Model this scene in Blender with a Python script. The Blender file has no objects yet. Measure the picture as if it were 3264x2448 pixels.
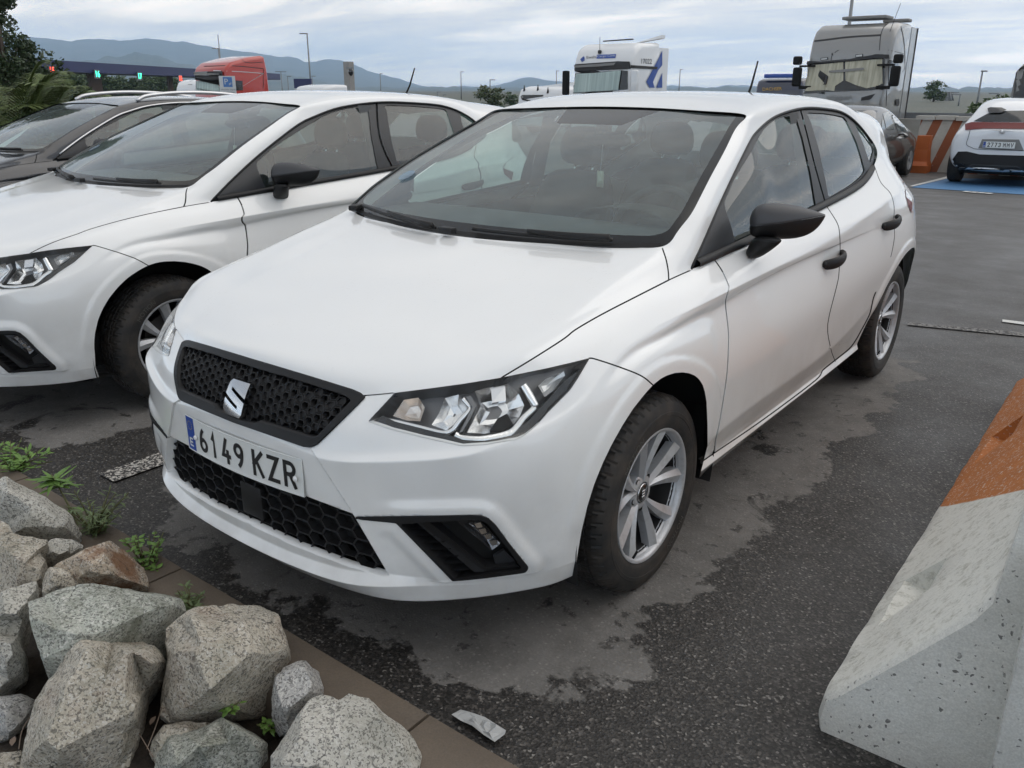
import bpy, bmesh, math, random
import numpy as np
from mathutils import Vector, Matrix, noise as mnoise
from mathutils.bvhtree import BVHTree
random.seed(7); RNG=np.random.default_rng(7)
sc=bpy.context.scene
COL=sc.collection
R_=math.radians

# ------------------------------------------------------------------ camera
# world axes: x = the parked car's left side, y = towards the car's rear, z = up; origin on the ground under the front axle
PW,PH=3264.,2448.
CAM_Y,CAM_X,CAM_Z=-2.06078,1.88068,1.44498
YAW,PITCH,ROLL,FPX=-0.65477031,0.33555945,0.0017264,2685.6237
def _basis():
    f=np.array([math.sin(YAW)*math.cos(PITCH),math.cos(YAW)*math.cos(PITCH),-math.sin(PITCH)])
    r=np.array([math.cos(YAW),-math.sin(YAW),0.]); u=np.cross(r,f)
    c,s=math.cos(ROLL),math.sin(ROLL)
    return np.array([c*r+s*u,-s*r+c*u,f])
CB=_basis(); CC=np.array([CAM_X,CAM_Y,CAM_Z])
cam=bpy.data.cameras.new('camera'); camo=bpy.data.objects.new('camera',cam); COL.objects.link(camo)
cam.sensor_fit='HORIZONTAL'; cam.sensor_width=36.; cam.lens=FPX/PW*36.; cam.clip_start=.05; cam.clip_end=40000
m=Matrix(((CB[0][0],CB[1][0],-CB[2][0],CC[0]),(CB[0][1],CB[1][1],-CB[2][1],CC[1]),(CB[0][2],CB[1][2],-CB[2][2],CC[2]),(0,0,0,1)))
camo.matrix_world=m
sc.camera=camo
def project(P):
    q=(np.asarray(P,float)-CC)@CB.T
    return np.stack([PW/2+FPX*q[...,0]/q[...,2],PH/2-FPX*q[...,1]/q[...,2]],-1)
def pray(px,py):
    d=np.array([(px-PW/2)/FPX,-(py-PH/2)/FPX,1.])@CB
    return d/np.linalg.norm(d)
def at(px,py,x=None,y=None,z=None,d=None):
    r=pray(px,py)
    if x is not None: t=(x-CC[0])/r[0]
    elif y is not None: t=(y-CC[1])/r[1]
    elif z is not None: t=(z-CC[2])/r[2]
    else: t=d/math.hypot(r[0],r[1])
    return CC+t*r
# crops of the photograph in which points were read: origin and scale
ZC={'r1':(0,0,.49729),'r2':(1000,0,.49729),'r3':(2164,0,.49729),'r4':(400,1000,.45208),'r5':(1050,1050,.49729),'r6':(1750,700,.56535),'r7':(0,1400,.63291),'r8':(2164,1200,.75239),'q1':(0,700,.36157),'q2':(2500,500,.22604),'q3':(2500,800,.2713),'q4':(1800,1150,.48203),'q5':(2150,250,.31646),'q6':(2200,600,.31646),'F':(0,0,1.47559),
 's1':(2700,200,.25497),'s2':(1600,80,.27125),'s3':(2350,30,.28481),'s4':(0,60,.25316),'s5':(550,80,.27125),'s6':(0,1420,.27125),'s7':(0,1850,.36166),'s8':(700,1850,.45208)}
def zp(k,*pts):
    o=ZC[k]; return [(o[0]+a*o[2],o[1]+b*o[2]) for a,b in pts]
# ------------------------------------------------------------------ sky, sun, exposure
SUN_EL,SUN_ROT=R_(52),R_(35)
w=bpy.data.worlds.new('World'); sc.world=w; w.use_nodes=True
nt=w.node_tree; nt.nodes.clear()
def N(nt,t,**k):
    n=nt.nodes.new(t)
    for a,b in k.items():
        if a.startswith('i_'): n.inputs[int(a[2:]) if a[2:].isdigit() else a[2:].replace('_',' ')].default_value=b
        else: setattr(n,a,b)
    return n
def L(nt,a,b): nt.links.new(a,b)
def build_world():
    out=N(nt,'ShaderNodeOutputWorld'); bg=N(nt,'ShaderNodeBackground'); bg.inputs[1].default_value=.10
    sky=N(nt,'ShaderNodeTexSky'); sky.sky_type='NISHITA'; sky.sun_disc=False; sky.sun_elevation=SUN_EL; sky.sun_rotation=SUN_ROT; sky.air_density=1.; sky.dust_density=2.; sky.ozone_density=1.
    tc=N(nt,'ShaderNodeTexCoord')
    # stratus layers: the view direction is projected on a flat cloud deck so that bands narrow to the horizon
    sep=N(nt,'ShaderNodeSeparateXYZ'); L(nt,tc.outputs['Generated'],sep.inputs[0])
    zc=N(nt,'ShaderNodeMath',operation='MAXIMUM'); L(nt,sep.outputs[2],zc.inputs[0]); zc.inputs[1].default_value=0.
    za=N(nt,'ShaderNodeMath',operation='ADD'); L(nt,zc.outputs[0],za.inputs[0]); za.inputs[1].default_value=.10
    dx=N(nt,'ShaderNodeMath',operation='DIVIDE'); L(nt,sep.outputs[0],dx.inputs[0]); L(nt,za.outputs[0],dx.inputs[1])
    dy=N(nt,'ShaderNodeMath',operation='DIVIDE'); L(nt,sep.outputs[1],dy.inputs[0]); L(nt,za.outputs[0],dy.inputs[1])
    cx=N(nt,'ShaderNodeCombineXYZ'); L(nt,dx.outputs[0],cx.inputs[0]); L(nt,dy.outputs[0],cx.inputs[1])
    rot=N(nt,'ShaderNodeMapping'); rot.inputs['Rotation'].default_value=(0,0,R_(-24)); rot.inputs['Scale'].default_value=(.55,1.25,1.); L(nt,cx.outputs[0],rot.inputs[0])
    n1=N(nt,'ShaderNodeTexNoise',i_Scale=.9,i_Detail=7.,i_Roughness=.55,i_Distortion=.6); L(nt,rot.outputs[0],n1.inputs['Vector'])
    r1=N(nt,'ShaderNodeValToRGB'); e=r1.color_ramp.elements
    e[0].position=.40; e[0].color=(5.3,5.4,5.6,1); e[1].position=.62; e[1].color=(9.8,9.3,8.5,1)
    em=r1.color_ramp.elements.new(.50); em.color=(6.9,6.7,6.4,1)
    L(nt,n1.outputs[0],r1.inputs[0])
    n2=N(nt,'ShaderNodeTexNoise',i_Scale=2.6,i_Detail=6.,i_Roughness=.6); L(nt,rot.outputs[0],n2.inputs['Vector'])
    r2=N(nt,'ShaderNodeValToRGB'); r2.color_ramp.elements[0].position=.35; r2.color_ramp.elements[0].color=(.82,.85,.90,1); r2.color_ramp.elements[1].position=.7; r2.color_ramp.elements[1].color=(1.10,1.08,1.06,1); L(nt,n2.outputs[0],r2.inputs[0])
    mm=N(nt,'ShaderNodeMix',data_type='RGBA',blend_type='MULTIPLY'); mm.inputs[0].default_value=1.; L(nt,r1.outputs[0],mm.inputs[6]); L(nt,r2.outputs[0],mm.inputs[7])
    # towards the horizon the deck opens to a pale warm band
    # the far sky is seen through kilometres of air: the deck is brightest low down, slightly warm
    ez=N(nt,'ShaderNodeMath',operation='SUBTRACT'); L(nt,zc.outputs[0],ez.inputs[0]); ez.inputs[1].default_value=.05
    em_=N(nt,'ShaderNodeMath',operation='MAXIMUM'); L(nt,ez.outputs[0],em_.inputs[0]); em_.inputs[1].default_value=0.
    ex=N(nt,'ShaderNodeMath',operation='MULTIPLY'); L(nt,em_.outputs[0],ex.inputs[0]); ex.inputs[1].default_value=-20.
    ee=N(nt,'ShaderNodeMath',operation='EXPONENT'); L(nt,ex.outputs[0],ee.inputs[0])
    warm=N(nt,'ShaderNodeVectorMath',operation='SCALE'); warm.inputs[0].default_value=(3.05,2.7,2.25); L(nt,ee.outputs[0],warm.inputs['Scale'])
    gain=N(nt,'ShaderNodeVectorMath',operation='ADD'); L(nt,warm.outputs[0],gain.inputs[0]); gain.inputs[1].default_value=(1,1,1)
    mw=N(nt,'ShaderNodeMix',data_type='RGBA',blend_type='MULTIPLY'); mw.inputs[0].default_value=1.; L(nt,mm.outputs[2],mw.inputs[6]); L(nt,gain.outputs[0],mw.inputs[7])
    # thin cover: the sky above the deck shows through a little
    mx=N(nt,'ShaderNodeMix',data_type='RGBA'); mx.inputs[0].default_value=.92; L(nt,sky.outputs[0],mx.inputs[6]); L(nt,mw.outputs[2],mx.inputs[7])
    L(nt,mx.outputs[2],bg.inputs[0]); L(nt,bg.outputs[0],out.inputs[0])
build_world()
sun=bpy.data.lights.new('sun','SUN'); sun.energy=1.1; sun.angle=R_(70); sun.color=(1,.94,.86)
suno=bpy.data.objects.new('sun',sun); COL.objects.link(suno)
sd=Vector((math.sin(SUN_ROT)*math.cos(SUN_EL),math.cos(SUN_ROT)*math.cos(SUN_EL),math.sin(SUN_EL)))
suno.rotation_euler=sd.to_track_quat('Z','Y').to_euler()
cy=sc.cycles; cy.max_bounces=8; cy.diffuse_bounces=3; cy.glossy_bounces=4; cy.transmission_bounces=4; cy.transparent_max_bounces=12; cy.volume_bounces=3; cy.caustics_reflective=False; cy.caustics_refractive=False
sc.view_settings.view_transform='Standard'; sc.view_settings.look='None'; sc.view_settings.exposure=.22; sc.view_settings.gamma=1.; sc.view_settings.use_curve_mapping=False
# ------------------------------------------------------------------ mesh helpers
class M_:  # tiny mesh: vertex array + polygon list
    def __init__(s,V,F): s.V=np.asarray(V,float).reshape(-1,3); s.F=[tuple(f) for f in F]
def catmull(V,F,cr,levels):
    V=np.array(V,float); F=np.array(F,int); cr=dict(cr)
    for _ in range(levels):
        nv=len(V); nf=len(F)
        e=np.stack([F,np.roll(F,-1,1)],-1).reshape(-1,2); es=np.sort(e,1)
        key=es[:,0]*(nv+1)+es[:,1]; uk,idx,inv=np.unique(key,return_index=True,return_inverse=True)
        E=es[idx]; ne=len(E); fe=inv.reshape(nf,4)
        fp=V[F].mean(1); cnt=np.zeros(ne); np.add.at(cnt,fe.ravel(),1)
        fs=np.zeros((ne,3)); np.add.at(fs,fe.ravel(),np.repeat(fp,4,0))
        sh=np.zeros(ne)
        if cr:
            kk=np.array([min(a,b)*(nv+1)+max(a,b) for a,b in cr]); vv=np.array(list(cr.values()))
            p=np.searchsorted(uk,kk); p=np.clip(p,0,ne-1); ok=uk[p]==kk; sh[p[ok]]=vv[ok]
        sh[cnt<2]=10
        mid=V[E].mean(1); smooth=(V[E].sum(1)+fs)/4.; t=np.clip(sh,0,1)[:,None]
        ep=np.where(cnt[:,None]<2,mid,smooth*(1-t)+mid*t)
        val=np.zeros(nv); np.add.at(val,E.ravel(),1)
        vf=np.zeros(nv); np.add.at(vf,F.ravel(),1)
        Q=np.zeros((nv,3)); np.add.at(Q,F.ravel(),np.repeat(fp,4,0)); Q/=np.maximum(vf,1)[:,None]
        Rm=np.zeros((nv,3)); np.add.at(Rm,E.ravel(),np.repeat(mid,2,0)); Rm/=np.maximum(val,1)[:,None]
        n=np.maximum(val,1)[:,None]; vs=(Q+2*Rm+(n-3)*V)/n
        s_e=sh>0; ns=np.zeros(nv); np.add.at(ns,E[s_e].ravel(),1)
        ssum=np.zeros((nv,3)); np.add.at(ssum,E[s_e][:,0],V[E[s_e][:,1]]); np.add.at(ssum,E[s_e][:,1],V[E[s_e][:,0]])
        shs=np.zeros(nv); np.add.at(shs,E[s_e].ravel(),np.repeat(sh[s_e],2))
        av=np.clip(shs/np.maximum(ns,1),0,1)[:,None]
        vc=(ssum+6*V)/8
        vp=vs.copy(); m2=ns==2; vp[m2]=(vs*(1-av)+vc*av)[m2]; m3=(ns>2)|((ns==2)&(vf==1)); vp[m3]=(vs*(1-av)+V*av)[m3]
        V2=np.concatenate([vp,fp,ep]); fi=nv+np.arange(nf); ei=nv+nf+fe
        F2=np.stack([np.stack([F[:,k],ei[:,k],fi,ei[:,k-1]],1) for k in range(4)],1).reshape(-1,4)
        c2={}
        for i in np.nonzero((sh>1)&(cnt>1))[0]:
            a,b=E[i]; c2[(a,nv+nf+i)]=sh[i]-1; c2[(b,nv+nf+i)]=sh[i]-1
        V,F,cr=V2,F2,c2
    return V,F
def fit_cage(V,F,cr,it=6):
    T=np.array(V,float); C=T.copy(); n=len(T)
    for _ in range(it):
        L_,_f=catmull(C,F,cr,2); C=C+(T-L_[:n])*.95
    return C
def poly_sd(P,poly,closed=True):
    P=np.asarray(P,float); A=np.asarray(poly,float); Bp=np.roll(A,-1,0)
    if not closed: A,Bp=A[:-1],Bp[:-1]
    d=np.full(len(P),1e18); ins=np.zeros(len(P),bool)
    for a,b in zip(A,Bp):
        ab=b-a; t=np.clip(((P-a)@ab)/max(ab@ab,1e-12),0,1); q=P-a-t[:,None]*ab; d=np.minimum(d,(q*q).sum(1))
        if closed:
            c=(a[1]>P[:,1])!=(b[1]>P[:,1])
            with np.errstate(divide='ignore',invalid='ignore'): xi=a[0]+(P[:,1]-a[1])*(b[0]-a[0])/(b[1]-a[1])
            ins^=c&(P[:,0]<xi)
    d=np.sqrt(d); return np.where(ins,-d,d) if closed else d
def chain(pts,n=0):  # Catmull-Rom smoothing of a 2D/3D polyline
    P=np.asarray(pts,float)
    if n<2: return P
    Q=np.concatenate([[2*P[0]-P[1]],P,[2*P[-1]-P[-2]]]); out=[]
    for i in range(1,len(Q)-2):
        a,b,c,d=Q[i-1:i+3]
        for t in np.linspace(0,1,n,endpoint=False):
            out.append(.5*((2*b)+(c-a)*t+(2*a-5*b+4*c-d)*t*t+(3*b-a-3*c+d)*t**3))
    out.append(P[-1]); return np.array(out)
def split(m,f,okv=None):
    """cut mesh m along f=0 (f per vertex): returns (inside f<0, outside)"""
    V=m.V; f=np.asarray(f,float).copy(); f[np.abs(f)<1e-9]=1e-9
    newV=[]; cache={}; ins=[]; out=[]; nv=len(V); neg=f<0
    for F in m.F:
        s=[neg[i] for i in F]
        if okv is not None and any(s) and not all(okv[i] for i in F): out.append(F); continue
        if all(s): ins.append(F); continue
        if not any(s): out.append(F); continue
        a=[];b=[]
        for k,i in enumerate(F):
            j=F[(k+1)%len(F)]
            (a if neg[i] else b).append(i)
            if neg[i]!=neg[j]:
                e=(min(i,j),max(i,j)); c=cache.get(e)
                if c is None:
                    t=f[e[0]]/(f[e[0]]-f[e[1]]); c=nv+len(newV); newV.append(V[e[0]]+t*(V[e[1]]-V[e[0]])); cache[e]=c
                a.append(c); b.append(c)
        if len(a)>2: ins.append(tuple(a))
        if len(b)>2: out.append(tuple(b))
    V2=np.concatenate([V,np.array(newV).reshape(-1,3)]) if newV else V
    return M_(V2,ins),M_(V2,out)
def compact(m):
    if not m.F: return M_(np.zeros((0,3)),[])
    u=sorted({i for f in m.F for i in f}); d={a:b for b,a in enumerate(u)}
    return M_(m.V[u],[tuple(d[i] for i in f) for f in m.F])
def components(m):
    par=list(range(len(m.V)))
    def fd(a):
        while par[a]!=a: par[a]=par[par[a]]; a=par[a]
        return a
    for f in m.F:
        r=fd(f[0])
        for i in f[1:]: par[fd(i)]=r
    g={}
    for f in m.F: g.setdefault(fd(f[0]),[]).append(f)
    return [compact(M_(m.V,F)) for F in g.values()]
def vnormals(m):
    n=np.zeros_like(m.V)
    for f in m.F:
        a,b,c=m.V[f[0]],m.V[f[1]],m.V[f[2]]
        if len(f)>3: k=np.cross(c-a,m.V[f[3]]-b)
        else: k=np.cross(b-a,c-a)
        for i in f: n[i]+=k
    return n/np.maximum(np.linalg.norm(n,axis=1),1e-12)[:,None]
def boundary(m):
    e={}
    for f in m.F:
        for k,i in enumerate(f):
            j=f[(k+1)%len(f)]
            if (j,i) in e: del e[(j,i)]
            else: e[(i,j)]=1
    return list(e)
def flange(m,vec,test=None,curl=0.):
    """wall along open edges: vec is a vector or a function of the vertex array"""
    be=boundary(m); V=m.V; be=[(a,b) for a,b in be if not (abs(V[a][0])<1e-5 and abs(V[b][0])<1e-5)]
    if test is not None:
        ok=test(V); be=[(a,b) for a,b in be if ok[a] and ok[b]]
    ids=sorted({i for e in be for i in e}); d={a:b for b,a in enumerate(ids)}
    if not ids: return M_(np.zeros((0,3)),[])
    P=V[ids]; off=vec(P) if callable(vec) else np.asarray(vec,float)
    W=np.concatenate([P,P+off]); n=len(ids)
    return M_(W,[(d[b],d[a],d[a]+n,d[b]+n) for a,b in be])
def join(*ms):
    V=[];F=[];o=0
    for m in ms:
        V.append(m.V); F+= [tuple(i+o for i in f) for f in m.F]; o+=len(m.V)
    return M_(np.concatenate(V) if V else np.zeros((0,3)),F)
def mirror(m): return M_(m.V*np.array([-1,1,1]),[f[::-1] for f in m.F])
def weld(m,eps=1e-5):
    k=np.round(m.V/eps).astype(np.int64); _,idx,inv=np.unique(k,axis=0,return_index=True,return_inverse=True)
    inv=inv.ravel(); F=[]
    for f in m.F:
        g=[]; 
        for i in f:
            j=int(inv[i])
            if not g or g[-1]!=j: g.append(j)
        if len(g)>1 and g[0]==g[-1]: g.pop()
        if len(g)>2: F.append(tuple(g))
    return M_(m.V[idx],F)
def grid(rows,closed=False):
    A=np.asarray(rows,float); r,c=A.shape[:2]; F=[]
    for i in range(r-1):
        for j in range(c if closed else c-1):
            k=(j+1)%c; F.append((i*c+j,i*c+k,(i+1)*c+k,(i+1)*c+j))
    return M_(A.reshape(-1,3),F)
def box(c,s,rz=0.):
    x,y,z=[a/2 for a in s]; P=np.array([(-x,-y,-z),(x,-y,-z),(x,y,-z),(-x,y,-z),(-x,-y,z),(x,-y,z),(x,y,z),(-x,y,z)])
    if rz: P=P@np.array([[math.cos(rz),math.sin(rz),0],[-math.sin(rz),math.cos(rz),0],[0,0,1]])
    return M_(P+np.array(c,float),[(3,2,1,0),(4,5,6,7),(0,1,5,4),(1,2,6,5),(2,3,7,6),(3,0,4,7)])
def prism(poly,ext):
    """closed prism: 3D polygon + extrusion vector"""
    P=np.asarray(poly,float); n=len(P); e=np.asarray(ext,float)
    F=[tuple(range(n))[::-1],tuple(range(n,2*n))]+[(i,(i+1)%n,n+(i+1)%n,n+i) for i in range(n)]
    return M_(np.concatenate([P,P+e]),F)
def tube(pts,r,n=8,cap=True):
    P=np.asarray(pts,float); k=len(P); r=np.broadcast_to(np.asarray(r,float),(k,)); T=np.gradient(P,axis=0) if k>2 else np.repeat((P[1]-P[0])[None],2,0)
    T/=np.maximum(np.linalg.norm(T,axis=1),1e-9)[:,None]; up=np.array([0,0,1.]) if abs(T[0][2])<.9 else np.array([1.,0,0]); rows=[]
    s=np.cross(T[0],up); s/=np.linalg.norm(s)
    for i in range(k):
        s=s-T[i]*(s@T[i]); s/=np.linalg.norm(s); b=np.cross(T[i],s)
        a=np.arange(n)*2*math.pi/n; rows.append(P[i]+r[i]*(np.cos(a)[:,None]*s+np.sin(a)[:,None]*b))
    g=grid(rows,True)
    if cap: g.F+= [tuple(range(n))[::-1],tuple((k-1)*n+i for i in range(n))]
    return g
def lathe(prof,n=48,axis=0):
    """prof: (radius, along) pairs revolved about an axis"""
    a=np.arange(n)*2*math.pi/n; rows=[]
    for r,h in prof:
        c=np.stack([np.full(n,h),r*np.cos(a),r*np.sin(a)],1)
        rows.append(c if axis==0 else c[:,[1,0,2]] if axis==1 else c[:,[1,2,0]])
    return grid(rows,True)
def xf(m,loc=(0,0,0),rz=0.,s=1.,M=None):
    V=m.V*np.asarray(s)
    if M is not None: V=V@np.asarray(M).T
    c,k=math.cos(rz),math.sin(rz); V=V@np.array([[c,k,0],[-k,c,0],[0,0,1]])
    return M_(V+np.array(loc,float),m.F)
def mesh(name,m,mat=None,smooth=True,angle=None,fix=False):
    me=bpy.data.meshes.new(name); me.from_pydata([tuple(v) for v in m.V],[],m.F); me.validate(); 
    if fix:
        b=bmesh.new(); b.from_mesh(me); bmesh.ops.recalc_face_normals(b,faces=b.faces); b.to_mesh(me); b.free()
    if smooth:
        me.polygons.foreach_set('use_smooth',[True]*len(me.polygons))
        if angle is not None: me.set_sharp_from_angle(angle=R_(angle))
    if mat is not None: me.materials.append(mat)
    me.update(); return me
def obj(name,m,mat=None,parent=None,smooth=True,angle=None,fix=False,loc=None):
    me=m if isinstance(m,bpy.types.Mesh) else mesh(name,m,mat,smooth,angle,fix)
    if isinstance(m,bpy.types.Mesh) and mat is not None and not me.materials: me.materials.append(mat)
    o=bpy.data.objects.new(name,me); COL.objects.link(o)
    if parent is not None: o.parent=parent
    if loc is not None: o.location=loc
    return o
def thing(name,label,cat,group=None,loc=(0,0,0),rz=0.):
    o=bpy.data.objects.new(name,None); COL.objects.link(o); o.location=loc; o.rotation_euler=(0,0,rz); o.empty_display_size=.2
    o['label']=label; o['category']=cat
    if group: o['group']=group
    return o
def tag(o,label,cat,group=None):
    o['label']=label; o['category']=cat
    if group: o['group']=group
    return o
def struct(o,kind='structure'):
    o['kind']=kind; return o
def copy_tree(o,parent=None):
    c=o.copy(); COL.objects.link(c); c.parent=parent
    for ch in list(o.children): copy_tree(ch,c)
    return c
def bevel(me,w=.004,seg=2,angle=35):
    b=bmesh.new(); b.from_mesh(me)
    es=[e for e in b.edges if len(e.link_faces)==2 and e.calc_face_angle(0)>R_(angle)]
    bmesh.ops.bevel(b,geom=es,offset=w,segments=seg,profile=.6,affect='EDGES',clamp_overlap=True)
    b.to_mesh(me); b.free()
    me.polygons.foreach_set('use_smooth',[True]*len(me.polygons)); me.set_sharp_from_angle(angle=R_(50)); me.update(); return me
def text_mesh(s,size=1.,depth=0.,font_scale=(1,1)):
    c=bpy.data.curves.new('t','FONT'); c.body=s; c.size=size; c.align_x='CENTER'; c.align_y='CENTER'; c.extrude=depth; c.resolution_u=3
    o=bpy.data.objects.new('t',c); COL.objects.link(o); dg=bpy.context.evaluated_depsgraph_get(); me=bpy.data.meshes.new_from_object(o.evaluated_get(dg))
    V=np.array([v.co[:] for v in me.vertices]).reshape(-1,3); F=[tuple(p.vertices) for p in me.polygons]
    bpy.data.objects.remove(o); bpy.data.curves.remove(c); bpy.data.meshes.remove(me)
    if len(V): V=V*np.array([font_scale[0],font_scale[1],1.])
    return M_(V,F)
# ------------------------------------------------------------------ materials
def mat(name,base=(.5,.5,.5),rough=.5,metal=0.,**k):
    m=bpy.data.materials.new(name); m.use_nodes=True; b=m.node_tree.nodes['Principled BSDF']
    b.inputs['Base Color'].default_value=(*base,1); b.inputs['Roughness'].default_value=rough; b.inputs['Metallic'].default_value=metal
    for a,v in k.items(): b.inputs[a.replace('_',' ')].default_value=v
    return m
def nodes(m): return m.node_tree,m.node_tree.nodes['Principled BSDF']
def coords(t,kind='Object',scale=None):
    tc=N(t,'ShaderNodeTexCoord'); o=tc.outputs[kind]
    if scale is not None:
        mp=N(t,'ShaderNodeMapping'); mp.inputs['Scale'].default_value=scale; L(t,o,mp.inputs[0]); o=mp.outputs[0]
    return o
def noise_(t,co,scale,detail=4.,rough=.55,dist=0.):
    n=N(t,'ShaderNodeTexNoise',i_Scale=scale,i_Detail=detail,i_Roughness=rough,i_Distortion=dist); L(t,co,n.inputs['Vector']); return n.outputs[0]
def ramp_(t,v,stops):
    r=N(t,'ShaderNodeValToRGB'); e=r.color_ramp.elements
    while len(e)<len(stops): e.new(.5)
    for el,(p,c) in zip(e,stops): el.position=p; el.color=(*c,1) if len(c)==3 else c
    L(t,v,r.inputs[0]); return r.outputs[0]
def mixc(t,f,a,b,mode='MIX'):
    m=N(t,'ShaderNodeMix',data_type='RGBA',blend_type=mode)
    for s,i in ((f,0),(a,6),(b,7)):
        if hasattr(s,'node'): L(t,s,m.inputs[i])
        elif i==0: m.inputs[0].default_value=s
        else: m.inputs[i].default_value=(*s,1)
    return m.outputs[2]
def bump_(t,h,strength=.3,dist=.01,prev=None):
    b=N(t,'ShaderNodeBump'); b.inputs['Strength'].default_value=strength; b.inputs['Distance'].default_value=dist; L(t,h,b.inputs['Height'])
    if prev is not None: L(t,prev,b.inputs['Normal'])
    return b.outputs[0]
def mr_(t,v,a,b,c,d):
    r=N(t,'ShaderNodeMapRange'); r.inputs[1].default_value=a; r.inputs[2].default_value=b; r.inputs[3].default_value=c; r.inputs[4].default_value=d; L(t,v,r.inputs[0]); return r.outputs[0]
def math_(t,op,a,b=None):
    n=N(t,'ShaderNodeMath',operation=op)
    for i,s in enumerate((a,b)):
        if s is None: continue
        if hasattr(s,'node'): L(t,s,n.inputs[i])
        else: n.inputs[i].default_value=s
    return n.outputs[0]
MT={}
def paint(name,base,metal=0.,rough=.34,dirt=True,drops=True):
    m=mat(name,base,rough,metal,Coat_Weight=1.,Coat_Roughness=.03); t,b=nodes(m); co=coords(t)
    if dirt:
        sp=N(t,'ShaderNodeSeparateXYZ'); L(t,co,sp.inputs[0])
        low=mr_(t,sp.outputs[2],.62,.18,0.,1.); n=noise_(t,co,5.,6.,.6); f=math_(t,'MULTIPLY',low,mr_(t,n,.35,.75,0.,.55))
        fine=mr_(t,noise_(t,co,60.,3.,.6),.62,.8,0.,.05); f=math_(t,'ADD',f,fine)
        c=mixc(t,f,base,(.34,.31,.27)); L(t,c,b.inputs['Base Color'])
        L(t,mr_(t,noise_(t,co,2.2,5.,.6),.3,.7,.02,.07),b.inputs['Coat Roughness'])
    if drops:
        v=N(t,'ShaderNodeTexVoronoi',feature='F1'); v.inputs['Scale'].default_value=85.; v.inputs['Randomness'].default_value=1.; L(t,co,v.inputs['Vector'])
        d=mr_(t,v.outputs['Distance'],.10,.24,1.,0.); sparse=mr_(t,noise_(t,co,9.,3.,.6),.52,.62,0.,1.)
        nb=bump_(t,math_(t,'MULTIPLY',d,sparse),.35,.0012); L(t,nb,b.inputs['Coat Normal'])
    return m
MT['white']=paint('white_car_paint',(.80,.80,.79))
MT['black_plastic']=mat('black_grained_plastic',(.011,.011,.012),.52,0.,Specular_IOR_Level=.35)
t,b=nodes(MT['black_plastic']); L(t,bump_(t,noise_(t,coords(t),900.,2.),.25,.0006),b.inputs['Normal'])
MT['dark_plastic']=mat('charcoal_plastic',(.022,.023,.026),.45)
t,b=nodes(MT['dark_plastic']); L(t,bump_(t,noise_(t,coords(t),700.,2.),.2,.0006),b.inputs['Normal'])
MT['gloss_black']=mat('gloss_black',(.012,.012,.013),.12,0.,Coat_Weight=.6)
MT['gap']=mat('panel_gap_black',(.004,.004,.004),.9)
MT['chrome']=mat('chrome',(.82,.82,.83),.09,1.)
MT['alloy']=mat('alloy_silver',(.50,.51,.53),.42,.4,Coat_Weight=.3)
t,b=nodes(MT['alloy']); co=coords(t); f=mr_(t,noise_(t,co,26.,6.,.65),.50,.78,0.,.5); L(t,mixc(t,f,(.52,.53,.55),(.22,.20,.17)),b.inputs['Base Color']); L(t,mr_(t,f,0,1,.36,.65),b.inputs['Roughness'])
MT['tyre']=mat('tyre_rubber',(.022,.021,.02),.72)
t,b=nodes(MT['tyre']); co=coords(t); f=mr_(t,noise_(t,co,11.,6.,.65),.42,.72,0.,.75); L(t,mixc(t,f,(.018,.018,.018),(.070,.056,.045)),b.inputs['Base Color']); L(t,bump_(t,noise_(t,co,160.,3.),.2,.001),b.inputs['Normal'])
MT['wheel_well']=mat('wheel_well_felt',(.010,.010,.010),.95)
MT['brake']=mat('brake_iron',(.13,.12,.115),.45,.7)
def glassy(name,tint,alpha,rough=.02,grime_sheen=None):
    """thin window glass: a tinted see-through layer with a mirror-like skin"""
    m=bpy.data.materials.new(name); m.use_nodes=True; t=m.node_tree; t.nodes.clear()
    out=N(t,'ShaderNodeOutputMaterial'); tr=N(t,'ShaderNodeBsdfTransparent'); tr.inputs[0].default_value=(*tint,1)
    gl=N(t,'ShaderNodeBsdfGlossy'); gl.inputs['Roughness'].default_value=rough; gl.inputs[0].default_value=(1,1,1,1)
    fr=N(t,'ShaderNodeLayerWeight'); fr.inputs[0].default_value=.5
    mr=mr_(t,math_(t,'POWER',fr.outputs['Facing'],4.5),0.,1.,alpha,1.)
    ms=N(t,'ShaderNodeMixShader'); L(t,mr,ms.inputs[0]); L(t,tr.outputs[0],ms.inputs[1]); L(t,gl.outputs[0],ms.inputs[2])
    o=ms.outputs[0]
    if grime_sheen:
        df=N(t,'ShaderNodeBsdfDiffuse'); df.inputs[0].default_value=(*grime_sheen[1],1); co=coords(t)
        f=mr_(t,noise_(t,co,14.,6.,.65),.3,.75,grime_sheen[0]*.4,grime_sheen[0])
        if len(grime_sheen)>2:
            v=N(t,'ShaderNodeTexVoronoi',feature='F1'); v.inputs['Scale'].default_value=55.; L(t,co,v.inputs['Vector'])
            d=mr_(t,v.outputs['Distance'],.10,.20,grime_sheen[2],0.); f=math_(t,'ADD',f,math_(t,'MULTIPLY',d,mr_(t,noise_(t,co,12.,3.),.52,.6,0.,1.)))
        m2=N(t,'ShaderNodeMixShader'); L(t,f,m2.inputs[0]); L(t,o,m2.inputs[1]); L(t,df.outputs[0],m2.inputs[2]); o=m2.outputs[0]
    L(t,o,out.inputs[0]); return m
MT['glass']=glassy('windscreen_glass',(.62,.75,.72),.09,.015,(.15,(.44,.52,.52)))  # film is part grime, part grey-green colour standing in for reflected sky
MT['side_glass']=glassy('side_window_glass',(.46,.58,.55),.085,.015,(.05,(.45,.54,.53),.18))
MT['lens']=glassy('clear_lamp_lens',(.96,.97,.97),.02,.01)
MT['frit']=mat('black_glass_border',(.006,.0065,.007),.10,0.,Specular_IOR_Level=.42)
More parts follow.
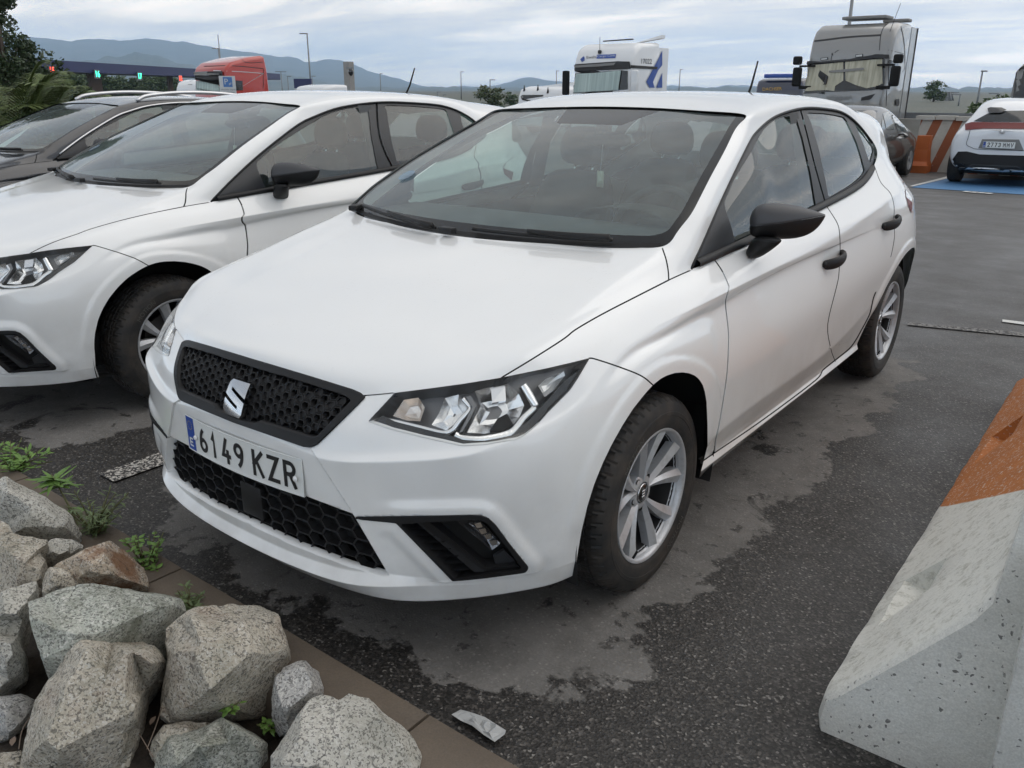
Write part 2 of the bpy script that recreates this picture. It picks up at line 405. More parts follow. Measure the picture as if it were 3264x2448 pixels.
MT['interior']=mat('dark_interior_cloth',(.030,.031,.033),.85)
MT['interior_mid']=mat('grey_interior_plastic',(.075,.078,.08),.75)
MT['headliner']=mat('pale_headliner',(.32,.33,.32),.9)
MT['plate_white']=mat('plate_white',(.70,.71,.69),.35)
MT['plate_blue']=mat('plate_blue',(.012,.06,.32),.4)
MT['ink']=mat('black_ink',(.012,.012,.013),.5)
MT['white_cap']=mat('white_plastic',(.78,.78,.78),.4)
MT['amber']=mat('amber_bulb',(.75,.22,.05),.3)
MT['red_lamp']=mat('red_lamp_plastic',(.13,.006,.006),.4)
MT['reflector']=mat('lamp_reflector',(.86,.86,.86),.22,1.)
MT['lamp_grey']=mat('lamp_housing_grey',(.20,.20,.205),.32,.7)
# ------------------------------------------------------------------ ground
def GZ(y): return -.017*max(0.,min(y,60.)-2.0)
def asphalt():
    m=mat('wet_asphalt',(.05,.05,.05),.6); t,b=nodes(m); co=coords(t)
    ag=N(t,'ShaderNodeTexVoronoi',feature='F1'); ag.inputs['Scale'].default_value=165.; L(t,co,ag.inputs['Vector'])
    sr=N(t,'ShaderNodeSeparateColor'); L(t,ag.outputs['Color'],sr.inputs[0])
    st=ramp_(t,sr.outputs[0],[(0.,(.010,.0095,.009)),(.5,(.030,.028,.026)),(.82,(.062,.057,.052)),(.95,(.11,.10,.092)),(1.,(.26,.245,.225))])
    wet=mixc(t,mr_(t,noise_(t,co,1.3,6.,.6),.35,.65,0.,1.),mixc(t,.85,(.018,.017,.016),st),mixc(t,.8,(.034,.030,.027),st))
    far=mixc(t,.6,(.075,.073,.072),st)
    tone=mr_(t,noise_(t,co,.35,4.,.5),.3,.7,0.,1.)
    sp=N(t,'ShaderNodeSeparateXYZ'); L(t,co,sp.inputs[0])
    fy=mr_(t,sp.outputs[1],1.5,6.,0.,1.); wet=mixc(t,fy,wet,mixc(t,tone,far,(.10,.098,.097)))
    dryc=mixc(t,.34,mixc(t,mr_(t,noise_(t,co,6.,6.,.65),.35,.7,0.,1.),(.262,.250,.236),(.168,.160,.150)),st)
    # rain has not reached the ground below the two parked hatchbacks
    def sdf(cx,cy,hx,hy,r):
        mp=N(t,'ShaderNodeVectorMath',operation='SUBTRACT'); L(t,co,mp.inputs[0]); mp.inputs[1].default_value=(cx,cy,0)
        ab=N(t,'ShaderNodeVectorMath',operation='ABSOLUTE'); L(t,mp.outputs[0],ab.inputs[0])
        sb=N(t,'ShaderNodeVectorMath',operation='SUBTRACT'); L(t,ab.outputs[0],sb.inputs[0]); sb.inputs[1].default_value=(hx-r,hy-r,50)
        mx=N(t,'ShaderNodeVectorMath',operation='MAXIMUM'); L(t,sb.outputs[0],mx.inputs[0]); mx.inputs[1].default_value=(0,0,0)
        ln=N(t,'ShaderNodeVectorMath',operation='LENGTH'); L(t,mx.outputs[0],ln.inputs[0]); return math_(t,'SUBTRACT',ln.outputs['Value'],r)
    d=math_(t,'MINIMUM',sdf(.02,1.15,.965,1.88,.35),sdf(-2.58,1.2,.965,1.88,.35))
    nz=math_(t,'ADD',mr_(t,noise_(t,co,3.2,7.,.62,.3),0.,1.,-.34,.34),mr_(t,noise_(t,co,18.,4.,.6),0.,1.,-.07,.07))
    dry=mr_(t,math_(t,'ADD',d,nz),-.012,.012,1.,0.)
    blob=math_(t,'MULTIPLY',mr_(t,noise_(t,co,2.4,5.,.6,.6),.60,.63,1.,.0),mr_(t,noise_(t,co,13.,5.,.65,.4),.60,.645,1.,.25))
    dry=math_(t,'MULTIPLY',dry,blob)
    c=mixc(t,dry,wet,dryc)
    ln=N(t,'ShaderNodeVectorMath',operation='LENGTH'); L(t,co,ln.inputs[0]); fld=mixc(t,mr_(t,noise_(t,co,.02,5.),.35,.65,0.,1.),(.030,.042,.018),(.055,.055,.030)); c=mixc(t,mr_(t,ln.outputs['Value'],70.,95.,0.,1.),c,fld); L(t,c,b.inputs['Base Color'])
    wr=mr_(t,noise_(t,co,2.,6.,.65),.3,.7,.42,.72); L(t,mixc(t,dry,wr,(.9,.9,.9)),b.inputs['Roughness'])
    h=math_(t,'MULTIPLY',ag.outputs['Distance'],1.); nb=bump_(t,h,.45,.003); nb=bump_(t,noise_(t,co,45.,5.,.65),.25,.005,nb); L(t,nb,b.inputs['Normal'])
    return m
MT['asphalt']=asphalt()
def ground():
    xs=sorted(set(list(np.linspace(-12,12,49))+[-9000,-3000,-1000,-400,-200,-100,-60,-40,-25,-18,18,25,40,60,100,200,400,1000,3000,9000]))
    ys=sorted(set([-60,-30,-15,-8,-5,-4]+list(np.linspace(-3,2,11))+list(np.linspace(2.5,20,36))+[22,25,30,35,40,50,60,100,200,400,1000,3000,9000]))
    g=grid([[(x,y,GZ(y)-.004) for x in xs] for y in ys]); o=obj('ground',g,MT['asphalt'],smooth=True); struct(o)
    return o
ground()
def quad_paint(name,pts,mt,lift=.004):
    P=[(p[0],p[1],GZ(p[1])+lift) for p in pts]; return struct(obj(name,M_(P,[tuple(range(len(P)))]),MT[mt],smooth=False))
def worn_paint(name,base,wear,scale=70.):
    m=mat(name,base,.7); t,b=nodes(m); co=coords(t); n=noise_(t,co,scale,4.,.6); f=mr_(t,n,wear-.03,wear+.03,0.,1.)
    L(t,mixc(t,f,(.035,.033,.032),base),b.inputs['Base Color']); L(t,bump_(t,noise_(t,co,60.,4.),.4,.004),b.inputs['Normal']); return m
MT['line_worn']=worn_paint('worn_white_marking',(.55,.52,.47),.53,95.); MT['line']=worn_paint('white_marking',(.60,.60,.58),.36,60.); MT['blue_bay']=worn_paint('blue_marking',(.07,.19,.37),.33,30.); MT['line_faint']=worn_paint('faint_marking',(.20,.19,.18),.5,40.)
def gpt(k,a,b): # photo point on the sloping ground
    p=zp(k,(a,b))[0]; z=0.
    for _ in range(8): q=at(*p,z=z); z=GZ(q[1])
    return q
# markings
a=gpt('s6',1225,375); quad_paint('bay_line',[(a[0]-.045,a[1]),(a[0]+.075,a[1]+.0),(a[0]+.075,a[1]+3.4),(a[0]-.045,a[1]+3.4)],'line_worn')
p=[gpt('s1',x,y) for x,y in ((870,1560),(1290,1430),(2212,1380),(2212,1650),(1500,1615))]
def wpt(k,a,b,**kw): return at(*zp(k,(a,b))[0],**kw)
quad_paint('blue_parking_bay',[gpt('s1',800,1560),gpt('s1',1290,1440),(gpt('s1',1290,1440)[0]+3.2,gpt('s1',1290,1440)[1]+1.0),(gpt('s1',2212,1650)[0]+2.2,gpt('s1',2212,1650)[1]+.6),gpt('s1',2212,1650)],'blue_bay')
quad_paint('bay_line',[gpt('s1',775,1548),gpt('s1',815,1553),gpt('s1',1300,1440),gpt('s1',1290,1415)],'line',.009)
quad_paint('lane_line',[gpt('F',2165,691),gpt('F',2240,700),gpt('F',2240,706),gpt('F',2165,696)],'line')
quad_paint('lane_line',[gpt('F',1960,697),gpt('F',2240,722),gpt('F',2240,730),gpt('F',1960,703)],'line_faint')
for i in range(4):
    a=gpt('s1',1490+i*92,1617+i*7); quad_paint('bay_line',[(a[0]-.05,a[1]-.12,0),(a[0]+.05,a[1]-.12,0),(a[0]+.07,a[1]+.08,0),(a[0]-.03,a[1]+.08,0)],'line',.012)
# ------------------------------------------------------------------ kerb behind the photographer's rocks
def concrete(name,c0,c1,sc=8.,pores=True,rough=.85,bumps=.4):
    m=mat(name,c0,rough); t,b=nodes(m); co=coords(t)
    f=mr_(t,noise_(t,co,sc,7.,.65),.3,.7,0.,1.); c=mixc(t,f,c0,c1)
    fine=mr_(t,noise_(t,co,220.,3.,.6),.35,.75,.86,1.12); mm=N(t,'ShaderNodeMix',data_type='RGBA',blend_type='MULTIPLY'); mm.inputs[0].default_value=1.; L(t,c,mm.inputs[6]); L(t,fine,mm.inputs[7]); c=mm.outputs[2]
    h=noise_(t,co,90.,5.,.6)
    if pores:
        v=N(t,'ShaderNodeTexVoronoi',feature='F1'); v.inputs['Scale'].default_value=62.; dn=N(t,'ShaderNodeTexNoise',i_Scale=60.,i_Detail=3.); L(t,co,dn.inputs['Vector']); wv=N(t,'ShaderNodeMix',data_type='RGBA',blend_type='LINEAR_LIGHT'); wv.inputs[0].default_value=.012; L(t,co,wv.inputs[6]); L(t,dn.outputs['Color'],wv.inputs[7]); L(t,wv.outputs[2],v.inputs['Vector'])
        sparse=mr_(t,noise_(t,co,11.,4.),.42,.52,0.,1.); sr=N(t,'ShaderNodeSeparateColor'); L(t,v.outputs['Color'],sr.inputs[0]); big=mr_(t,sr.outputs[0],0.,1.,.04,.30); pr=math_(t,'MULTIPLY',math_(t,'LESS_THAN',v.outputs['Distance'],big),sparse); c=mixc(t,math_(t,'MULTIPLY',pr,.75),c,(.03,.03,.028)); h=math_(t,'SUBTRACT',h,pr)
    L(t,c,b.inputs['Base Color']); L(t,bump_(t,h,bumps,.004),b.inputs['Normal']); return m
MT['kerb']=concrete('wet_kerb_concrete',(.150,.118,.088),(.098,.078,.060),5.,False,.7)
kz=.11; KA=at(*zp('F',(140,1070))[0],z=kz); KB=at(*zp('F',(935,1538))[0],z=kz); kd=(KB-KA)/np.linalg.norm(KB-KA); kn=np.array([kd[1],-kd[0],0.]); 
if kn[1]>0: kn=-kn
JO=KA+kd*np.dot(at(*zp('s8',(1500,925))[0],z=kz)-KA,kd)   # the visible joint
kr=bpy.data.objects.new('kerb',None); COL.objects.link(kr); struct(kr)
for i in range(-6,3):
    a=JO+kd*(i*1.0+.004); b=JO+kd*((i+1)*1.0-.004); w=.185
    prof=[(0,-.05),(0,kz-.014),(.012,kz),(w-.012,kz),(w,kz-.012),(w,-.05)]
    rows=[[tuple((a+(b-a)*t+kn*u)[:2])+(v,) for u,v in prof] for t in np.linspace(0,1,9)]
    g=grid(rows); g.F+= [tuple(range(6)),tuple(48+q for q in range(5,-1,-1))]
    for q in range(len(g.V)): g.V[q]+=np.array(mnoise.noise_vector(Vector(g.V[q]*6.)))*.003
    obj('kerb_stone',g,MT['kerb'],kr,angle=50)
# soil bed behind the kerb
MT['soil']=mat('dark_soil',(.03,.022,.016),.95); t,b=nodes(MT['soil']); co=coords(t); L(t,mixc(t,mr_(t,noise_(t,co,30.,6.,.7),.35,.7,0.,1.),(.016,.012,.009),(.060,.045,.032)),b.inputs['Base Color']); L(t,bump_(t,noise_(t,co,60.,6.,.7),.9,.02),b.inputs['Normal'])
rows=[]
for u in np.linspace(.17,3.2,34):
    rows.append([tuple((KA+kd*s_+kn*u)[:2])+(.035+.03*mnoise.noise(Vector((s_*3,u*3,0)))-.02*max(0,u-1.),) for s_ in np.linspace(-7,3.2,90)])
struct(obj('soil_bed',grid(rows),MT['soil']))
# ------------------------------------------------------------------ hatchback body: control net (rear, left, up) in metres, left half
SK={}
SK['b']=[(-.82,0,.195),(-.817,.15,.195),(-.81,.29,.198),(-.798,.40,.203),(-.777,.50,.21),(-.73,.58,.213),(-.675,.638,.213),(-.615,.692,.213),(-.52,.765,.215),(-.41,.82,.222),(-.2,.825,.215),(0,.82,.205),(.2,.81,.2),(.42,.80,.2),(.9,.80,.208),(1.5,.80,.213),(2.05,.80,.222),(2.3,.80,.23),(2.6,.80,.24),(2.85,.76,.25),(3.02,.67,.26),(3.15,.43,.27),(3.18,0,.27)]
SK['L']=[(-.848,0,.226),(-.845,.15,.227),(-.836,.29,.231),(-.822,.40,.240),(-.797,.50,.258),(-.745,.585,.268),(-.69,.645,.265),(-.63,.70,.263),(-.53,.775,.269),(-.413,.834,.277),(-.2,.845,.275),(0,.845,.27),(.2,.843,.268),(.42,.842,.266),(.9,.842,.266),(1.5,.842,.27),(2.05,.842,.28),(2.3,.84,.29),(2.6,.84,.30),(2.85,.80,.31),(3.04,.7,.32),(3.18,.45,.33),(3.22,0,.33)]
SK['l']=[(-.828,0,.252),(-.826,.15,.253),(-.815,.29,.258),(-.80,.40,.268),(-.780,.49,.285),(-.742,.583,.29),(-.69,.645,.288),(-.632,.702,.287),(-.535,.778,.291),(-.413,.835,.297),(-.2,.85,.295),(0,.85,.29),(.2,.838,.288),(.42,.828,.287),(.9,.828,.286),(1.5,.828,.288),(2.05,.834,.302),(2.3,.842,.33),(2.6,.842,.34),(2.86,.81,.34),(3.05,.71,.35),(3.19,.45,.36),(3.23,0,.36)]
SK['3']=[(-.835,0,.32),(-.832,.15,.32),(-.822,.29,.32),(-.808,.40,.325),(-.785,.495,.33),(-.745,.588,.335),(-.70,.65,.335),(-.645,.71,.335),(-.545,.785,.337),(-.412,.838,.342),(-.2,.863,.345),(0,.866,.35),(.2,.862,.37),(.42,.860,.388),(.9,.864,.40),(1.5,.866,.41),(2.02,.868,.49),(2.3,.874,.52),(2.6,.87,.52),(2.86,.825,.45),(3.06,.72,.42),(3.2,.45,.42),(3.24,0,.42)]
SK['4']=[(-.838,0,.43),(-.836,.15,.43),(-.826,.29,.43),(-.81,.40,.43),(-.785,.50,.43),(-.745,.595,.425),(-.70,.66,.425),(-.645,.722,.425),(-.543,.79,.428),(-.397,.845,.435),(-.2,.868,.45),(0,.87,.47),(.2,.867,.5),(.415,.862,.51),(.9,.866,.53),(1.5,.869,.54),(2.03,.874,.585),(2.3,.882,.6),(2.6,.878,.6),(2.86,.832,.56),(3.06,.73,.55),(3.2,.46,.55),(3.25,0,.55)]
SK['5']=[(-.842,0,.52),(-.84,.15,.52),(-.829,.29,.515),(-.813,.39,.515),(-.785,.50,.525),(-.745,.60,.53),(-.70,.665,.535),(-.645,.728,.545),(-.54,.795,.57),(-.388,.847,.60),(-.2,.866,.70),(-.01,.866,.725),(.19,.86,.70),(.412,.857,.655),(.9,.861,.66),(1.5,.868,.67),(2.03,.880,.69),(2.3,.888,.705),(2.6,.884,.71),(2.86,.838,.68),(3.06,.735,.68),(3.2,.46,.68),(3.25,0,.68)]
SK['6']=[(-.845,0,.585),(-.843,.15,.583),(-.831,.29,.575),(-.818,.39,.582),(-.79,.49,.598),(-.745,.60,.617),(-.705,.665,.628),(-.65,.715,.64),(-.53,.783,.66),(-.385,.828,.70),(-.2,.834,.770),(-.02,.834,.784),(.18,.826,.789),(.415,.820,.794),(.9,.825,.812),(1.5,.843,.825),(2.05,.866,.83),(2.33,.876,.83),(2.6,.87,.83),(2.85,.825,.80),(3.04,.725,.8),(3.18,.46,.8),(3.23,0,.8)]
SK['6b']=[(-.836,0,.612),(-.833,.15,.61),(-.819,.29,.602),(-.80,.39,.605),(-.77,.49,.618),(-.725,.595,.637),(-.685,.66,.648),(-.63,.712,.66),(-.518,.772,.682),(-.38,.817,.725),(-.2,.826,.793),(-.02,.833,.808),(.18,.831,.816),(.418,.830,.824),(.9,.834,.842),(1.5,.846,.853),(2.05,.862,.865),(2.34,.868,.87),(2.6,.86,.875),(2.85,.81,.86),(3.03,.71,.85),(3.17,.45,.85),(3.21,0,.85)]
SK['7']=[(-.82,0,.655),(-.818,.15,.653),(-.805,.29,.648),(-.785,.395,.648),(-.752,.49,.662),(-.70,.59,.682),(-.655,.65,.695),(-.60,.70,.708),(-.49,.762,.735),(-.37,.79,.777),(-.2,.813,.816),(-.02,.825,.830),(.18,.832,.838),(.43,.836,.848),(.9,.842,.866),(1.5,.848,.876),(2.05,.858,.90),(2.35,.862,.915),(2.6,.85,.92),(2.85,.80,.91),(3.02,.70,.90),(3.16,.45,.9),(3.2,0,.9)]
SK['8']=[(-.80,0,.703),(-.798,.15,.70),(-.783,.29,.692),(-.757,.40,.688),(-.722,.50,.706),(-.66,.60,.727),(-.615,.655,.74),(-.565,.69,.75),(-.48,.738,.78),(-.375,.765,.815),(-.2,.783,.852),(-.02,.795,.872),(.17,.80,.882),(.44,.803,.896),(.9,.812,.91),(1.5,.838,.917),(2.05,.848,.962),(2.37,.838,.978),(2.6,.815,.978),(2.84,.765,.96),(3.0,.67,.95),(3.13,.44,.95),(3.17,0,.95)]
SK['9']=[(-.768,0,.753),(-.763,.15,.750),(-.747,.29,.740),(-.722,.40,.727),(-.69,.50,.749),(-.62,.60,.768),(-.575,.645,.779),(-.535,.678,.788),(-.47,.712,.822),(-.38,.727,.845),(-.2,.744,.88),(-.02,.757,.906),(.155,.760,.919),(.45,.765,.938),(.9,.766,.962),(1.5,.762,.995),(2.05,.745,1.036),(2.38,.702,1.107),(2.62,.685,1.12),(2.82,.655,1.105),(2.97,.58,1.09),(3.06,.42,1.08),(3.09,0,1.08)]
SKR=['b','L','l','3','4','5','6','6b','7','8','9']
# bonnet: columns 1..4 between its leading edge (row 9, 0..7) and the windscreen; side edge is row 9, 8..12
HOOD=[[(-.735,0,.792),(-.59,0,.842),(-.39,0,.893),(-.16,0,.943),(.06,0,.985)],
[(-.728,.15,.789),(-.582,.152,.841),(-.38,.155,.893),(-.15,.157,.943),(.07,.16,.986)],
[(-.705,.295,.785),(-.545,.305,.842),(-.34,.31,.896),(-.11,.312,.945),(.10,.315,.988)],
[(-.672,.415,.782),(-.51,.43,.842),(-.30,.435,.898),(-.07,.44,.949),(.14,.44,.990)],
[(-.615,.525,.798),(-.46,.545,.846),(-.25,.555,.897),(-.03,.558,.949),(.185,.56,.992)],
[(-.545,.628,.808),(-.42,.652,.850),(-.22,.668,.895),(.0,.683,.948),(.225,.69,.998)],
[(-.505,.67,.818),(-.395,.692,.850),(-.21,.708,.888),(-.01,.722,.927),(.20,.735,.962)]]
# pillar and roof: per station, from the window line (or fender) to the windscreen edge
PIL=[[(.303,.757,.9285),(.29,.743,.985),(.285,.707,1.03)],
[(.37,.748,.974),(.36,.735,1.022),(.35,.708,1.065)],
[(.45,.735,1.023),(.435,.727,1.065),(.42,.702,1.10)],
[(.62,.703,1.115),(.60,.695,1.15),(.58,.672,1.178)],
[(.80,.668,1.200),(.79,.660,1.234),(.78,.632,1.262)],
[(.97,.634,1.272),(.955,.624,1.307),(.94,.598,1.328)]]
ROOF=[[(1.09,.612,1.306),(1.06,.604,1.344),(1.03,.584,1.362),(1.04,.44,1.371),(1.065,.25,1.378),(1.075,0,1.382)],
[(1.3,.596,1.353),(1.3,.583,1.388),(1.3,.53,1.409),(1.3,.42,1.419),(1.3,.25,1.427),(1.3,0,1.431)],
[(1.6,.590,1.378),(1.6,.574,1.406),(1.6,.52,1.423),(1.6,.42,1.431),(1.6,.25,1.439),(1.6,0,1.443)],
[(1.9,.585,1.372),(1.9,.57,1.402),(1.9,.52,1.419),(1.9,.42,1.428),(1.9,.25,1.436),(1.9,0,1.441)],
[(2.2,.578,1.348),(2.2,.562,1.384),(2.2,.512,1.403),(2.2,.42,1.413),(2.2,.25,1.423),(2.2,0,1.428)],
[(2.40,.603,1.283),(2.41,.575,1.343),(2.42,.505,1.377),(2.43,.42,1.390),(2.44,.25,1.402),(2.44,0,1.408)],
[(2.53,.658,1.178),(2.59,.612,1.275),(2.63,.527,1.342),(2.65,.42,1.362),(2.66,.25,1.376),(2.66,0,1.383)]]
ROOF2=[[(2.68,.64,1.20),(2.74,.59,1.28),(2.80,.512,1.332),(2.84,.42,1.345),(2.86,.25,1.36),(2.87,0,1.366)],
[(2.87,.612,1.19),(2.92,.56,1.27),(2.97,.49,1.315),(3.0,.4,1.33),(3.02,.25,1.34),(3.03,0,1.345)]]
for _k in SKR:   # extra column at the foot of the windscreen pillar
    a,b_=SK[_k][12],SK[_k][13]; SK[_k].insert(13,(.303,.757,.9285) if _k=='9' else tuple(a[i]+.5*(b_[i]-a[i]) for i in range(3)))
def build_cage():
    V=[];F=[];cr={};idx={}
    def add(p):
        q=(round(p[1],5),round(p[0],5),round(p[2],5))
        if q not in idx: idx[q]=len(V); V.append(q)
        return idx[q]
    g=[[add(p) for p in SK[k]] for k in SKR]
    def crease(ids,s):
        for a,b,t in zip(ids,ids[1:],s if isinstance(s,(list,tuple)) else [s]*99): cr[(min(a,b),max(a,b))]=t
    for r in range(len(g)-1):
        for c in range(23): F.append((g[r][c],g[r][c+1],g[r+1][c+1],g[r+1][c]))
    R=dict(zip(SKR,g)); r9=R['9']
    h=[[r9[i]]+[add(p) for p in HOOD[i]] for i in range(7)]+[[r9[7],r9[8],r9[9],r9[10],r9[11],r9[12]]]
    for i in range(7):
        for j in range(5): F.append((h[i][j],h[i+1][j],h[i+1][j+1],h[i][j+1]))
    pil=[[r9[12],h[6][5],h[5][5]]]+[[add(p) for p in s] for s in PIL]
    roof=[[add(p) for p in s] for s in ROOF]; roof2=[[add(p) for p in s] for s in ROOF2]
    st=pil+[r[:3] for r in roof]
    for a,b in zip(st,st[1:]):
        for k in range(2): F.append((a[k],b[k],b[k+1],a[k+1]))
    for a,b in zip(roof,roof[1:]):
        for k in range(2,5): F.append((a[k],b[k],b[k+1],a[k+1]))
    rr=[[r9[18]]+roof[-1],[r9[19]]+roof2[0],[r9[20]]+roof2[1]]
    for a,b in zip(rr,rr[1:]):
        for k in range(6): F.append((a[k],b[k],b[k+1],a[k+1]))
    crease(R['L'][:10],[4]*10); crease(R['L'][9:],3.5); crease(R['l'][:9],3); crease(R['l'][12:19],3.5)
    crease(R['3'][12:19],[2,3,3,3,3,2.5,2])
    crease(R['6'][2:9],[2.5,3.3,3.3,3.3,2.8,1.8]); crease(R['6'][:3],1)
    crease(R['6b'][3:9],1.)
    crease(R['6'][12:16],[1.2,1.6,1.4])
    crease(R['7'][9:17],[1.5,3.3,4,4,4,3.3,1.6]); crease(R['8'][16:21],[1.8,3.2,3.2,2.6])
    crease(r9[3:9],2.); crease(r9[:4],1.2)
    crease([h[3][j] for j in range(6)],1.6)
    # mirror
    n=len(V); mp={}
    for i in range(n):
        if abs(V[i][0])<1e-6: mp[i]=i
        else: mp[i]=len(V); V.append((-V[i][0],V[i][1],V[i][2]))
    F2=F+[tuple(mp[i] for i in f[::-1]) for f in F]
    for (a,b),s in list(cr.items()): x,y=mp[a],mp[b]; cr[(min(x,y),max(x,y))]=s
    F2=[f[::-1] for f in F2]
    return np.array(V),np.array(F2),cr
_V,_F,_cr=build_cage()
_C=fit_cage(_V,_F,_cr)
BV,BF=catmull(_C,_F,_cr,4)
_keep=(BV[:,0][BF]).mean(1)>0
BODY=compact(M_(BV,BF[_keep])); BODY.V[:,0]=np.maximum(BODY.V[:,0],0)
# ------------------------------------------------------------------ outlines traced on the photograph, laid on the body surface
GR_OUT=np.array(zp('r4',(425,195),(700,265),(1000,352),(1300,443),(1600,537),(1655,562),(1688,596),(1600,685),(1480,803),(1375,905),(1345,930),(1310,944),(1260,940),(1000,850),(700,745),(520,690),(440,645),(400,590),(390,480),(415,215)))
INTAKE=np.array(zp('r4',(300,880),(400,930),(600,1030),(800,1115),(1000,1192),(1200,1268),(1400,1345),(1612,1425))+zp('r7',(1962,690),(1930,691),(1750,640),(1500,545),(1300,450),(1200,392),(1000,285),(870,205),(828,150)))
LAMP=np.array(zp('r5',(250,590),(420,408),(640,380),(860,350),(1090,312),(1250,279),(1400,248),(1550,213),(1668,184),(1640,230),(1590,315),(1540,390),(1400,530),(1340,600),(1290,645),(1240,685),(1190,707),(1000,738),(850,746),(600,690),(400,640)))
FOG=np.array(zp('r5',(165,1200),(600,1194),(900,1188),(970,1192),(1015,1208),(1060,1250),(1150,1375),(1268,1520),(1268,1540),(1250,1556),(1000,1590),(790,1612),(430,1240),(165,1214)))
ARCHF=np.array(zp('q4',(60,1500),(82,1300),(110,1130),(150,960),(195,815),(250,680),(310,555),(380,430),(450,320),(525,225),(583,160),(635,118),(680,95),(730,80),(780,76),(825,83),(860,97),(887,120),(910,152),(926,200),(938,270),(945,430),(945,560),(912,690),(890,772),(880,1500)))
ARCHR=np.array([(1.99,.1),(2.0,.25),(2.015,.32),(2.06,.40),(2.10,.447),(2.145,.50),(2.19,.545),(2.245,.588),(2.30,.628),(2.355,.657),(2.41,.676),(2.47,.688),(2.56,.693),(2.64,.682),(2.71,.655),(2.77,.61),(2.815,.53),(2.84,.42),(2.85,.30),(2.85,.1)])
SHUT=[ # polyline, half width in photo pixels, (y0,y1,z0,z1) box
 (zp('r5',(1103,309),(1300,190),(1500,62))+zp('r6',(150,620),(300,533),(500,430),(675,341)),2.4,(-.7,.3,.7,1.1)),
 (zp('r6',(675,341),(672,290),(660,225),(637,155)),2.2,(-.2,.5,.8,1.1)),
 (zp('r6',(672,342),(740,311),(802,284)),2.0,(0,.5,.8,1.0)),
 (zp('r5',(185,428),(300,420),(428,407)),2.6,(-1,-.5,.6,.9)),
 (zp('r5',(1660,186),(1690,186),(1850,238),(2000,298),(2080,362)),2.3,(-.5,.1,.5,.9)),
 (zp('q6',(236,708),(320,830),(380,960),(390,1010),(365,1100),(355,1170),(370,1300),(385,1450))+zp('r6',(1012,700),(1005,850),(985,1000),(960,1150),(938,1250),(932,1320)),1.9,(.2,.7,.2,1.0)),
 (zp('r6',(860,1366),(932,1316),(1200,1133),(1500,908))+zp('q3',(450,1402),(640,1250),(770,1142),(850,1030),(905,930),(960,830),(1010,720),(1045,560),(1080,470)),2.0,(.3,2.2,.2,.7)),
 (zp('q6',(1365,170),(1420,250),(1480,350),(1503,440),(1510,620),(1497,870),(1476,985),(1385,1370),(1412,1600))+zp('q3',(540,1115),(560,1200),(600,1300)),1.25,(1.2,1.8,.2,1.05)),
 (zp('q2',(1262,100),(1340,320),(1400,410),(1500,520),(1548,700),(1545,900),(1555,1100),(1530,1280),(1500,1420)),.95,(1.9,2.5,.55,1.2)),
]
def smooth01(t): t=np.clip(t,0,1); return t*t*(3-2*t)
def cut_px(m,poly,bx,closed=True,hw=0.):
    """split by a photo outline, only inside the box (y0,y1,z0,z1)"""
    s=poly_sd(project(m.V),poly,closed)-hw
    ok=(m.V[:,1]>bx[0])&(m.V[:,1]<bx[1])&(m.V[:,2]>bx[2])&(m.V[:,2]<bx[3])
    s=np.where(ok,s,np.maximum(s,60.)); return split(m,s)
def band_px(m,line,hw,bx):
    """cut a narrow strip along an open photo line; returns (strip, rest)"""
    P=project(m.V); A=np.asarray(line,float); best=np.full(len(P),1e18); sg=np.zeros(len(P)); ok=np.zeros(len(P),bool)
    for i,(a,b) in enumerate(zip(A[:-1],A[1:])):
        ab=b-a; tt=((P-a)@ab)/max(ab@ab,1e-12); t=np.clip(tt,0,1); q=P-a-t[:,None]*ab; d=(q*q).sum(1); up=d<best
        best=np.where(up,d,best); cr=ab[0]*(P[:,1]-a[1])-ab[1]*(P[:,0]-a[0]); sg=np.where(up,np.where(cr<0,-1.,1.),sg)
        o=np.ones(len(P),bool)
        if i==0: o&=tt>-.15
        if i==len(A)-2: o&=tt<1.15
        ok=np.where(up,o,ok)
    d=np.sqrt(best); ok&=(m.V[:,1]>bx[0])&(m.V[:,1]<bx[1])&(m.V[:,2]>bx[2])&(m.V[:,2]<bx[3])&(d<70)
    g=d*sg
    a,b=split(m,g-hw,ok); n=len(m.V); g2=np.concatenate([g,np.full(len(a.V)-n,hw)])
    c,e=split(a,-(g2+hw)); return compact(c),M_(c.V,e.F+b.F)
# relief before cutting: swelling lips round the fog recess, tucked-in number plate panel
def relief(m):
    V=m.V; P=project(V); n=vnormals(m)
    if (n*(V-np.array([0,.5,.6]))).sum()<0: n=-n
    bx=(V[:,1]<-.3)&(V[:,2]<.62)
    s=poly_sd(P,FOG); k=np.where(bx&(V[:,2]>.28),smooth01((58-s)/38.),0.)
    k*=smooth01((P[:,0]-1160)/140.)
    V=V+n*(k*.010)[:,None]
    # flared wheel arch lips
    s=poly_sd(P,ARCHF); near=(V[:,1]>-.62)&(V[:,1]<.62)&(V[:,2]<.86)&(V[:,0]>.6)
    k=np.where(near,smooth01((54-s)/16.),0.)*smooth01((V[:,2]-.33)/.08)*smooth01((.50-V[:,1])/.2)
    s=poly_sd(V[:,1:3],ARCHR); k=k+np.where(V[:,0]>.6,smooth01((.055-s)/.018),0.)*smooth01((V[:,2]-.40)/.08)
    V=V+n*(k*.006)[:,None]
    return M_(V,m.F)
BODY=relief(BODY)
PARTS={}
rest=BODY
PARTS['grille'],rest=cut_px(rest,GR_OUT,(-1,-.5,.5,.85))
PARTS['intake'],rest=cut_px(rest,INTAKE,(-1,-.6,.2,.55))
PARTS['lamp'],rest=cut_px(rest,LAMP,(-.9,-.2,.55,.9))
PARTS['fog'],rest=cut_px(rest,FOG,(-.95,-.4,.2,.6))
_,rest=cut_px(rest,ARCHF,(-.6,.6,0,.75))
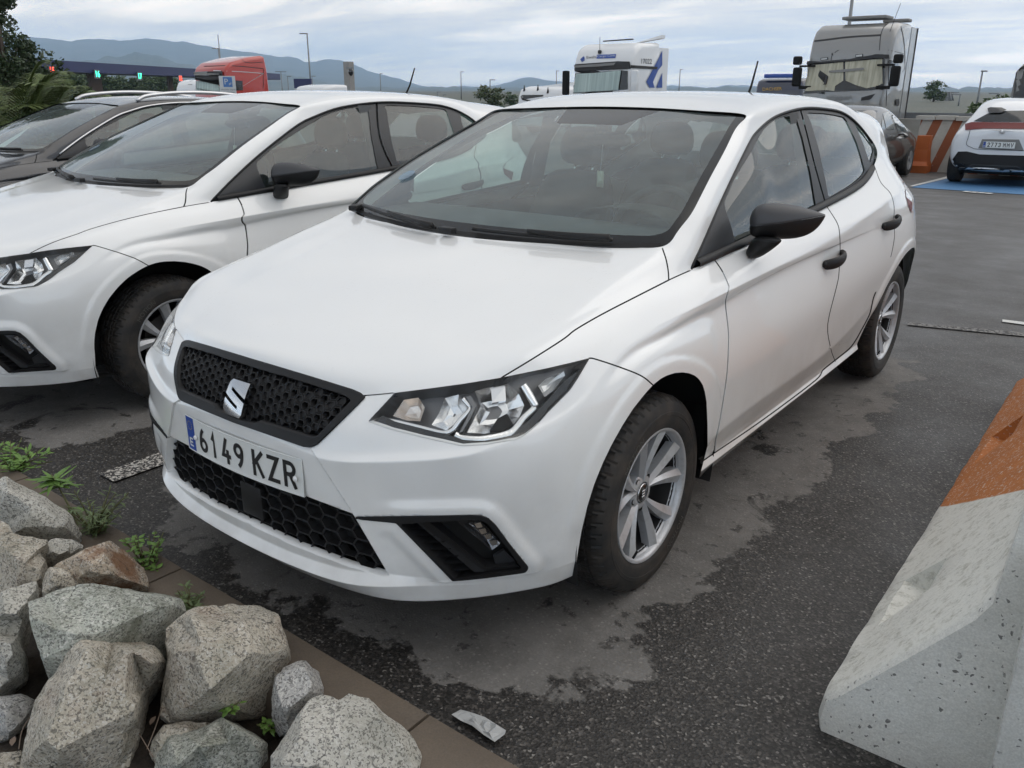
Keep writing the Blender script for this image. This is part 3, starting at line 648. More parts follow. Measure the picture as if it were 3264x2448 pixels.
s=poly_sd(rest.V[:,1:3],ARCHR); s=np.where(rest.V[:,0]>.6,s,1.); _,rest=split(rest,s)
# number plate panel: fold line from the grille corner down to the intake
VL=np.array(zp('r4',(1300,945),(1348,1018),(1480,1222),(1612,1425)))
poly=np.concatenate([VL,[(1100,1660),(600,1500),(540,1250),(900,1380)]])
panel,rest=cut_px(rest,poly,(-1,-.7,.40,.605))
gaps=[]
under=[]
for pl,hw,bx in SHUT:
    u_,_r=band_px(BODY,chain(pl,4),hw+7,bx); under.append(u_)
    g,rest=band_px(rest,chain(pl,4),hw,bx); gaps.append(g)
comps=components(rest)
SEED={'hood':(.1,-.4,.88),'front_bumper':(.68,-.66,.5),'front_fender':(.80,.2,.86),'front_door':(.85,.8,.7),'rear_door':(.85,1.8,.8),'rear_quarter':(.8,2.7,.9),'roof':(.3,1.7,1.43),'sill':(.83,1.2,.25)}
PAN={k:[] for k in SEED}
for c in comps:
    best=min(SEED,key=lambda k:np.min(((c.V-np.array(SEED[k]))**2).sum(1))) if len(c.F)>30 else None
    if best is None: continue
    PAN[best].append(c)
panel.V=panel.V.copy(); pidx=sorted({i for f in panel.F for i in f}); panel.V[pidx]+=np.array([0,.006,0]); panel=compact(panel)
GAP=compact(join(*[M_(g.V-0.006*vn_*sg,g.F) for g in under if g.F for vn_ in [vnormals(g)] for sg in [1 if (vn_*(g.V-np.array([0,.9,.6]))).sum()>0 else -1]]))
print({k:len(v) for k,v in PAN.items()})
# ------------------------------------------------------------------ hatchback: everything set into the body, built for the left side and mirrored
BODYFULL=join(BODY,mirror(BODY))
BVH=BVHTree.FromPolygons([tuple(v) for v in BODYFULL.V],BODYFULL.F)
BVHL=BVHTree.FromPolygons([tuple(v) for v in BODY.V],BODY.F)
def hit(p,bv=None,fall=2.9):
    d=pray(*p); h=(bv or BVHL).ray_cast(Vector(CC),Vector(d))
    if h[0] is None: h=(bv or BVHL).find_nearest(Vector(CC+d*fall))[:2]
    n=np.array(h[1][:]); 
    if n@d>0: n=-n
    return np.array(h[0][:]),n
def onsurf(pts,depth=0.,fall=2.9):
    """photo points laid on the left body surface, pushed in by depth (m)"""
    out=[]
    dd=np.broadcast_to(np.asarray(depth,float),(len(pts),))
    for p,d in zip(pts,dd):
        h,n=hit(p,None,fall); out.append(h-n*d)
    return np.array(out)
def fronty(x,z):
    if abs(x)<.0012: x=.0012
    h=BVH.ray_cast(Vector((x,-3,z)),Vector((0,1,0))); return h[0][1] if h[0] is not None else -.8
def sidex(y,z):
    h=BVH.ray_cast(Vector((3,y,z)),Vector((-1,0,0))); return h[0][0] if h[0] is not None else .85
def fill(loop):
    """triangulated sheet through a 3D loop"""
    P=np.asarray(loop,float); c=P.mean(0); u,s,v=np.linalg.svd(P-c); q=(P-c)@v[:2].T
    from mathutils.geometry import tessellate_polygon
    t=tessellate_polygon([[Vector((a[0],a[1],0)) for a in q]])
    return M_(P,[tuple(x) for x in t])
def slab(pts,depth,thick):
    """solid plate with a photo outline, following the body at the given depth"""
    a=onsurf(pts,depth); b=onsurf(pts,depth+thick); n=len(pts); f=fill(a)
    return M_(np.concatenate([a,b]),f.F+[(i,(i+1)%n,n+(i+1)%n,n+i) for i in range(n)])
def inward(m,d):
    n=vnormals(m); 
    if (n*(m.V-np.array([0,.6,.6]))).sum()<0: n=-n
    return M_(m.V-n*d,m.F)
def both(name,m,matn,parent,**k):
    """left part and its mirror image"""
    a=obj(name,m,MT[matn] if isinstance(matn,str) else matn,parent,**k); b=obj(name,mirror(m),MT[matn] if isinstance(matn,str) else matn,parent,**k); return a,b
def sym(m): return weld(join(m,mirror(m)),2e-4)
PARTS={k:compact(v) for k,v in PARTS.items()}

def build_car():
    car=thing('white_hatchback','','car')
    # ---- painted panels
    hood=sym(join(*PAN['hood'])); obj('hood',hood,MT['white'],car)
    bump=join(*PAN['front_bumper'])
    fl=flange(bump,lambda P:np.stack([-.012*np.clip(P[:,0]/.05,0,1),np.full(len(P),.028),np.zeros(len(P))],1),lambda V:(V[:,2]>.2)&(V[:,1]<-.42))
    obj('front_bumper',sym(join(bump,fl)),MT['white'],car)
    fp=flange(panel,np.array([0,.03,0]))
    obj('plate_panel',sym(join(panel,fp)),MT['white'],car)
    for k in ('front_fender','front_door','rear_door','sill'):
        m=join(*PAN[k])
        if k=='front_fender':
            m=join(m,flange(m,np.array([-.03,0,0.]),lambda V:np.abs(np.hypot(V[:,1],V[:,2]-.30)-.41)<.05))
        if k in('front_fender','front_door','rear_door'): m=join(m,flange(m,np.array([-.018,0,0]),lambda V:V[:,2]<.9))
        both(k,m,'white',car)
    m=join(*PAN['rear_quarter']); m=join(m,flange(m,np.array([-.03,0,0.]),lambda V:np.abs(np.hypot(V[:,1]-2.56,V[:,2]-.30)-.44)<.14))
    obj('rear_body',sym(m),MT['white'],car)
    obj('roof',sym(join(*PAN['roof'])),MT['white'],car)
    both('panel_gap',GAP,'gap',car)
    # ---- upper grille
    inner=np.array(zp('r4',(448,250),(700,318),(1000,408),(1300,500),(1555,583),(1596,615),(1480,735),(1352,866),(1312,872),(1000,775),(945,757),(905,777),(762,732),(770,692),(560,618),(480,568),(452,500)))
    gi,gf=cut_px(PARTS['grille'],inner,(-1,-.5,.5,.85)); gi=compact(gi); gf=compact(gf)
    fo=inward(gf,-.004); fw=flange(fo,np.array([0,.02,0]))
    obj('grille_frame',sym(join(fo,fw)),MT['black_plastic'],car)
    obj('grille_backing',sym(inward(gi,.024)),MT['gap'],car)
    def lattice(a,b,poly,dep,depth,solid,scale=(.90,.66),pad=0.,jit=0.):
        Vv=[];Ff=[];o=0
        nx=int(.6/a)+1; k=0
        for j in range(-2,int(.66/(b*.5))+2):
            z0=.17+j*b*.5
            for i in range(0,nx):
                x0=(i*1.6+.8*(j%2))*a
                if z0>.80 or x0>.62: continue
                y0=fronty(x0,z0); s=poly_sd(project(np.array([[x0,y0,z0]])),poly)[0]
                if s>-pad: continue
                k+=1
                hx=np.array([(-.5,0),(-.30,.5),(.30,.5),(.5,0),(.30,-.5),(-.30,-.5)])*np.array([a*1.02,b])
                isS=solid and ((i+(j//2))%2==0)
                ro=hx*scale[0]; ri=hx*scale[1]; rows=[]
                for r_,dy in ((ro,dep+depth),(ro*.985,dep),(ri,dep-.001),(ri*.9,dep+(.006 if isS else depth))):
                    rows.append([(x0+p[0],fronty(x0,z0)+(fronty(x0+.03,z0)-fronty(x0-.03,z0))/.06*p[0]+(fronty(x0,z0+.01)-fronty(x0,z0-.01))/.02*p[1]+dy,z0+p[1]) for p in r_])
                g=grid(rows,True)
                if isS: g.F.append(tuple(18+q for q in range(6)))
                Vv.append(g)
                if x0>1e-6: Vv.append(mirror(g))
        return join(*Vv)
    obj('grille_mesh',lattice(.0300,.0215,inner,.006,.014,True,(.94,.74),pad=9),MT['black_plastic'],car,smooth=False)
    # ---- lower intake
    obj('intake_backing',sym(inward(PARTS['intake'],.075)),MT['gap'],car)
    obj('intake_mesh',lattice(.066,.042,INTAKE,.022,.022,False,(.99,.89),pad=4),MT['black_plastic'],car,smooth=False)
    c=np.array([0,fronty(0,.36)+.030,.352]); obj('sensor_cover',bevel(mesh('sensor_cover',box(c,(.095,.02,.10)),MT['black_plastic']),.006),None,car)
    # ---- number plate
    pl=obj('number_plate',plate_mesh((.52,.11)),MT['plate_white'],car); plate_marks(pl,'6149','KZR')
    pl.location=(0,-.8475,.503)
    for sx in (-1,1):
        q=lathe([(0,-.004),(.006,-.0035),(.0078,0)],16,1); obj('screw_cap',q,MT['white_cap'],pl,loc=(-.2035 if sx<0 else .2405,.0113-.004,-.004))
    # ---- badge
    S=[(-.5,.14),(-.47,.44),(-.36,.55),(.50,.55),(.49,.055),(-.24,.315),(-.24,.215),(.5,-.075),(.47,-.44),(.36,-.55),(-.50,-.55),(-.49,-.055),(.24,-.315),(.24,-.215),(-.5,.075)]
    from mathutils.geometry import delaunay_2d_cdt
    S2=[];n0=len(S)
    for i in range(n0):
        p,q=np.array(S[i]),np.array(S[(i+1)%n0]); k=max(1,int(np.linalg.norm(q-p)/.06)); S2+=[tuple(p+(q-p)*j/k) for j in range(k)]
    gx=[(x,z) for x in np.arange(-.46,.47,.06) for z in np.arange(-.5,.51,.06)]; gx=[p for p,d in zip(gx,poly_sd(np.array(gx),np.array(S2))) if d<-.025]
    res=delaunay_2d_cdt([Vector(p) for p in S2+gx],[(i,(i+1)%len(S2)) for i in range(len(S2))],[],1,1e-5)
    dep=lambda x,z:-.009+.016*z*z+.012*x*x
    fr=M_([(p[0]*.083,dep(p[0],p[1]),p[1]*.088) for p in res[0]],[tuple(f) for f in res[2]])
    sd=grid([[(x*.083,dep(x,z),z*.088) for x,z in S2],[(x*.086,.008,z*.091) for x,z in S2]],True); bd=join(fr,sd)
    ob=obj('badge',bd,MT['badge_chrome'],car,angle=30,fix=True); y0=fronty(0,.66); ob.location=(0,y0-.008,.662); ob.rotation_euler=(R_(-24),0,0)
    # ---- headlamps
    lens=inward(PARTS['lamp'],-.0015); both('headlamp_lens',lens,'lens',car)
    hb=inward(PARTS['lamp'],.055); wl=flange(lens,lambda P:np.array([P_in(p,.056) for p in P]))
    both('headlamp_housing',join(hb,wl),'lamp_grey',car)
    def strip(pts,w,d0,d1,n=5):
        q=chain(pts,n); a=[];T=np.gradient(q,axis=0); T/=np.linalg.norm(T,axis=1)[:,None]; Nn=np.stack([-T[:,1],T[:,0]],1)
        l=onsurf(q+Nn*w,d0); r=onsurf(q-Nn*w,d0); l2=onsurf(q+Nn*w*1.3,d1); r2=onsurf(q-Nn*w*1.3,d1)
        return grid([l2,l,r,r2])
    both('lamp_bezel',join(slab(zp('r5',(255,588),(330,545),(420,590),(600,640),(760,672),(850,705),(1000,712),(1180,672),(1300,570),(1420,440),(1520,330),(1640,235),(1540,388),(1400,528),(1290,642),(1190,704),(1000,735),(850,742),(600,686),(400,636)),.010,.02)),'gloss_black',car,smooth=False)
    both('chrome_blade',strip(zp('r5',(330,562),(560,618),(745,655),(830,575),(900,500),(890,470),(850,425)),7,.016,.034),'reflector',car)
    both('chrome_blade',strip(zp('r5',(800,668),(850,690),(1000,696),(1180,655),(1270,560),(1335,500),(1330,470),(1255,345)),10,.014,.034),'reflector',car)
    def bowl(pts,d0,d1):
        a=onsurf(pts,d0); c=np.array(pts).mean(0); mid=[tuple(c+(np.array(p)-c)*.55) for p in pts]; b=onsurf(mid,d1); e=onsurf([tuple(c)],d1*1.12)[0]; n=len(pts)
        g=grid([a,b],True); g.V=np.concatenate([g.V,[e]]); g.F+=[(n+i,n+(i+1)%n,2*n) for i in range(n)]; return g
    both('reflector_bowl',bowl(zp('r5',(930,370),(1050,345),(1150,335),(1225,400),(1265,480),(1235,560),(1170,640),(1000,660),(880,650),(930,560),(975,480)),.022,.052),'reflector',car,smooth=False)
    both('reflector_bowl',bowl(zp('r5',(730,420),(820,395),(850,440),(880,490),(840,560),(740,640),(640,600),(690,520)),.022,.050),'reflector',car,smooth=False)
    both('bulb_shield',slab(zp('r5',(1040,365),(1130,350),(1140,440),(1050,455)),.020,.014),'chrome',car,smooth=False)
    both('shield_block',slab(zp('r5',(1090,560),(1150,530),(1190,600),(1130,645),(1040,640)),.02,.012),'gap',car,smooth=False)
    both('indicator',bowl(zp('r5',(390,545),(460,440),(560,425),(600,490),(570,580),(480,575)),.016,.040),MT['ind'],car,smooth=False)
    both('marker_lamp',bowl(zp('r5',(1350,355),(1400,310),(1520,260),(1530,290),(1450,390),(1395,430)),.014,.034),MT['marker'],car,smooth=False)
    both('divider',slab(zp('r5',(870,420),(905,412),(945,480),(905,560),(850,650),(830,655),(880,560),(915,490)),.012,.03),'lamp_grey',car,smooth=False)
    # ---- fog recess
    FI=np.array(zp('r5',(450,1245),(900,1218),(960,1218),(1010,1240),(1140,1400),(1225,1520),(1215,1535),(1000,1562),(800,1595)))
    fi,ff=cut_px(PARTS['fog'],FI,(-.95,-.4,.2,.6)); fi=compact(fi); ff=compact(ff)
    both('fog_bezel',join(inward(ff,-.003),flange(inward(ff,-.003),np.array([-.01,.045,0]))),'black_plastic',car)
    both('fog_recess',inward(fi,.042),'gap',car)
    for k in range(7):
        z0=1290+k*45
        a=np.array(zp('r5',(455+k*46,z0),(640+k*46,z0-4))); 
        both('fog_slat',grid([onsurf(a,.008),onsurf(a,.04)]),'black_plastic',car)
    both('fog_bar',slab(zp('r5',(560,1245),(640,1242),(1020,1545),(1000,1560),(930,1565)),.004,.03),'black_plastic',car,smooth=False)
    both('fog_bar',slab(zp('r5',(1010,1535),(1200,1515),(1220,1530),(1000,1560)),.004,.03),'black_plastic',car,smooth=False)
    both('fog_lamp_bowl',bowl(zp('r5',(815,1246),(880,1243),(960,1240),(1000,1270),(1030,1300),(1070,1345),(1105,1390),(1080,1415),(1050,1435),(1000,1395),(940,1350),(880,1300)),.014,.030),'fog_reflector',car,smooth=False)
    for a_,b_ in ((930,1262),(960,1300),(995,1335),(1030,1375)): both('fog_prism',slab(zp('r5',(a_,b_),(a_+42,b_-8),(a_+55,b_+22),(a_+18,b_+30)),.012,.006),'reflector',car,smooth=False)
    both('fog_lamp_lens',slab(zp('r5',(815,1246),(960,1240),(1030,1300),(1105,1390),(1050,1435),(940,1350)),.009,.002),'lens',car,smooth=False)
    both('fog_blank',slab(zp('r5',(1060,1480),(1130,1435),(1205,1510),(1070,1535)),.014,.01),'dark_plastic',car,smooth=False)
    return car
def P_in(p,d):
    h=BVHL.find_nearest(Vector(p)); n=np.array(h[1][:]); 
    if n@(np.array(p)-np.array([0,.6,.6]))<0: n=-n
    return -n*d
MT['badge_chrome']=mat('badge_chrome',(.50,.50,.505),.14,1.)
MT['fog_reflector']=mat('fog_reflector',(.20,.20,.21),.25,.9)
MT['ind']=mat('indicator_reflector',(.74,.68,.63),.22,.85); MT['marker']=mat('marker_reflector',(.62,.62,.62),.25,.8)
def plate_mesh(s):
    w,h=s; rows=[]
    xs=np.linspace(-w/2,w/2,21)
    def y(x): return .017*(x/.26)**2
    front=[[(x,y(x),z) for x in xs] for z in (-h/2,h/2)]
    g=grid(front); bk=grid([[(x,y(x)+.004,z) for x in xs] for z in (h/2,-h/2)])
    # raised rim
    loop=[(x,y(x),-h/2+.003) for x in xs]+[(x,y(x),h/2-.003) for x in xs[::-1]]; loop.append(loop[0])
    return join(g,bk,tube(loop,.0014,5,False))
def bend(m,x0,z0,f=.017,off=.0012):
    V=m.V; X=V[:,0]+x0; return M_(np.stack([X,f*(X/.26)**2-off,V[:,1]+z0],1),m.F)
def glyph(ch,w,h,st=.0122):
    """plate lettering: even strokes"""
    W,H=w/2,h/2; arc=lambda cx,cy,rx,ry,a0,a1,n=14:[(cx+rx*math.cos(t),cy+ry*math.sin(t)) for t in np.linspace(R_(a0),R_(a1),n)]
    s=st/2; W-=s; H-=s
    P={'1':[[(-W*.55,H*.55),(W*.15,H),(W*.15,-H)]],
       '2':[arc(0,H-W,W,W,170,-30)+[(-W,-H),(W,-H)]],
       '3':[arc(0,H*.5,W,H*.5,150,-90)+arc(0,-H*.5,W,H*.5,90,-150)],
       '4':[[(W*.45,-H),(W*.45,H*-.05)],[(W,-H*.45),(-W,-H*.45),(W*.10,H)]],
       '6':[arc(0,-H+W*1.05,W,W*1.05,90,450,24),arc(W*.75,-H+W*1.05,W*1.75,2*H-W*1.05,180,118)],
       '7':[[(-W,H),(W,H),(-W*.25,-H)]],
       '9':[arc(0,H-W*1.05,W,W*1.05,-90,270,24),arc(-W*.75,H-W*1.05,W*1.75,2*H-W*1.05,0,-62)],
       'K':[[(-W,H),(-W,-H)],[(W,H),(-W,-H*.12)],[(-W*.35,H*.2),(W,-H)]],
       'Z':[[(-W,H),(W,H),(-W,-H),(W,-H)]],
       'R':[[(-W,-H),(-W,H),(0,H)]+arc(0,H*.5,W,H*.5,90,-90)+[(-W,0)],[(W*.05,0),(W,-H)]],
       'M':[[(-W,-H),(-W,H),(0,-H*.1),(W,H),(W,-H)]],
       'V':[[(-W,H),(0,-H),(W,H)]],'E':[[(W,H),(-W,H),(-W,-H),(W,-H)],[(-W,0),(W*.8,0)]],'0':[arc(0,0,W,H,0,360,28)]}[ch]
    out=[]
    for k,pl in enumerate(P):
        q=np.array(pl,float); n=len(q)
        T=np.gradient(q,axis=0) if n>2 else np.repeat((q[1]-q[0])[None],2,0)
        d=np.diff(q,axis=0); d/=np.linalg.norm(d,axis=1)[:,None]
        Lr=[];Rr=[]
        for i in range(n):
            a=d[max(i-1,0)]; b=d[min(i,n-2)]; t=a+b; 
            if np.linalg.norm(t)<1e-6: t=b
            t/=np.linalg.norm(t); nn=np.array([-t[1],t[0]]); cs=max(nn@np.array([-b[1],b[0]]),.45); 
            e=q[i]+(-(b)*s if i==0 and ch!='0' else (a*s if i==n-1 and ch!='0' else 0))
            Lr.append(e+nn*s/cs); Rr.append(e-nn*s/cs)
        g=grid([[(x,y,.0002*k) for x,y in Lr],[(x,y,.0002*k) for x,y in Rr]]); out.append(g)
    return join(*out)
def plate_marks(pl,digits,letters,sc_=1.,f=.017):
    w,h=.52,.11
    xs=np.linspace(-.257,-.213,4); g=grid([[(x,f*(x/.26)**2-.0007,z) for x in xs] for z in (-.0505,.0505)])
    b=obj('blue_band',g,MT['plate_blue'],pl)
    e=glyph('E',.020,.027,.005); obj('country_letter',bend(e,-.235,-.026,f,.0018),MT['plate_white'],pl,smooth=False)
    stars=[]
    for k in range(12):
        a=k*math.pi/6; stars.append(xf(M_([(0,.0026,0),(-.0022,-.0016,0),(.0022,-.0016,0)],[(0,1,2)]),(.0125*math.cos(a),.0125*math.sin(a),0)))
    obj('star_ring',bend(join(*stars),-.235,.026,f,.0018),mat('plate_yellow',(.55,.42,.05),.5),pl,smooth=False)
    pos=[-.163,-.107,-.046,.013]; 
    for ch,x in zip(digits,pos): obj('numeral',bend(glyph(ch,.043 if ch!='1' else .030,.077),x,0,f),MT['ink'],pl,smooth=False)
    for ch,x in zip(letters,[.094,.155,.215]): obj('letter',bend(glyph(ch,.045,.077),x,0,f),MT['ink'],pl,smooth=False)
# ------------------------------------------------------------------ hatchback: glass, cabin, wheels, fittings
def interp_curve(pts,n):
    P=np.asarray(pts,float); return chain(P,n)
def resample(P,n):
    s=np.r_[0,np.cumsum(np.linalg.norm(np.diff(P,axis=0),axis=1))]; t=np.linspace(0,s[-1],n); return np.stack([np.interp(t,s,P[:,i]) for i in range(P.shape[1])],1)
def sw(p): return np.array([(a[1],a[0],a[2]) for a in p],float)   # (rear,left,up) -> scene axes
SIDE_V=sw([(.225,.690,.998)]+[s_[2] for s_ in PIL]+[(1.03,.584,1.362)])
CEN_V=sw([(.06,0,.985),(.30,0,1.105),(.56,0,1.213),(.82,0,1.307),(1.075,0,1.382)])
def screen_pt(u,v,d=0.):
    s=[np.interp(v,np.linspace(0,1,60),SV[:,i]) for i in range(3)]; c=[np.interp(v,np.linspace(0,1,60),CV[:,i]) for i in range(3)]
    y=c[1]+(s[1]-c[1])*abs(u)**2.2; z=c[2]+(s[2]-c[2])*abs(u)**2.2
    return np.array([s[0]*u,y+d*.5,z-d*.87])
SV=resample(chain(SIDE_V,8),60); CV=resample(chain(CEN_V,8),60)
def build_glass(car):
    # windscreen as one sheet: clear pane and printed black border are cut from it
    NU,NV=96,64
    us=np.linspace(-1,1,NU+1); vs=np.linspace(0,1,NV+1)
    m=grid([[screen_pt(u,v,.006) for u in us] for v in vs]); uv=np.array([(u,v) for v in vs for u in us])
    hwid=np.interp(uv[:,1],np.linspace(0,1,60),SV[:,0]); X=uv[:,0]*hwid; Yv=uv[:,1]*1.12   # metres on the pane
    def f(X,Yv,hw):
        side=np.abs(X)-(hw-.034); bot=.085-Yv; top=Yv-1.105
        q=np.stack([side+.05,bot+.05],1); corner=np.hypot(np.maximum(q[:,0],0),np.maximum(q[:,1],0))-.05
        d=np.maximum(np.maximum(side,bot),np.maximum(top,np.where((side>-.05)&(bot>-.05),corner,-1)))
        tr=np.maximum(np.abs(X)-(.15+.07*(Yv-.90)/.2),.905-Yv)   # printed patch round the mirror foot
        return np.maximum(d,-tr)
    d=f(X,Yv,hwid); a,b=split(m,d)
    obj('windscreen',compact(a),MT['glass'],car); obj('windscreen_border',compact(b),MT['frit'],car)
    # side glazing sheet
    bot=resample(chain(sw([(.303,.757,.9285),(.45,.765,.938),(.9,.766,.962),(1.5,.762,.995),(2.05,.745,1.036),(2.38,.702,1.107),(2.53,.658,1.178)]),8),200)
    top=resample(chain(sw([s_[0] for s_ in PIL]+[s_[0] for s_ in ROOF]),8),300)
    ys=np.linspace(.3035,2.529,150); rows=[]
    for t in np.linspace(0,1,26):
        r=[]
        for y in ys:
            b_=[np.interp(y,bot[:,1],bot[:,i]) for i in (0,2)]; t_=[np.interp(y,top[:,1],top[:,i]) for i in (0,2)]
            r.append((b_[0]+(t_[0]-b_[0])*t+.022*math.sin(math.pi*t)*min(1,max(0,(t_[1]-b_[1])/.3))-.009,y,b_[1]+(t_[1]-b_[1])*t))
        rows.append(r)
    sg=grid(rows)
    G1=zp('q5',(500,1255),(600,1020),(760,760),(850,592),(905,510),(960,457),(1020,415),(1080,387),(1150,365),(1215,352),(1290,600),(1370,950),(1425,1290),(1200,1395),(780,1592),(612,1660),(575,1500),(520,1340))
    G2=zp('q5',(1325,343),(1500,350),(1620,368),(1705,388),(1735,425),(1790,540),(1840,655),(1885,800),(1918,930),(1880,985),(1820,1040),(1750,1090),(1650,1150),(1552,1207),(1520,1020),(1450,700),(1370,430))
    G3=zp('q5',(1792,408),(1850,432),(1930,570),(2008,712),(1985,800),(1972,850),(1955,815),(1900,655),(1835,500))
    SIDEB=BVHTree.FromPolygons([tuple(v) for v in sg.V],sg.F)
    rest=sg
    for nm,G in (('front_window',G1),('rear_window',G2),('quarter_window',G3)):
        a,rest=cut_px(rest,np.array(G),(0,3,.8,1.5)); both(nm,inward(compact(a),.004),'side_glass',car)
    ln,rest=band_px(rest,chain(zp('q5',(1265,300),(1330,545),(1420,900),(1530,1290)),3),2.2,(1.2,1.8,.9,1.45))
    both('pillar_gap',inward(compact(ln),.006),'gap',car)
    both('window_trim',compact(rest),'dark_plastic',car)
    # belt moulding
    bl=bot.copy(); bl[:,0]+=.002; k=(bl[:,1]<2.36)&(bl[:,1]>.335); q=bl[k][::6]
    rows=[q+np.array(o) for o in ((.003,0,-.004),(.010,0,.000),(.010,0,.012),(.001,0,.020),(-.012,0,.020))]
    both('belt_moulding',grid(rows),'black_plastic',car)
    # seal round the upper window line
    q=top[::6]; both('window_seal',tube(q+np.array([-.001,0,-.003]),.006,6),'black_plastic',car)
    # rear screen and spoiler edge
    rs=[[(x*w_,y,z) for x in np.linspace(-1,1,9)] for w_,y,z in ((.42,3.02,1.335),(.47,3.05,1.25),(.52,3.07,1.16),(.55,3.08,1.085))]
    obj('rear_screen',grid(rs),MT['side_glass'],car)
    # tail lamps
    tl=onsurf(zp('q2',(1668,345),(1800,452),(1795,640),(1788,800),(1740,690),(1712,570),(1703,480)),-.003,5.6); 
    both('tail_lamp',fill(tl),'red_lamp',car,smooth=False)
def blade_wheel(car,side,x,y,steer=0.):
    """wheel whose outer face is at +x; parts are children of one wheel"""
    w=bpy.data.objects.new('wheel',None); COL.objects.link(w); w.parent=car; w.location=(side*x,y,.298); w.rotation_euler=(0,0,(math.pi if side<0 else 0)+steer); w.empty_display_size=.1
    n=320; prof=[(.205,-.095),(.222,-.10),(.262,-.104),(.290,-.098),(.3045,-.080),(.3085,-.060),(.3085,-.047),(.303,-.0455),(.303,-.040),(.309,-.0385),(.3098,-.016),(.304,-.0145),(.304,-.009),(.3098,-.0075),(.3098,.013),(.304,.0145),(.304,.020),(.309,.0215),(.3085,.041),(.303,.0425),(.303,.0475),(.308,.049),(.3065,.064),(.301,.078),(.290,.091),(.276,.0975),(.262,.100),(.2605,.1012),(.250,.1015),(.2485,.1005),(.228,.099),(.214,.094),(.205,.087)]
    t=lathe(prof,n,0); V=t.V.reshape(len(prof),n,3)
    for i,(r,h) in enumerate(prof):     # tread blocks: lateral grooves at the shoulders and centre ribs
        if .30<r:
            ph=0 if h<-.045 or h>.045 else 1
            for j in range(n):
                if (j+ph*2+int(abs(h)*90))%6==0: V[i,j,1:]*= (r-.006)/r
    V=V.reshape(-1,3); low=V[:,2]<-.292; V[low,2]=-.2975+(V[low,2]+.2975)*.1
    obj('tyre',M_(V,t.F),MT['tyre'],w,angle=25)
    lt=text_mesh('MOTION',.030); # raised sidewall lettering bent round the wheel
    for rot0 in (2.25,-.9):
        P=lt.V; ang=rot0-P[:,0]/.238; r=.238+P[:,1]; obj('sidewall_lettering',M_(np.stack([np.full(len(P),.1017),r*np.cos(ang),r*np.sin(ang)],1),lt.F),MT['tyre_text'],w,smooth=False)
    rim=lathe([(.1905,.058),(.1925,.066),(.197,.074),(.203,.0815),(.2075,.088),(.2095,.091),(.2085,.0935),(.2045,.0935),(.1995,.090),(.1955,.083),(.1935,.074)],96,0)
    obj('rim',rim,MT['alloy'],w,angle=50)
    obj('rim_barrel',lathe([(.192,.066),(.186,.02),(.184,-.06),(.03,-.065)],64,0),MT['rim_dark'],w)
    obj('brake_disc',lathe([(.128,.004),(.128,-.012),(.06,-.012),(.06,.004)],48,0),MT['brake'],w,angle=40)
    obj('brake_disc_face',lathe([(.128,.0045),(.075,.0045),(.07,.02),(.03,.02)],48,0),MT['brake'],w,angle=40)
    # ten blades in five pairs
    sp=[]
    for k in range(5):
        for sgn in (-1,1):
            a0=k*2*math.pi/5+.25; rows=[]
            for t_ in np.linspace(0,1,9):
                r=.040+t_*.157; off=sgn*(R_(9.0)+R_(8.0)*t_); wd=.0085+.0165*t_; ca=a0+off
                h=.052+.030*t_**1.6+.004*math.sin(math.pi*t_)
                er,et=np.array([0,math.cos(ca),math.sin(ca)]),np.array([0,-math.sin(ca),math.cos(ca)])
                skew=-.0045*sgn
                ring=[(-wd,h-.034),(-wd,h-.007),(skew*.8,h+.0035),(wd,h-.007),(wd,h-.034)]
                rows.append([er*r+et*a+np.array([b,0,0]) for a,b in ring])
            sp.append(grid(rows))
    for g in sp: obj('spoke',g,MT['alloy'],w,angle=18)
    obj('hub',lathe([(.062,.02),(.060,.046),(.050,.053),(.038,.0545),(.034,.0545)],40,0),MT['alloy'],w,angle=40)
    for k in range(5):
        a=k*2*math.pi/5+.25+math.pi/5; o=obj('bolt_hole',lathe([(.0,.050),(.0085,.0505),(.0092,.053)],12,0),MT['gap'],w,loc=(.0005,.052*math.cos(a),.052*math.sin(a)))
    cap=obj('hub_cap',lathe([(.0,.0595),(.024,.0585),(.0275,.0565),(.029,.053)],32,0),MT['gloss_black'],w)
    ring=obj('cap_ring',lathe([(.0275,.0570),(.0295,.0575),(.0305,.055),(.0305,.05)],32,0),MT['chrome'],w)
    for bx in (((0,.009),(.026,.0055)),((0,0),(.026,.0045)),((0,-.009),(.026,.0055))): obj('cap_logo_bar',box((.0602,bx[0][0],bx[0][1]),(.0012,bx[1][0],bx[1][1])),MT['chrome'],w)
    v=tube([(.094,.195*math.cos(4.1),.195*math.sin(4.1)),(.10,.170*math.cos(4.1),.170*math.sin(4.1))],.004,6); obj('valve',v,MT['gap'],w)
    return w
MT['rim_dark']=mat('rim_barrel_dark',(.025,.025,.026),.6,.3); MT['tyre_text']=mat('tyre_lettering',(.085,.08,.072),.65)
def loft(rings,closed=True,caps=True,sub=2,cr=None):
    """closed-ring loft smoothed by subdivision"""
    g=grid(rings,closed); n=len(rings[0]); k=len(rings)
    F=[list(f) for f in g.F]; V=list(map(tuple,g.V))
    if caps:
        for base,rev in ((0,True),((k-1)*n,False)):
            c=len(V); V.append(tuple(np.mean([g.V[base+i] for i in range(n)],0)))
            for i in range(0,n,2):
                q=[base+i,base+(i+1)%n,base+(i+2)%n,c]; F.append(q[::-1] if rev else q)
    V,F=catmull(np.array(V),np.array(F),cr or {},sub); return M_(V,F)
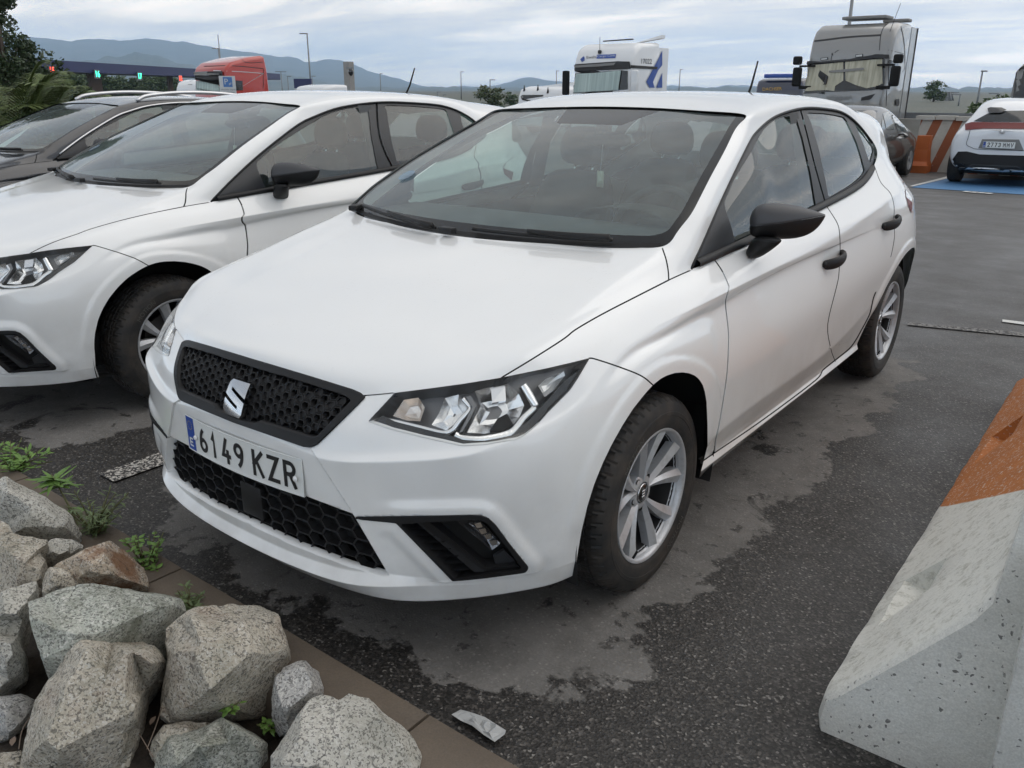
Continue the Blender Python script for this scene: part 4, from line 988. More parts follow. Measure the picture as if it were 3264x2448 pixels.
def mirror_housing(car):
    # columns read from the photo (inner edge to tip): x, top, seam, bottom; y depth runs back towards the tip
    cols=[(598,300,372,455),(625,215,383,492),(700,142,378,512),(850,138,362,522),(1000,152,340,524),(1150,186,314,500),(1270,228,292,430),(1340,255,278,330),(1362,264,270,282)]
    bul=[.012,.040,.062,.070,.066,.052,.032,.014,.004]; bak=[.015,.030,.036,.038,.036,.030,.022,.012,.004]
    up=[];lo=[]
    for (cx_,t_,s_,b_),f_,k_ in zip(cols,bul,bak):
        y=.655+.142*(cx_-598)/764.; P=lambda py,d: (lambda p,r: p-r*d)(at(*zp('q6',(cx_,py))[0],y=y),pray(*zp('q6',(cx_,py))[0]))
        up.append([P(s_,-k_),P(t_+(s_-t_)*.25,-k_),P(t_,-k_*.2),P(t_+(s_-t_)*.10,f_*.45),P(t_+(s_-t_)*.45,f_*.86),P(s_-6,f_*1.0),P(s_,f_*.97),P(s_,0)])
        lo.append([P(s_+2,-k_),P(s_+1,0),P(s_+1,f_*.93),P(s_+8,f_*.93),P(s_+(b_-s_)*.6,f_*.70),P(b_,f_*.12),P(b_-(b_-s_)*.1,-k_*.7),P(s_+(b_-s_)*.4,-k_)])
    def cre(n,k,rows): return {(min(i*n+j,(i+1)*n+j),max(i*n+j,(i+1)*n+j)):3. for i in range(k-1) for j in rows}
    for sx in (1,-1):
        e=bpy.data.objects.new('door_mirror',None); COL.objects.link(e); e.parent=car; e.empty_display_size=.05
        mm=(lambda m:m) if sx>0 else mirror
        obj('mirror_cap',mm(loft(up,cr=cre(8,9,(5,6)))),MT['mirror_cap'],e,fix=True); obj('mirror_shell',mm(loft(lo,cr=cre(8,9,(2,3)))),MT['black_plastic'],e,fix=True)
        def Q(a,b,d,y=.655): p=at(*zp('q6',(a,b))[0],y=y); return p-pray(*zp('q6',(a,b))[0])*d
        A=[Q(635,480,.03),Q(800,505,.045),Q(960,520,.03),Q(960,500,-.03),Q(800,480,-.04),Q(640,470,-.03)]
        M2=[Q(592,590,.03),Q(720,600,.035),Q(885,592,.018),Q(880,570,-.04),Q(720,560,-.05),Q(590,560,-.04)]
        Bf=[Q(528,682,-.005,.63),Q(600,742,.0,.63),Q(690,722,-.01,.66),Q(700,700,-.07,.68),Q(620,690,-.09,.68),Q(540,660,-.07,.66)]
        obj('mirror_foot',mm(loft([A,M2,Bf],sub=2)),MT['black_plastic'],e,fix=True)
        g=[up[1][0],up[6][0],up[6][1],up[2][1],up[1][1]]; obj('mirror_glass',mm(M_(np.array(g)+np.array([-.002,.004,0]),[(0,1,2,3,4)])),MT['chrome'],e,smooth=False)
MT['mirror_cap']=mat('mirror_cap_charcoal',(.042,.043,.048),.45); t,b=nodes(MT['mirror_cap']); L(t,bump_(t,noise_(t,coords(t),800.,2.),.15,.0005),b.inputs['Normal'])
def fittings(car):
    mirror_housing(car)
    # door handles
    for px_a,px_b in ((zp('q2',(508,1480))[0],zp('q2',(815,1385))[0]),(zp('q2',(1365,940))[0],zp('q2',(1570,880))[0])):
        a,_=hit(px_a); b,_=hit(px_b); c=(a+b)/2; Lh=.098
        y0,z0=c[1],c[2]; xs=sidex(y0,z0)
        ringsP=[]
        for t_ in np.linspace(-1,1,9):
            y=y0+t_*Lh; z=z0+.012*t_; out=.014+.036*(1-abs(t_)**2.6); w=(.021-.004*t_)*(1-.25*abs(t_)**3); th=.013
            ringsP.append([(xs+out-th,y,z-w),(xs+out-th*.2,y,z-w*1.1),(xs+out+.004,y,z),(xs+out-th*.2,y,z+w*1.1),(xs+out-th,y,z+w),(xs+out-th*1.3,y,z)])
        bowlr=[[(xs+.0015-d*1.0,y0+.012+r_*.075*math.cos(a_),z0+.002+r_*.036*math.sin(a_)) for a_ in np.linspace(0,2*math.pi,24,endpoint=False)] for r_,d in ((1.,-.002),(.85,.0),(.5,.0),(.1,.0))]
        both('door_handle',loft(ringsP,sub=1),'black_plastic',car)
        both('handle_base',loft([[ (xs+o,y0-s_*.078+q[0],z0-s_*.010+q[1]) for q in ((-.03,-.013),(-.03,.013),(.0,.017),(.03,.014),(.03,-.014),(.0,-.017))] for o in (-.004,.016) for s_ in (1,)],sub=1),'black_plastic',car)
    # roof aerial
    ae=obj('aerial',tube([(0,2.42,1.405),(0,2.47,1.475),(0,2.525,1.592)],[.0065,.006,.0045],8),MT['gap'],car); obj('aerial_foot',loft([[(r*math.cos(a),2.40+1.5*r*math.sin(a)+.01*k,1.400+z) for a in np.linspace(0,2*math.pi,12,endpoint=False)] for k,(r,z) in enumerate(((.028,0),(.022,.012),(.010,.024)))],sub=1),MT['gap'],car)
    # scuttle under the windscreen, wipers
    rows=[]
    for dv,dz in ((-.02,-.035),(.0,-.012),(.03,-.002)):
        rows.append([screen_pt(u,max(dv,0),0)+np.array([0,dv*1.2 if dv<0 else 0,dz]) for u in np.linspace(-.98,.98,40)])
    obj('scuttle',grid(rows),MT['black_plastic'],car)
    def wiper(u0,v0,u1,v1):
        a,b=screen_pt(u0,v0,-.018),screen_pt(u1,v1,-.018)
        q=[a+(b-a)*t for t in np.linspace(0,1,8)]; q=[screen_pt(u0+(u1-u0)*t,v0+(v1-v0)*t,-.014) for t in np.linspace(0,1,10)]
        obj('wiper_blade',tube(q,.0065,6),MT['black_plastic'],car); 
        arm=[screen_pt(u0+(u1-u0)*t*.55,v0+(v1-v0)*t*.55-.012*(1-t),-.03) for t in np.linspace(0,1,6)]; obj('wiper_arm',tube(arm,[.013,.012,.010,.009,.008,.007],6),MT['black_plastic'],car)
    wiper(.80,.018,.10,.030); wiper(-.12,.012,-.82,.045)
    obj('wiper_pivot',bevel(mesh('wiper_pivot',box(screen_pt(-.02,0,-.02),(.06,.03,.022)),MT['black_plastic']),.005),None,car)
    obj('wiper_pivot',bevel(mesh('wiper_pivot',box(screen_pt(-.90,.02,-.012),(.035,.07,.02),.5),MT['black_plastic']),.006),None,car)
    # under-floor, wheel housings
    obj('underbody',bevel(mesh('underbody',box((0,1.2,.30),(1.34,3.6,.16)),MT['wheel_well']),.02),None,car)
    obj('bumper_skirt',grid([[(x,-.78+.30*abs(x/.75)**3,.205) for x in np.linspace(-.78,.78,25)],[(x,-.55+.25*abs(x/.75)**3,.20) for x in np.linspace(-.78,.78,25)]]),MT['wheel_well'],car)
    for y0 in (0.,2.56):
        pr=[(r_,h) for r_,h in ((.40,.835 if y0==0 else .815),(.40,.60),(.05,.595))]; 
        a=np.linspace(-.28,math.pi+.28,40); rows=[[(h,y0+r_*math.cos(t)*(1.05 if y0==0 else (1.12 if t>1.57 else .72)),.30+r_*math.sin(t)*.985) for t in a] for r_,h in pr]
        both('wheel_housing',grid(rows),'wheel_well',car)
    both('splash_guard',box((.77,.395,.37),(.08,.03,.20)),'wheel_well',car)
    for s in (1,-1):
        blade_wheel(car,s,.742,0.,0.); blade_wheel(car,s,.735,2.564)
    # engine bay bulkhead so that no daylight shows through the openings
    obj('bulkhead',box((0,-.45,.52),(1.20,.06,.46)),MT['gap'],car)
def cabin(car):
    def bx(name,c,s,m,bw=.02,rx=0.):
        me=bevel(mesh(name,box((0,0,0),s),MT[m]),bw,3); o=obj(name,me,None,car,loc=c); o.rotation_euler=(rx,0,0); return o
    rows=[]
    for y,z in ((.10,.955),(.30,1.005),(.52,1.010),(.66,.985),(.70,.90),(.70,.62)): rows.append([(x,y+.10*(abs(x)/.7)**2,z-.02*(abs(x)/.7)**2) for x in np.linspace(-.70,.70,15)])
    obj('dashboard',grid(rows),MT['interior_mid'],car)
    hood_=[[(.36+.20*math.cos(a)*s_,.55+.10*s_*0+yy,1.0+.055*math.sin(a)*s_) for a in np.linspace(0,math.pi,13)] for s_,yy in ((1,.0),(1,.16),(.85,.17))]
    obj('instrument_hood',grid(hood_),MT['interior'],car)
    # steering wheel on the left-hand side
    sw_=bpy.data.objects.new('steering_wheel',None); COL.objects.link(sw_); sw_.parent=car; sw_.location=(.36,.80,.93); sw_.rotation_euler=(R_(-25),0,0)
    a=np.linspace(0,2*math.pi,41)[:-1]; tor=grid([[((.182+.015*math.cos(p))*math.cos(t),.015*math.sin(p),(.182+.015*math.cos(p))*math.sin(t)) for t in a] for p in np.linspace(0,2*math.pi,11)],True)
    obj('wheel_rim',tor,MT['interior'],sw_); obj('wheel_hub',bevel(mesh('wheel_hub',box((0,0,0),(.16,.05,.12)),MT['interior']),.03,3),None,sw_)
    for k in (-1,1): obj('wheel_spoke',box((k*.11,0,0),(.12,.02,.04)),MT['interior'],sw_)
    def seat(x,y,rear=False):
        e=bpy.data.objects.new('rear_seat' if rear else 'front_seat',None); COL.objects.link(e); e.parent=car; e.location=(x,y,.0)
        w=.24
        bk=[]
        for z,dy,ww,th in ((.52,.0,w,.11),(.70,.05,w*1.06,.12),(.88,.11,w,.11),(1.04,.16,w*.82,.09),(1.09,.18,w*.6,.05)): bk.append([(-ww,dy-th/2,z),(-ww*.8,dy-th*.75,z),(0,dy-th*.45,z),(ww*.8,dy-th*.75,z),(ww,dy-th/2,z),(ww*.9,dy+th/2,z),(0,dy+th*.6,z),(-ww*.9,dy+th/2,z)])
        obj('backrest',loft(bk,sub=1),MT['interior'],e)
        hr=[]
        for z,ww,th in ((1.11,.10,.05),(1.15,.135,.09),(1.23,.13,.09),(1.285,.09,.05)): hr.append([(-ww,.20-th/2,z),(0,.20-th*.7,z),(ww,.20-th/2,z),(ww,.20+th/2,z),(0,.20+th*.6,z),(-ww,.20+th/2,z)])
        obj('headrest',loft(hr,sub=1),MT['interior'],e)
        for k in (-.05,.05): obj('headrest_post',tube([(k,.19,1.06),(k,.20,1.13)],.006,6),MT['chrome'],e)
        obj('seat_cushion',bevel(mesh('seat_cushion',box((0,-.22,.46),(.48,.50,.16)),MT['interior']),.05,3),None,e)
    seat(.36,1.22); seat(-.36,1.22); seat(.36,2.10,True); seat(-.36,2.10,True)
    hl=[[(x,y,z-.03-.03*(abs(x)/.55)**3) for x in np.linspace(-.55,.55,13)] for y,z in ((1.08,1.375),(1.5,1.425),(2.0,1.425),(2.6,1.37),(3.0,1.32))]
    obj('headliner',grid(hl),MT['headliner'],car)
    obj('cabin_floor',box((0,1.5,.40),(1.40,2.6,.03)),MT['interior'],car)
    both('door_card',grid([[(.74,y,z) for y in np.linspace(.45,2.3,12)] for z in (.42,.7,.93)]),'interior',car)
    both('pillar_lining',grid([[(.60-.02*k,1.48+w_,1.36-.095*k) for w_ in (-.05,.05)] for k in (0,)]+[[(.70,1.43,.98),(.70,1.55,.98)]]),'interior_mid',car)
    mi=obj('interior_mirror',loft([[(-.115+.23*t,1.02+.012*q[0],1.255+q[1]*(1-.5*abs(2*t-1)**4)) for q in ((-1.5,-.028),(-1.5,.028),(1,.034),(1,-.034))] for t in np.linspace(0,1,7)],sub=1),MT['interior'],car)
    obj('mirror_mount',box((0,1.0,1.31),(.05,.04,.07)),MT['interior'],car)
    obj('boot_lining',box((0,2.9,.70),(1.1,.05,.6)),MT['interior'],car)
    # hanging air freshener below the mirror
    obj('air_freshener',box((.0,.985,1.10),(.030,.006,.065)),MT['freshener'],car); obj('freshener_cord',tube([(0,.995,1.235),(0,.985,1.13)],.0015,4),MT['white_cap'],car)
    # round emission sticker low on the right of the windscreen
    c=screen_pt(-.80,.30,-.001); ex=screen_pt(-.78,.30,-.001)-c; ez=screen_pt(-.80,.32,-.001)-c; ex/=np.linalg.norm(ex); ez/=np.linalg.norm(ez)
    ring=[c+.038*(math.cos(a_)*ex+math.sin(a_)*ez) for a_ in np.linspace(0,2*math.pi,28,endpoint=False)]; obj('emission_sticker',M_(ring,[tuple(range(28))]),MT['sticker'],car,smooth=False)
MT['freshener']=mat('freshener_card',(.72,.70,.55),.7); MT['sticker']=glassy('blue_sticker',(.45,.60,.72),.05,.2,(.30,(.20,.34,.48)))
# ------------------------------------------------------------------ granite rocks beside the kerb
def granite(name,c0,c1,moss,rust=0.):
    m=mat(name,c0,.85); t,b=nodes(m); co=coords(t)
    v=N(t,'ShaderNodeTexVoronoi',feature='F1'); v.inputs['Scale'].default_value=250.; dn=N(t,'ShaderNodeTexNoise',i_Scale=140.,i_Detail=2.); L(t,co,dn.inputs['Vector']); wv=N(t,'ShaderNodeMix',data_type='RGBA',blend_type='LINEAR_LIGHT'); wv.inputs[0].default_value=.006; L(t,co,wv.inputs[6]); L(t,dn.outputs['Color'],wv.inputs[7]); L(t,wv.outputs[2],v.inputs['Vector'])
    sr=N(t,'ShaderNodeSeparateColor'); L(t,v.outputs['Color'],sr.inputs[0])
    grains=ramp_(t,sr.outputs[0],[(0.,(.05,.048,.046)),(.20,(.11,.105,.10)),(.30,c1),(.75,c0),(.95,(.72,.70,.65)),(1.,(.78,.76,.72))])
    c=mixc(t,.68,mixc(t,mr_(t,noise_(t,co,9.,6.,.65),.3,.7,0.,1.),c0,c1),grains)
    ms=mr_(t,noise_(t,co,6.,7.,.68),.47,.62,0.,moss); c=mixc(t,ms,c,(.080,.088,.048))
    if rust: c=mixc(t,mr_(t,noise_(t,co,7.5,5.,.6),.52,.66,0.,rust),c,(.20,.085,.030))
    dk=mr_(t,noise_(t,co,3.5,6.,.6),.3,.7,.85,1.12); mm=N(t,'ShaderNodeMix',data_type='RGBA',blend_type='MULTIPLY'); mm.inputs[0].default_value=1.; L(t,c,mm.inputs[6]); L(t,dk,mm.inputs[7])
    cd=N(t,'ShaderNodeTexNoise',i_Scale=9.,i_Detail=5.); L(t,co,cd.inputs['Vector']); cw=N(t,'ShaderNodeMix',data_type='RGBA',blend_type='LINEAR_LIGHT'); cw.inputs[0].default_value=.12; L(t,co,cw.inputs[6]); L(t,cd.outputs['Color'],cw.inputs[7])
    ck=N(t,'ShaderNodeTexVoronoi',feature='DISTANCE_TO_EDGE'); ck.inputs['Scale'].default_value=7.; L(t,cw.outputs[2],ck.inputs['Vector']); crk=math_(t,'MULTIPLY',mr_(t,ck.outputs['Distance'],.004,.014,1.,0.),mr_(t,noise_(t,co,5.,3.),.48,.58,0.,.8))
    L(t,mixc(t,crk,mm.outputs[2],(.05,.045,.04)),b.inputs['Base Color'])
    nb=bump_(t,noise_(t,co,170.,5.,.7),.6,.004); nb=bump_(t,noise_(t,co,40.,7.,.72),.9,.014,nb); L(t,nb,b.inputs['Normal']); return m
MT['gr_light']=granite('light_granite',(.67,.645,.58),(.51,.485,.425),.25); MT['gr_brown']=granite('brown_granite',(.62,.565,.47),(.47,.42,.34),.35,.25); MT['gr_green']=granite('green_granite',(.52,.535,.475),(.37,.385,.33),.62); MT['gr_rust']=granite('rusty_granite',(.60,.50,.385),(.46,.37,.28),.2,.85); MT['gr_dark']=granite('dark_granite',(.60,.585,.56),(.36,.35,.34),.1)
def chip(bm,r2,n):
    """knock flat flakes off the corners"""
    for _ in range(7):
        d=Vector((r2.gauss(0,1),r2.gauss(0,1),r2.gauss(0,1)))
        d.normalize(); d=(d+n*.55).normalized(); pr=[v.co.dot(d) for v in bm.verts]; hi,lo=max(pr),min(pr); cutv=hi-(hi-lo)*r2.uniform(.05,.13)
        g=bm.verts[:]+bm.edges[:]+bm.faces[:]; r=bmesh.ops.bisect_plane(bm,geom=g,plane_co=d*cutv,plane_no=d,clear_outer=True)
        ed=[e for e in r['geom_cut'] if isinstance(e,bmesh.types.BMEdge)]
        if ed: bmesh.ops.holes_fill(bm,edges=ed,sides=0)
    bmesh.ops.remove_doubles(bm,verts=bm.verts,dist=.0015); bmesh.ops.recalc_face_normals(bm,faces=bm.faces)
    bmesh.ops.triangulate(bm,faces=[f for f in bm.faces if len(f.verts)>3])
    for it in range(2):
        es=[e for e in bm.edges if e.calc_length()>.024]
        bmesh.ops.subdivide_edges(bm,edges=es,cuts=1); bmesh.ops.triangulate(bm,faces=[f for f in bm.faces if len(f.verts)>3])
def rock(label,k,sil,ridge,z0,mt,h=.07,back=.14,tilt=50,seed=0):
    """outline sil and inner edge points ridge (x,y,bulge) read from the photo; z0 = height of its lower rim"""
    z0=z0+.07; S=np.array(zp(k,*sil)); low=S[np.argmax(S[:,1])]; A=at(*low,z=z0); vd=pray(*S.mean(0)); hv=np.array([vd[0],vd[1],0]); hv/=np.linalg.norm(hv)
    n=-hv*math.cos(R_(90-tilt))+np.array([0,0,1])*math.sin(R_(90-tilt)); n/=np.linalg.norm(n)
    def onp(p): r=pray(*p); t=((A-CC)@n)/(r@n); return CC+t*r
    # denser, slightly ragged outline
    pts=[];r2=random.Random(seed)
    for i in range(len(S)):
        a,b_=S[i],S[(i+1)%len(S)]; nseg=max(1,int(np.linalg.norm(b_-a)/38))
        for j in range(nseg): 
            q=a+(b_-a)*j/nseg
            if j: q=q+np.array([r2.uniform(-4,4),r2.uniform(-4,4)])
            pts.append(q)
    S2=np.array(pts); B3=np.array([onp(p) for p in S2])
    R2=[zp(k,(a,b_))[0] for a,b_,c in ridge]; hb=[c for a,b_,c in ridge]
    I3=[onp(p)-pray(*p)*(c*h) for p,c in zip(R2,hb)]
    from mathutils.geometry import delaunay_2d_cdt
    allp=[Vector((p[0],-p[1])) for p in list(S2)+list(R2)]; N0=len(S2)
    res=delaunay_2d_cdt(allp,[(i,(i+1)%N0) for i in range(N0)],[],1,1e-4)
    P3=np.concatenate([B3,np.array(I3).reshape(-1,3)]); vv=[]
    for q,orig in zip(res[0],res[3]):
        if orig: vv.append(P3[orig[0]])
        else: vv.append(onp((q[0],-q[1])))
    nb=len(vv); loopi=[next(i for i,o in enumerate(res[3]) if kx in o) for kx in range(N0)]
    V=[tuple(p) for p in vv]; F=[tuple(f) for f in res[2]]
    c3=B3.mean(0); prev=loopi
    for sc_,dp in ((1.03,.35),(.95,.75),(.6,1.)):
        ring=[]
        for i in range(N0):
            q=c3+(B3[i]-c3)*sc_-n*back*dp; q=q+np.array([0,0,-back*.3*dp]); ring.append(len(V)); V.append(tuple(q))
        for i in range(N0): j=(i+1)%N0; F.append((prev[j],prev[i],ring[i],ring[j]))
        prev=ring
    F.append(tuple(prev[::-1]))
    me=bpy.data.meshes.new('rock'); me.from_pydata(V,[],F); bm=bmesh.new(); bm.from_mesh(me)
    bmesh.ops.recalc_face_normals(bm,faces=bm.faces); bmesh.ops.triangulate(bm,faces=bm.faces)
    for it in range(2):
        es=[e for e in bm.edges if e.calc_length()>.022]
        bmesh.ops.subdivide_edges(bm,edges=es,cuts=1,use_grid_fill=True); bmesh.ops.triangulate(bm,faces=bm.faces)
    chip(bm,r2,Vector(n))
    bm.normal_update()
    off=Vector((seed*3.1,seed*1.7,0))
    for v in bm.verts:
        p=v.co; d=.006*mnoise.fractal(p*9+off,1.,2.,4)+.006*mnoise.ridged_multi_fractal(p*26+off,.9,2.1,3,1.,2.)*.5
        v.co=p+v.normal*d
    bm.to_mesh(me); bm.free(); me.polygons.foreach_set('use_smooth',[True]*len(me.polygons)); me.set_sharp_from_angle(angle=R_(24)); me.materials.append(MT[mt])
    o=bpy.data.objects.new('granite_rock',me); COL.objects.link(o); tag(o,label,'rock','granite rocks beside the kerb'); return o
rock('pale speckled boulder at the left edge, highest of the rock pile','s6',[(-60,335),(0,335),(60,350),(200,420),(420,540),(640,690),(760,760),(850,850),(900,930),(880,1010),(780,1050),(560,1110),(380,1090),(120,1060),(90,900),(-60,800)],[(100,560,1.),(430,700,1.15),(700,930,.9),(820,960,.5),(300,950,.7)],.10,'gr_light',.10,.2,48,1)
rock('brown rock slab at the left edge under the pale boulder','s6',[(-80,820),(20,850),(70,900),(120,1062),(380,1095),(550,1115),(560,1170),(480,1260),(530,1340),(510,1480),(500,1660),(460,1760),(-80,1800)],[(100,1180,1.),(420,1190,.8),(250,1420,1.1),(450,1500,.9),(60,1600,.9)],.08,'gr_brown',.09,.16,45,2)
rock('small light grey rock wedged behind the rusty rock','s6',[(525,1300),(540,1180),(600,1090),(660,1065),(790,1105),(980,1145),(960,1180),(820,1265),(640,1330)],[(640,1170,1.),(760,1180,1.),(700,1270,.6)],.10,'gr_light',.06,.1,48,3)
rock('rust-stained brown rock with orange patch beside the clover','s6',[(760,1310),(920,1200),(1060,1115),(1150,1070),(1260,1110),(1430,1200),(1560,1340),(1650,1390),(1700,1500),(1715,1640),(1400,1660),(900,1650),(700,1500),(600,1400)],[(1120,1180,1.),(1350,1290,.9),(800,1330,.7),(1000,1350,1.2),(1250,1440,1.15),(1500,1520,.9),(1620,1560,.6)],.08,'gr_rust',.09,.15,50,4)
rock('small pale lump in front of the rusty rock','s6',[(510,1570),(530,1440),(680,1425),(850,1440),(910,1540),(940,1620),(880,1720),(600,1760),(510,1700)],[(640,1520,1.),(790,1530,.9),(720,1640,.6)],.10,'gr_brown',.07,.12,48,5)
rock('wide greenish slab with flat lichen-grey top','s7',[(190,345),(215,290),(262,190),(480,110),(700,42),(1100,5),(1300,18),(1460,35),(1560,90),(1605,190),(1645,275),(1500,420),(1480,560),(1470,760),(1380,900),(800,960),(520,930),(400,860),(330,835),(260,740),(240,560)],[(260,300,.9),(350,540,1.2),(520,490,1.3),(800,470,1.25),(1100,505,1.3),(1480,330,1.05),(900,200,.75),(1300,150,.7),(400,700,.9),(700,700,1.),(1300,640,1.)],.04,'gr_green',.13,.22,52,6)
rock('upright grey rock cut by the left edge, next to the greenish slab','s7',[(-60,130),(0,110),(160,60),(310,0),(300,90),(240,190),(235,240),(185,340),(150,500),(195,640),(185,800),(100,900),(0,990),(-60,1010)],[(100,250,1.),(60,600,1.1),(120,760,.8),(200,160,.7)],.04,'gr_light',.10,.2,50,7)
rock('large tan boulder with ochre lichen spot at front left','s7',[(590,620),(640,560),(700,505),(850,500),(1000,522),(1100,500),(1200,480),(1280,530),(1390,640),(1435,720),(1400,800),(1340,870),(1290,950),(1260,1100),(1240,1180),(1190,1400),(1150,1500),(1120,1680),(600,1760),(180,1760),(250,1350),(320,1060),(400,930),(480,840),(540,740)],[(760,620,.9),(1150,600,.85),(1330,730,.8),(620,900,1.1),(900,1000,1.3),(1000,1060,1.4),(700,1250,1.4),(500,1250,1.1),(1150,1150,1.2),(900,1400,1.2),(400,1500,1.1)],-.02,'gr_brown',.15,.22,48,8)
rock('squared block with pale tilted top face next to the kerb','r7',[(845,960),(950,872),(1000,855),(1100,842),(1180,800),(1240,787),(1300,788),(1340,805),(1393,855),(1405,940),(1440,1030),(1450,1075),(1430,1120),(1400,1170),(1380,1260),(1340,1330),(1250,1390),(1100,1430),(950,1425),(870,1415),(815,1380),(830,1200),(850,1100)],[(960,890,.8),(1030,1065,1.5),(1100,1185,1.75),(1250,1130,1.45),(1435,1065,.6),(1250,900,.6),(1120,960,.9),(900,1100,1.1),(950,1280,1.2),(1200,1290,1.2),(1330,1240,.8)],.0,'gr_brown',.13,.22,50,9)
rock('small dark egg-shaped rock leaning on the kerb','r7',[(1380,1270),(1400,1205),(1440,1152),(1490,1125),(1535,1113),(1600,1150),(1625,1230),(1620,1280),(1560,1340),(1500,1400),(1450,1455),(1410,1468),(1378,1420)],[(1450,1200,1.),(1540,1200,1.1),(1470,1300,1.3),(1560,1270,.9),(1420,1380,.7)],.02,'gr_dark',.08,.14,55,10)
rock('big speckled boulder with a central groove at bottom centre','r7',[(1375,1600),(1440,1500),(1500,1400),(1560,1312),(1620,1288),(1660,1300),(1700,1330),(1730,1322),(1760,1295),(1850,1320),(1950,1400),(2020,1450),(2080,1520),(2120,1600),(2210,1670),(2250,1760),(1375,1760)],[(1570,1400,1.),(1700,1420,.75),(1700,1500,.7),(1850,1420,1.1),(1950,1520,1.05),(1560,1560,1.2),(1800,1600,1.),(2050,1620,.9),(1450,1650,1.1)],-.02,'gr_light',.13,.2,48,11)
rock('greenish rock with a flat side at bottom centre left','r7',[(740,1760),(800,1590),(850,1500),(1000,1470),(1100,1412),(1180,1385),(1250,1340),(1298,1345),(1320,1390),(1340,1450),(1362,1560),(1395,1670),(1395,1760)],[(1000,1550,1.),(1200,1440,.9),(1180,1600,1.3),(1280,1520,1.),(900,1640,1.)],-.03,'gr_green',.12,.2,48,12)
rock('thin brown rock half hidden behind the greenish rock','r7',[(765,1560),(770,1525),(830,1450),(900,1432),(1080,1425),(1010,1475),(950,1560),(860,1640),(800,1640)],[(850,1490,1.),(930,1460,.8),(860,1540,.8)],-.02,'gr_brown',.06,.12,50,13)
rock('tan rock at the bottom edge in front of the large boulder','r7',[(90,1760),(200,1620),(270,1580),(400,1535),(500,1490),(590,1478),(640,1510),(655,1560),(662,1650),(650,1760)],[(330,1620,1.),(520,1560,1.),(580,1620,.8),(420,1680,1.2)],-.05,'gr_brown',.10,.2,48,14)
rock('flat dark-edged rock low at the left edge','r7',[(-60,1320),(0,1310),(100,1298),(160,1315),(182,1345),(170,1390),(90,1470),(40,1500),(-60,1520)],[(40,1370,1.1),(110,1350,.8),(60,1430,1.)],-.02,'gr_dark',.08,.15,50,15)
rock('brown corner rock at the bottom left of the picture','r7',[(-60,1580),(60,1570),(132,1580),(115,1640),(120,1760),(-60,1760)],[(30,1640,1.),(80,1660,.8)],-.05,'gr_brown',.08,.15,50,16)
rock('thin rock sliver below the pale boulder at the left edge','r7',[(-60,360),(10,385),(40,440),(48,480),(20,500),(-60,500)],[(0,440,1.)],.10,'gr_brown',.05,.12,50,17)
# dead leaves and twigs between the rocks
MT['dead_leaf']=mat('dead_leaf',(.16,.115,.085),.8); MT['twig']=mat('dry_twig',(.17,.13,.10),.8); MT['pebble']=mat('rusty_pebble',(.20,.09,.04),.8)
def leafmesh(l,w,curl): return grid([[(-w*.0,0,0),(w*.0,0,0)],[(-w*.5,l*.35,curl*.5),(w*.5,l*.35,curl*.6)],[(-w*.45,l*.65,curl),(w*.45,l*.65,curl*.8)],[(-.001,l,curl*.6),(.001,l,curl*.6)]])
for k,a,b_,rz,lab in (('r7',755,1440,.3,'dry leaf right of the large tan boulder'),('r7',60,1545,.8,'dry leaf near the bottom left corner rock')):
    p=at(*zp(k,(a,b_))[0],z=.10); o=obj('dead_leaf',leafmesh(.022,.014,.005),MT['dead_leaf'],loc=tuple(p)); o.rotation_euler=(.2,-.2,rz); tag(o,lab,'leaf','dead leaves between the rocks')
for q,lab in (([(150,1400),(110,1470),(95,1560)],'pale dry twig at the left beside the flat dark-edged rock'),([(830,1300),(790,1430),(740,1560)],'long dry twig in the gap right of the large tan boulder'),([(770,1600),(700,1480)],'short dry twig above the tan rock at the bottom edge')):
    P=[at(*p,z=.12) for p in zp('r7',*q)]; o=obj('dry_twig',tube(chain(P,4),.0012,5),MT['twig']); tag(o,lab,'twig','dry twigs between the rocks')
# ------------------------------------------------------------------ weeds
def foliage(name,c0,c1):
    m=mat(name,c0,.55,0.,Subsurface_Weight=.0); t,b=nodes(m); co=coords(t); L(t,mixc(t,mr_(t,noise_(t,co,25.,3.),.3,.7,0.,1.),c0,c1),b.inputs['Base Color'])
    b.inputs['Transmission Weight'].default_value=0.; return m
MT['weed']=foliage('weed_green',(.15,.27,.05),(.08,.16,.03)); MT['weed_dull']=foliage('dull_weed_green',(.14,.19,.075),(.07,.105,.035)); MT['stem']=mat('weed_stem',(.11,.11,.045),.7)
def blade(p,dirv,l,w,up=(0,0,1),droop=.3):
    d=np.array(dirv,float); d/=np.linalg.norm(d); s=np.cross(d,up); s/=max(np.linalg.norm(s),1e-6); u=np.cross(s,d); rows=[]
    for t_,ww in ((0,.15),(.3,.9),(.6,.8),(1,.05)):
        c=np.array(p)+d*l*t_-np.array([0,0,1])*droop*l*t_*t_; rows.append([c-s*w*ww/2,c+u*w*.12,c+s*w*ww/2])
    return grid(rows)
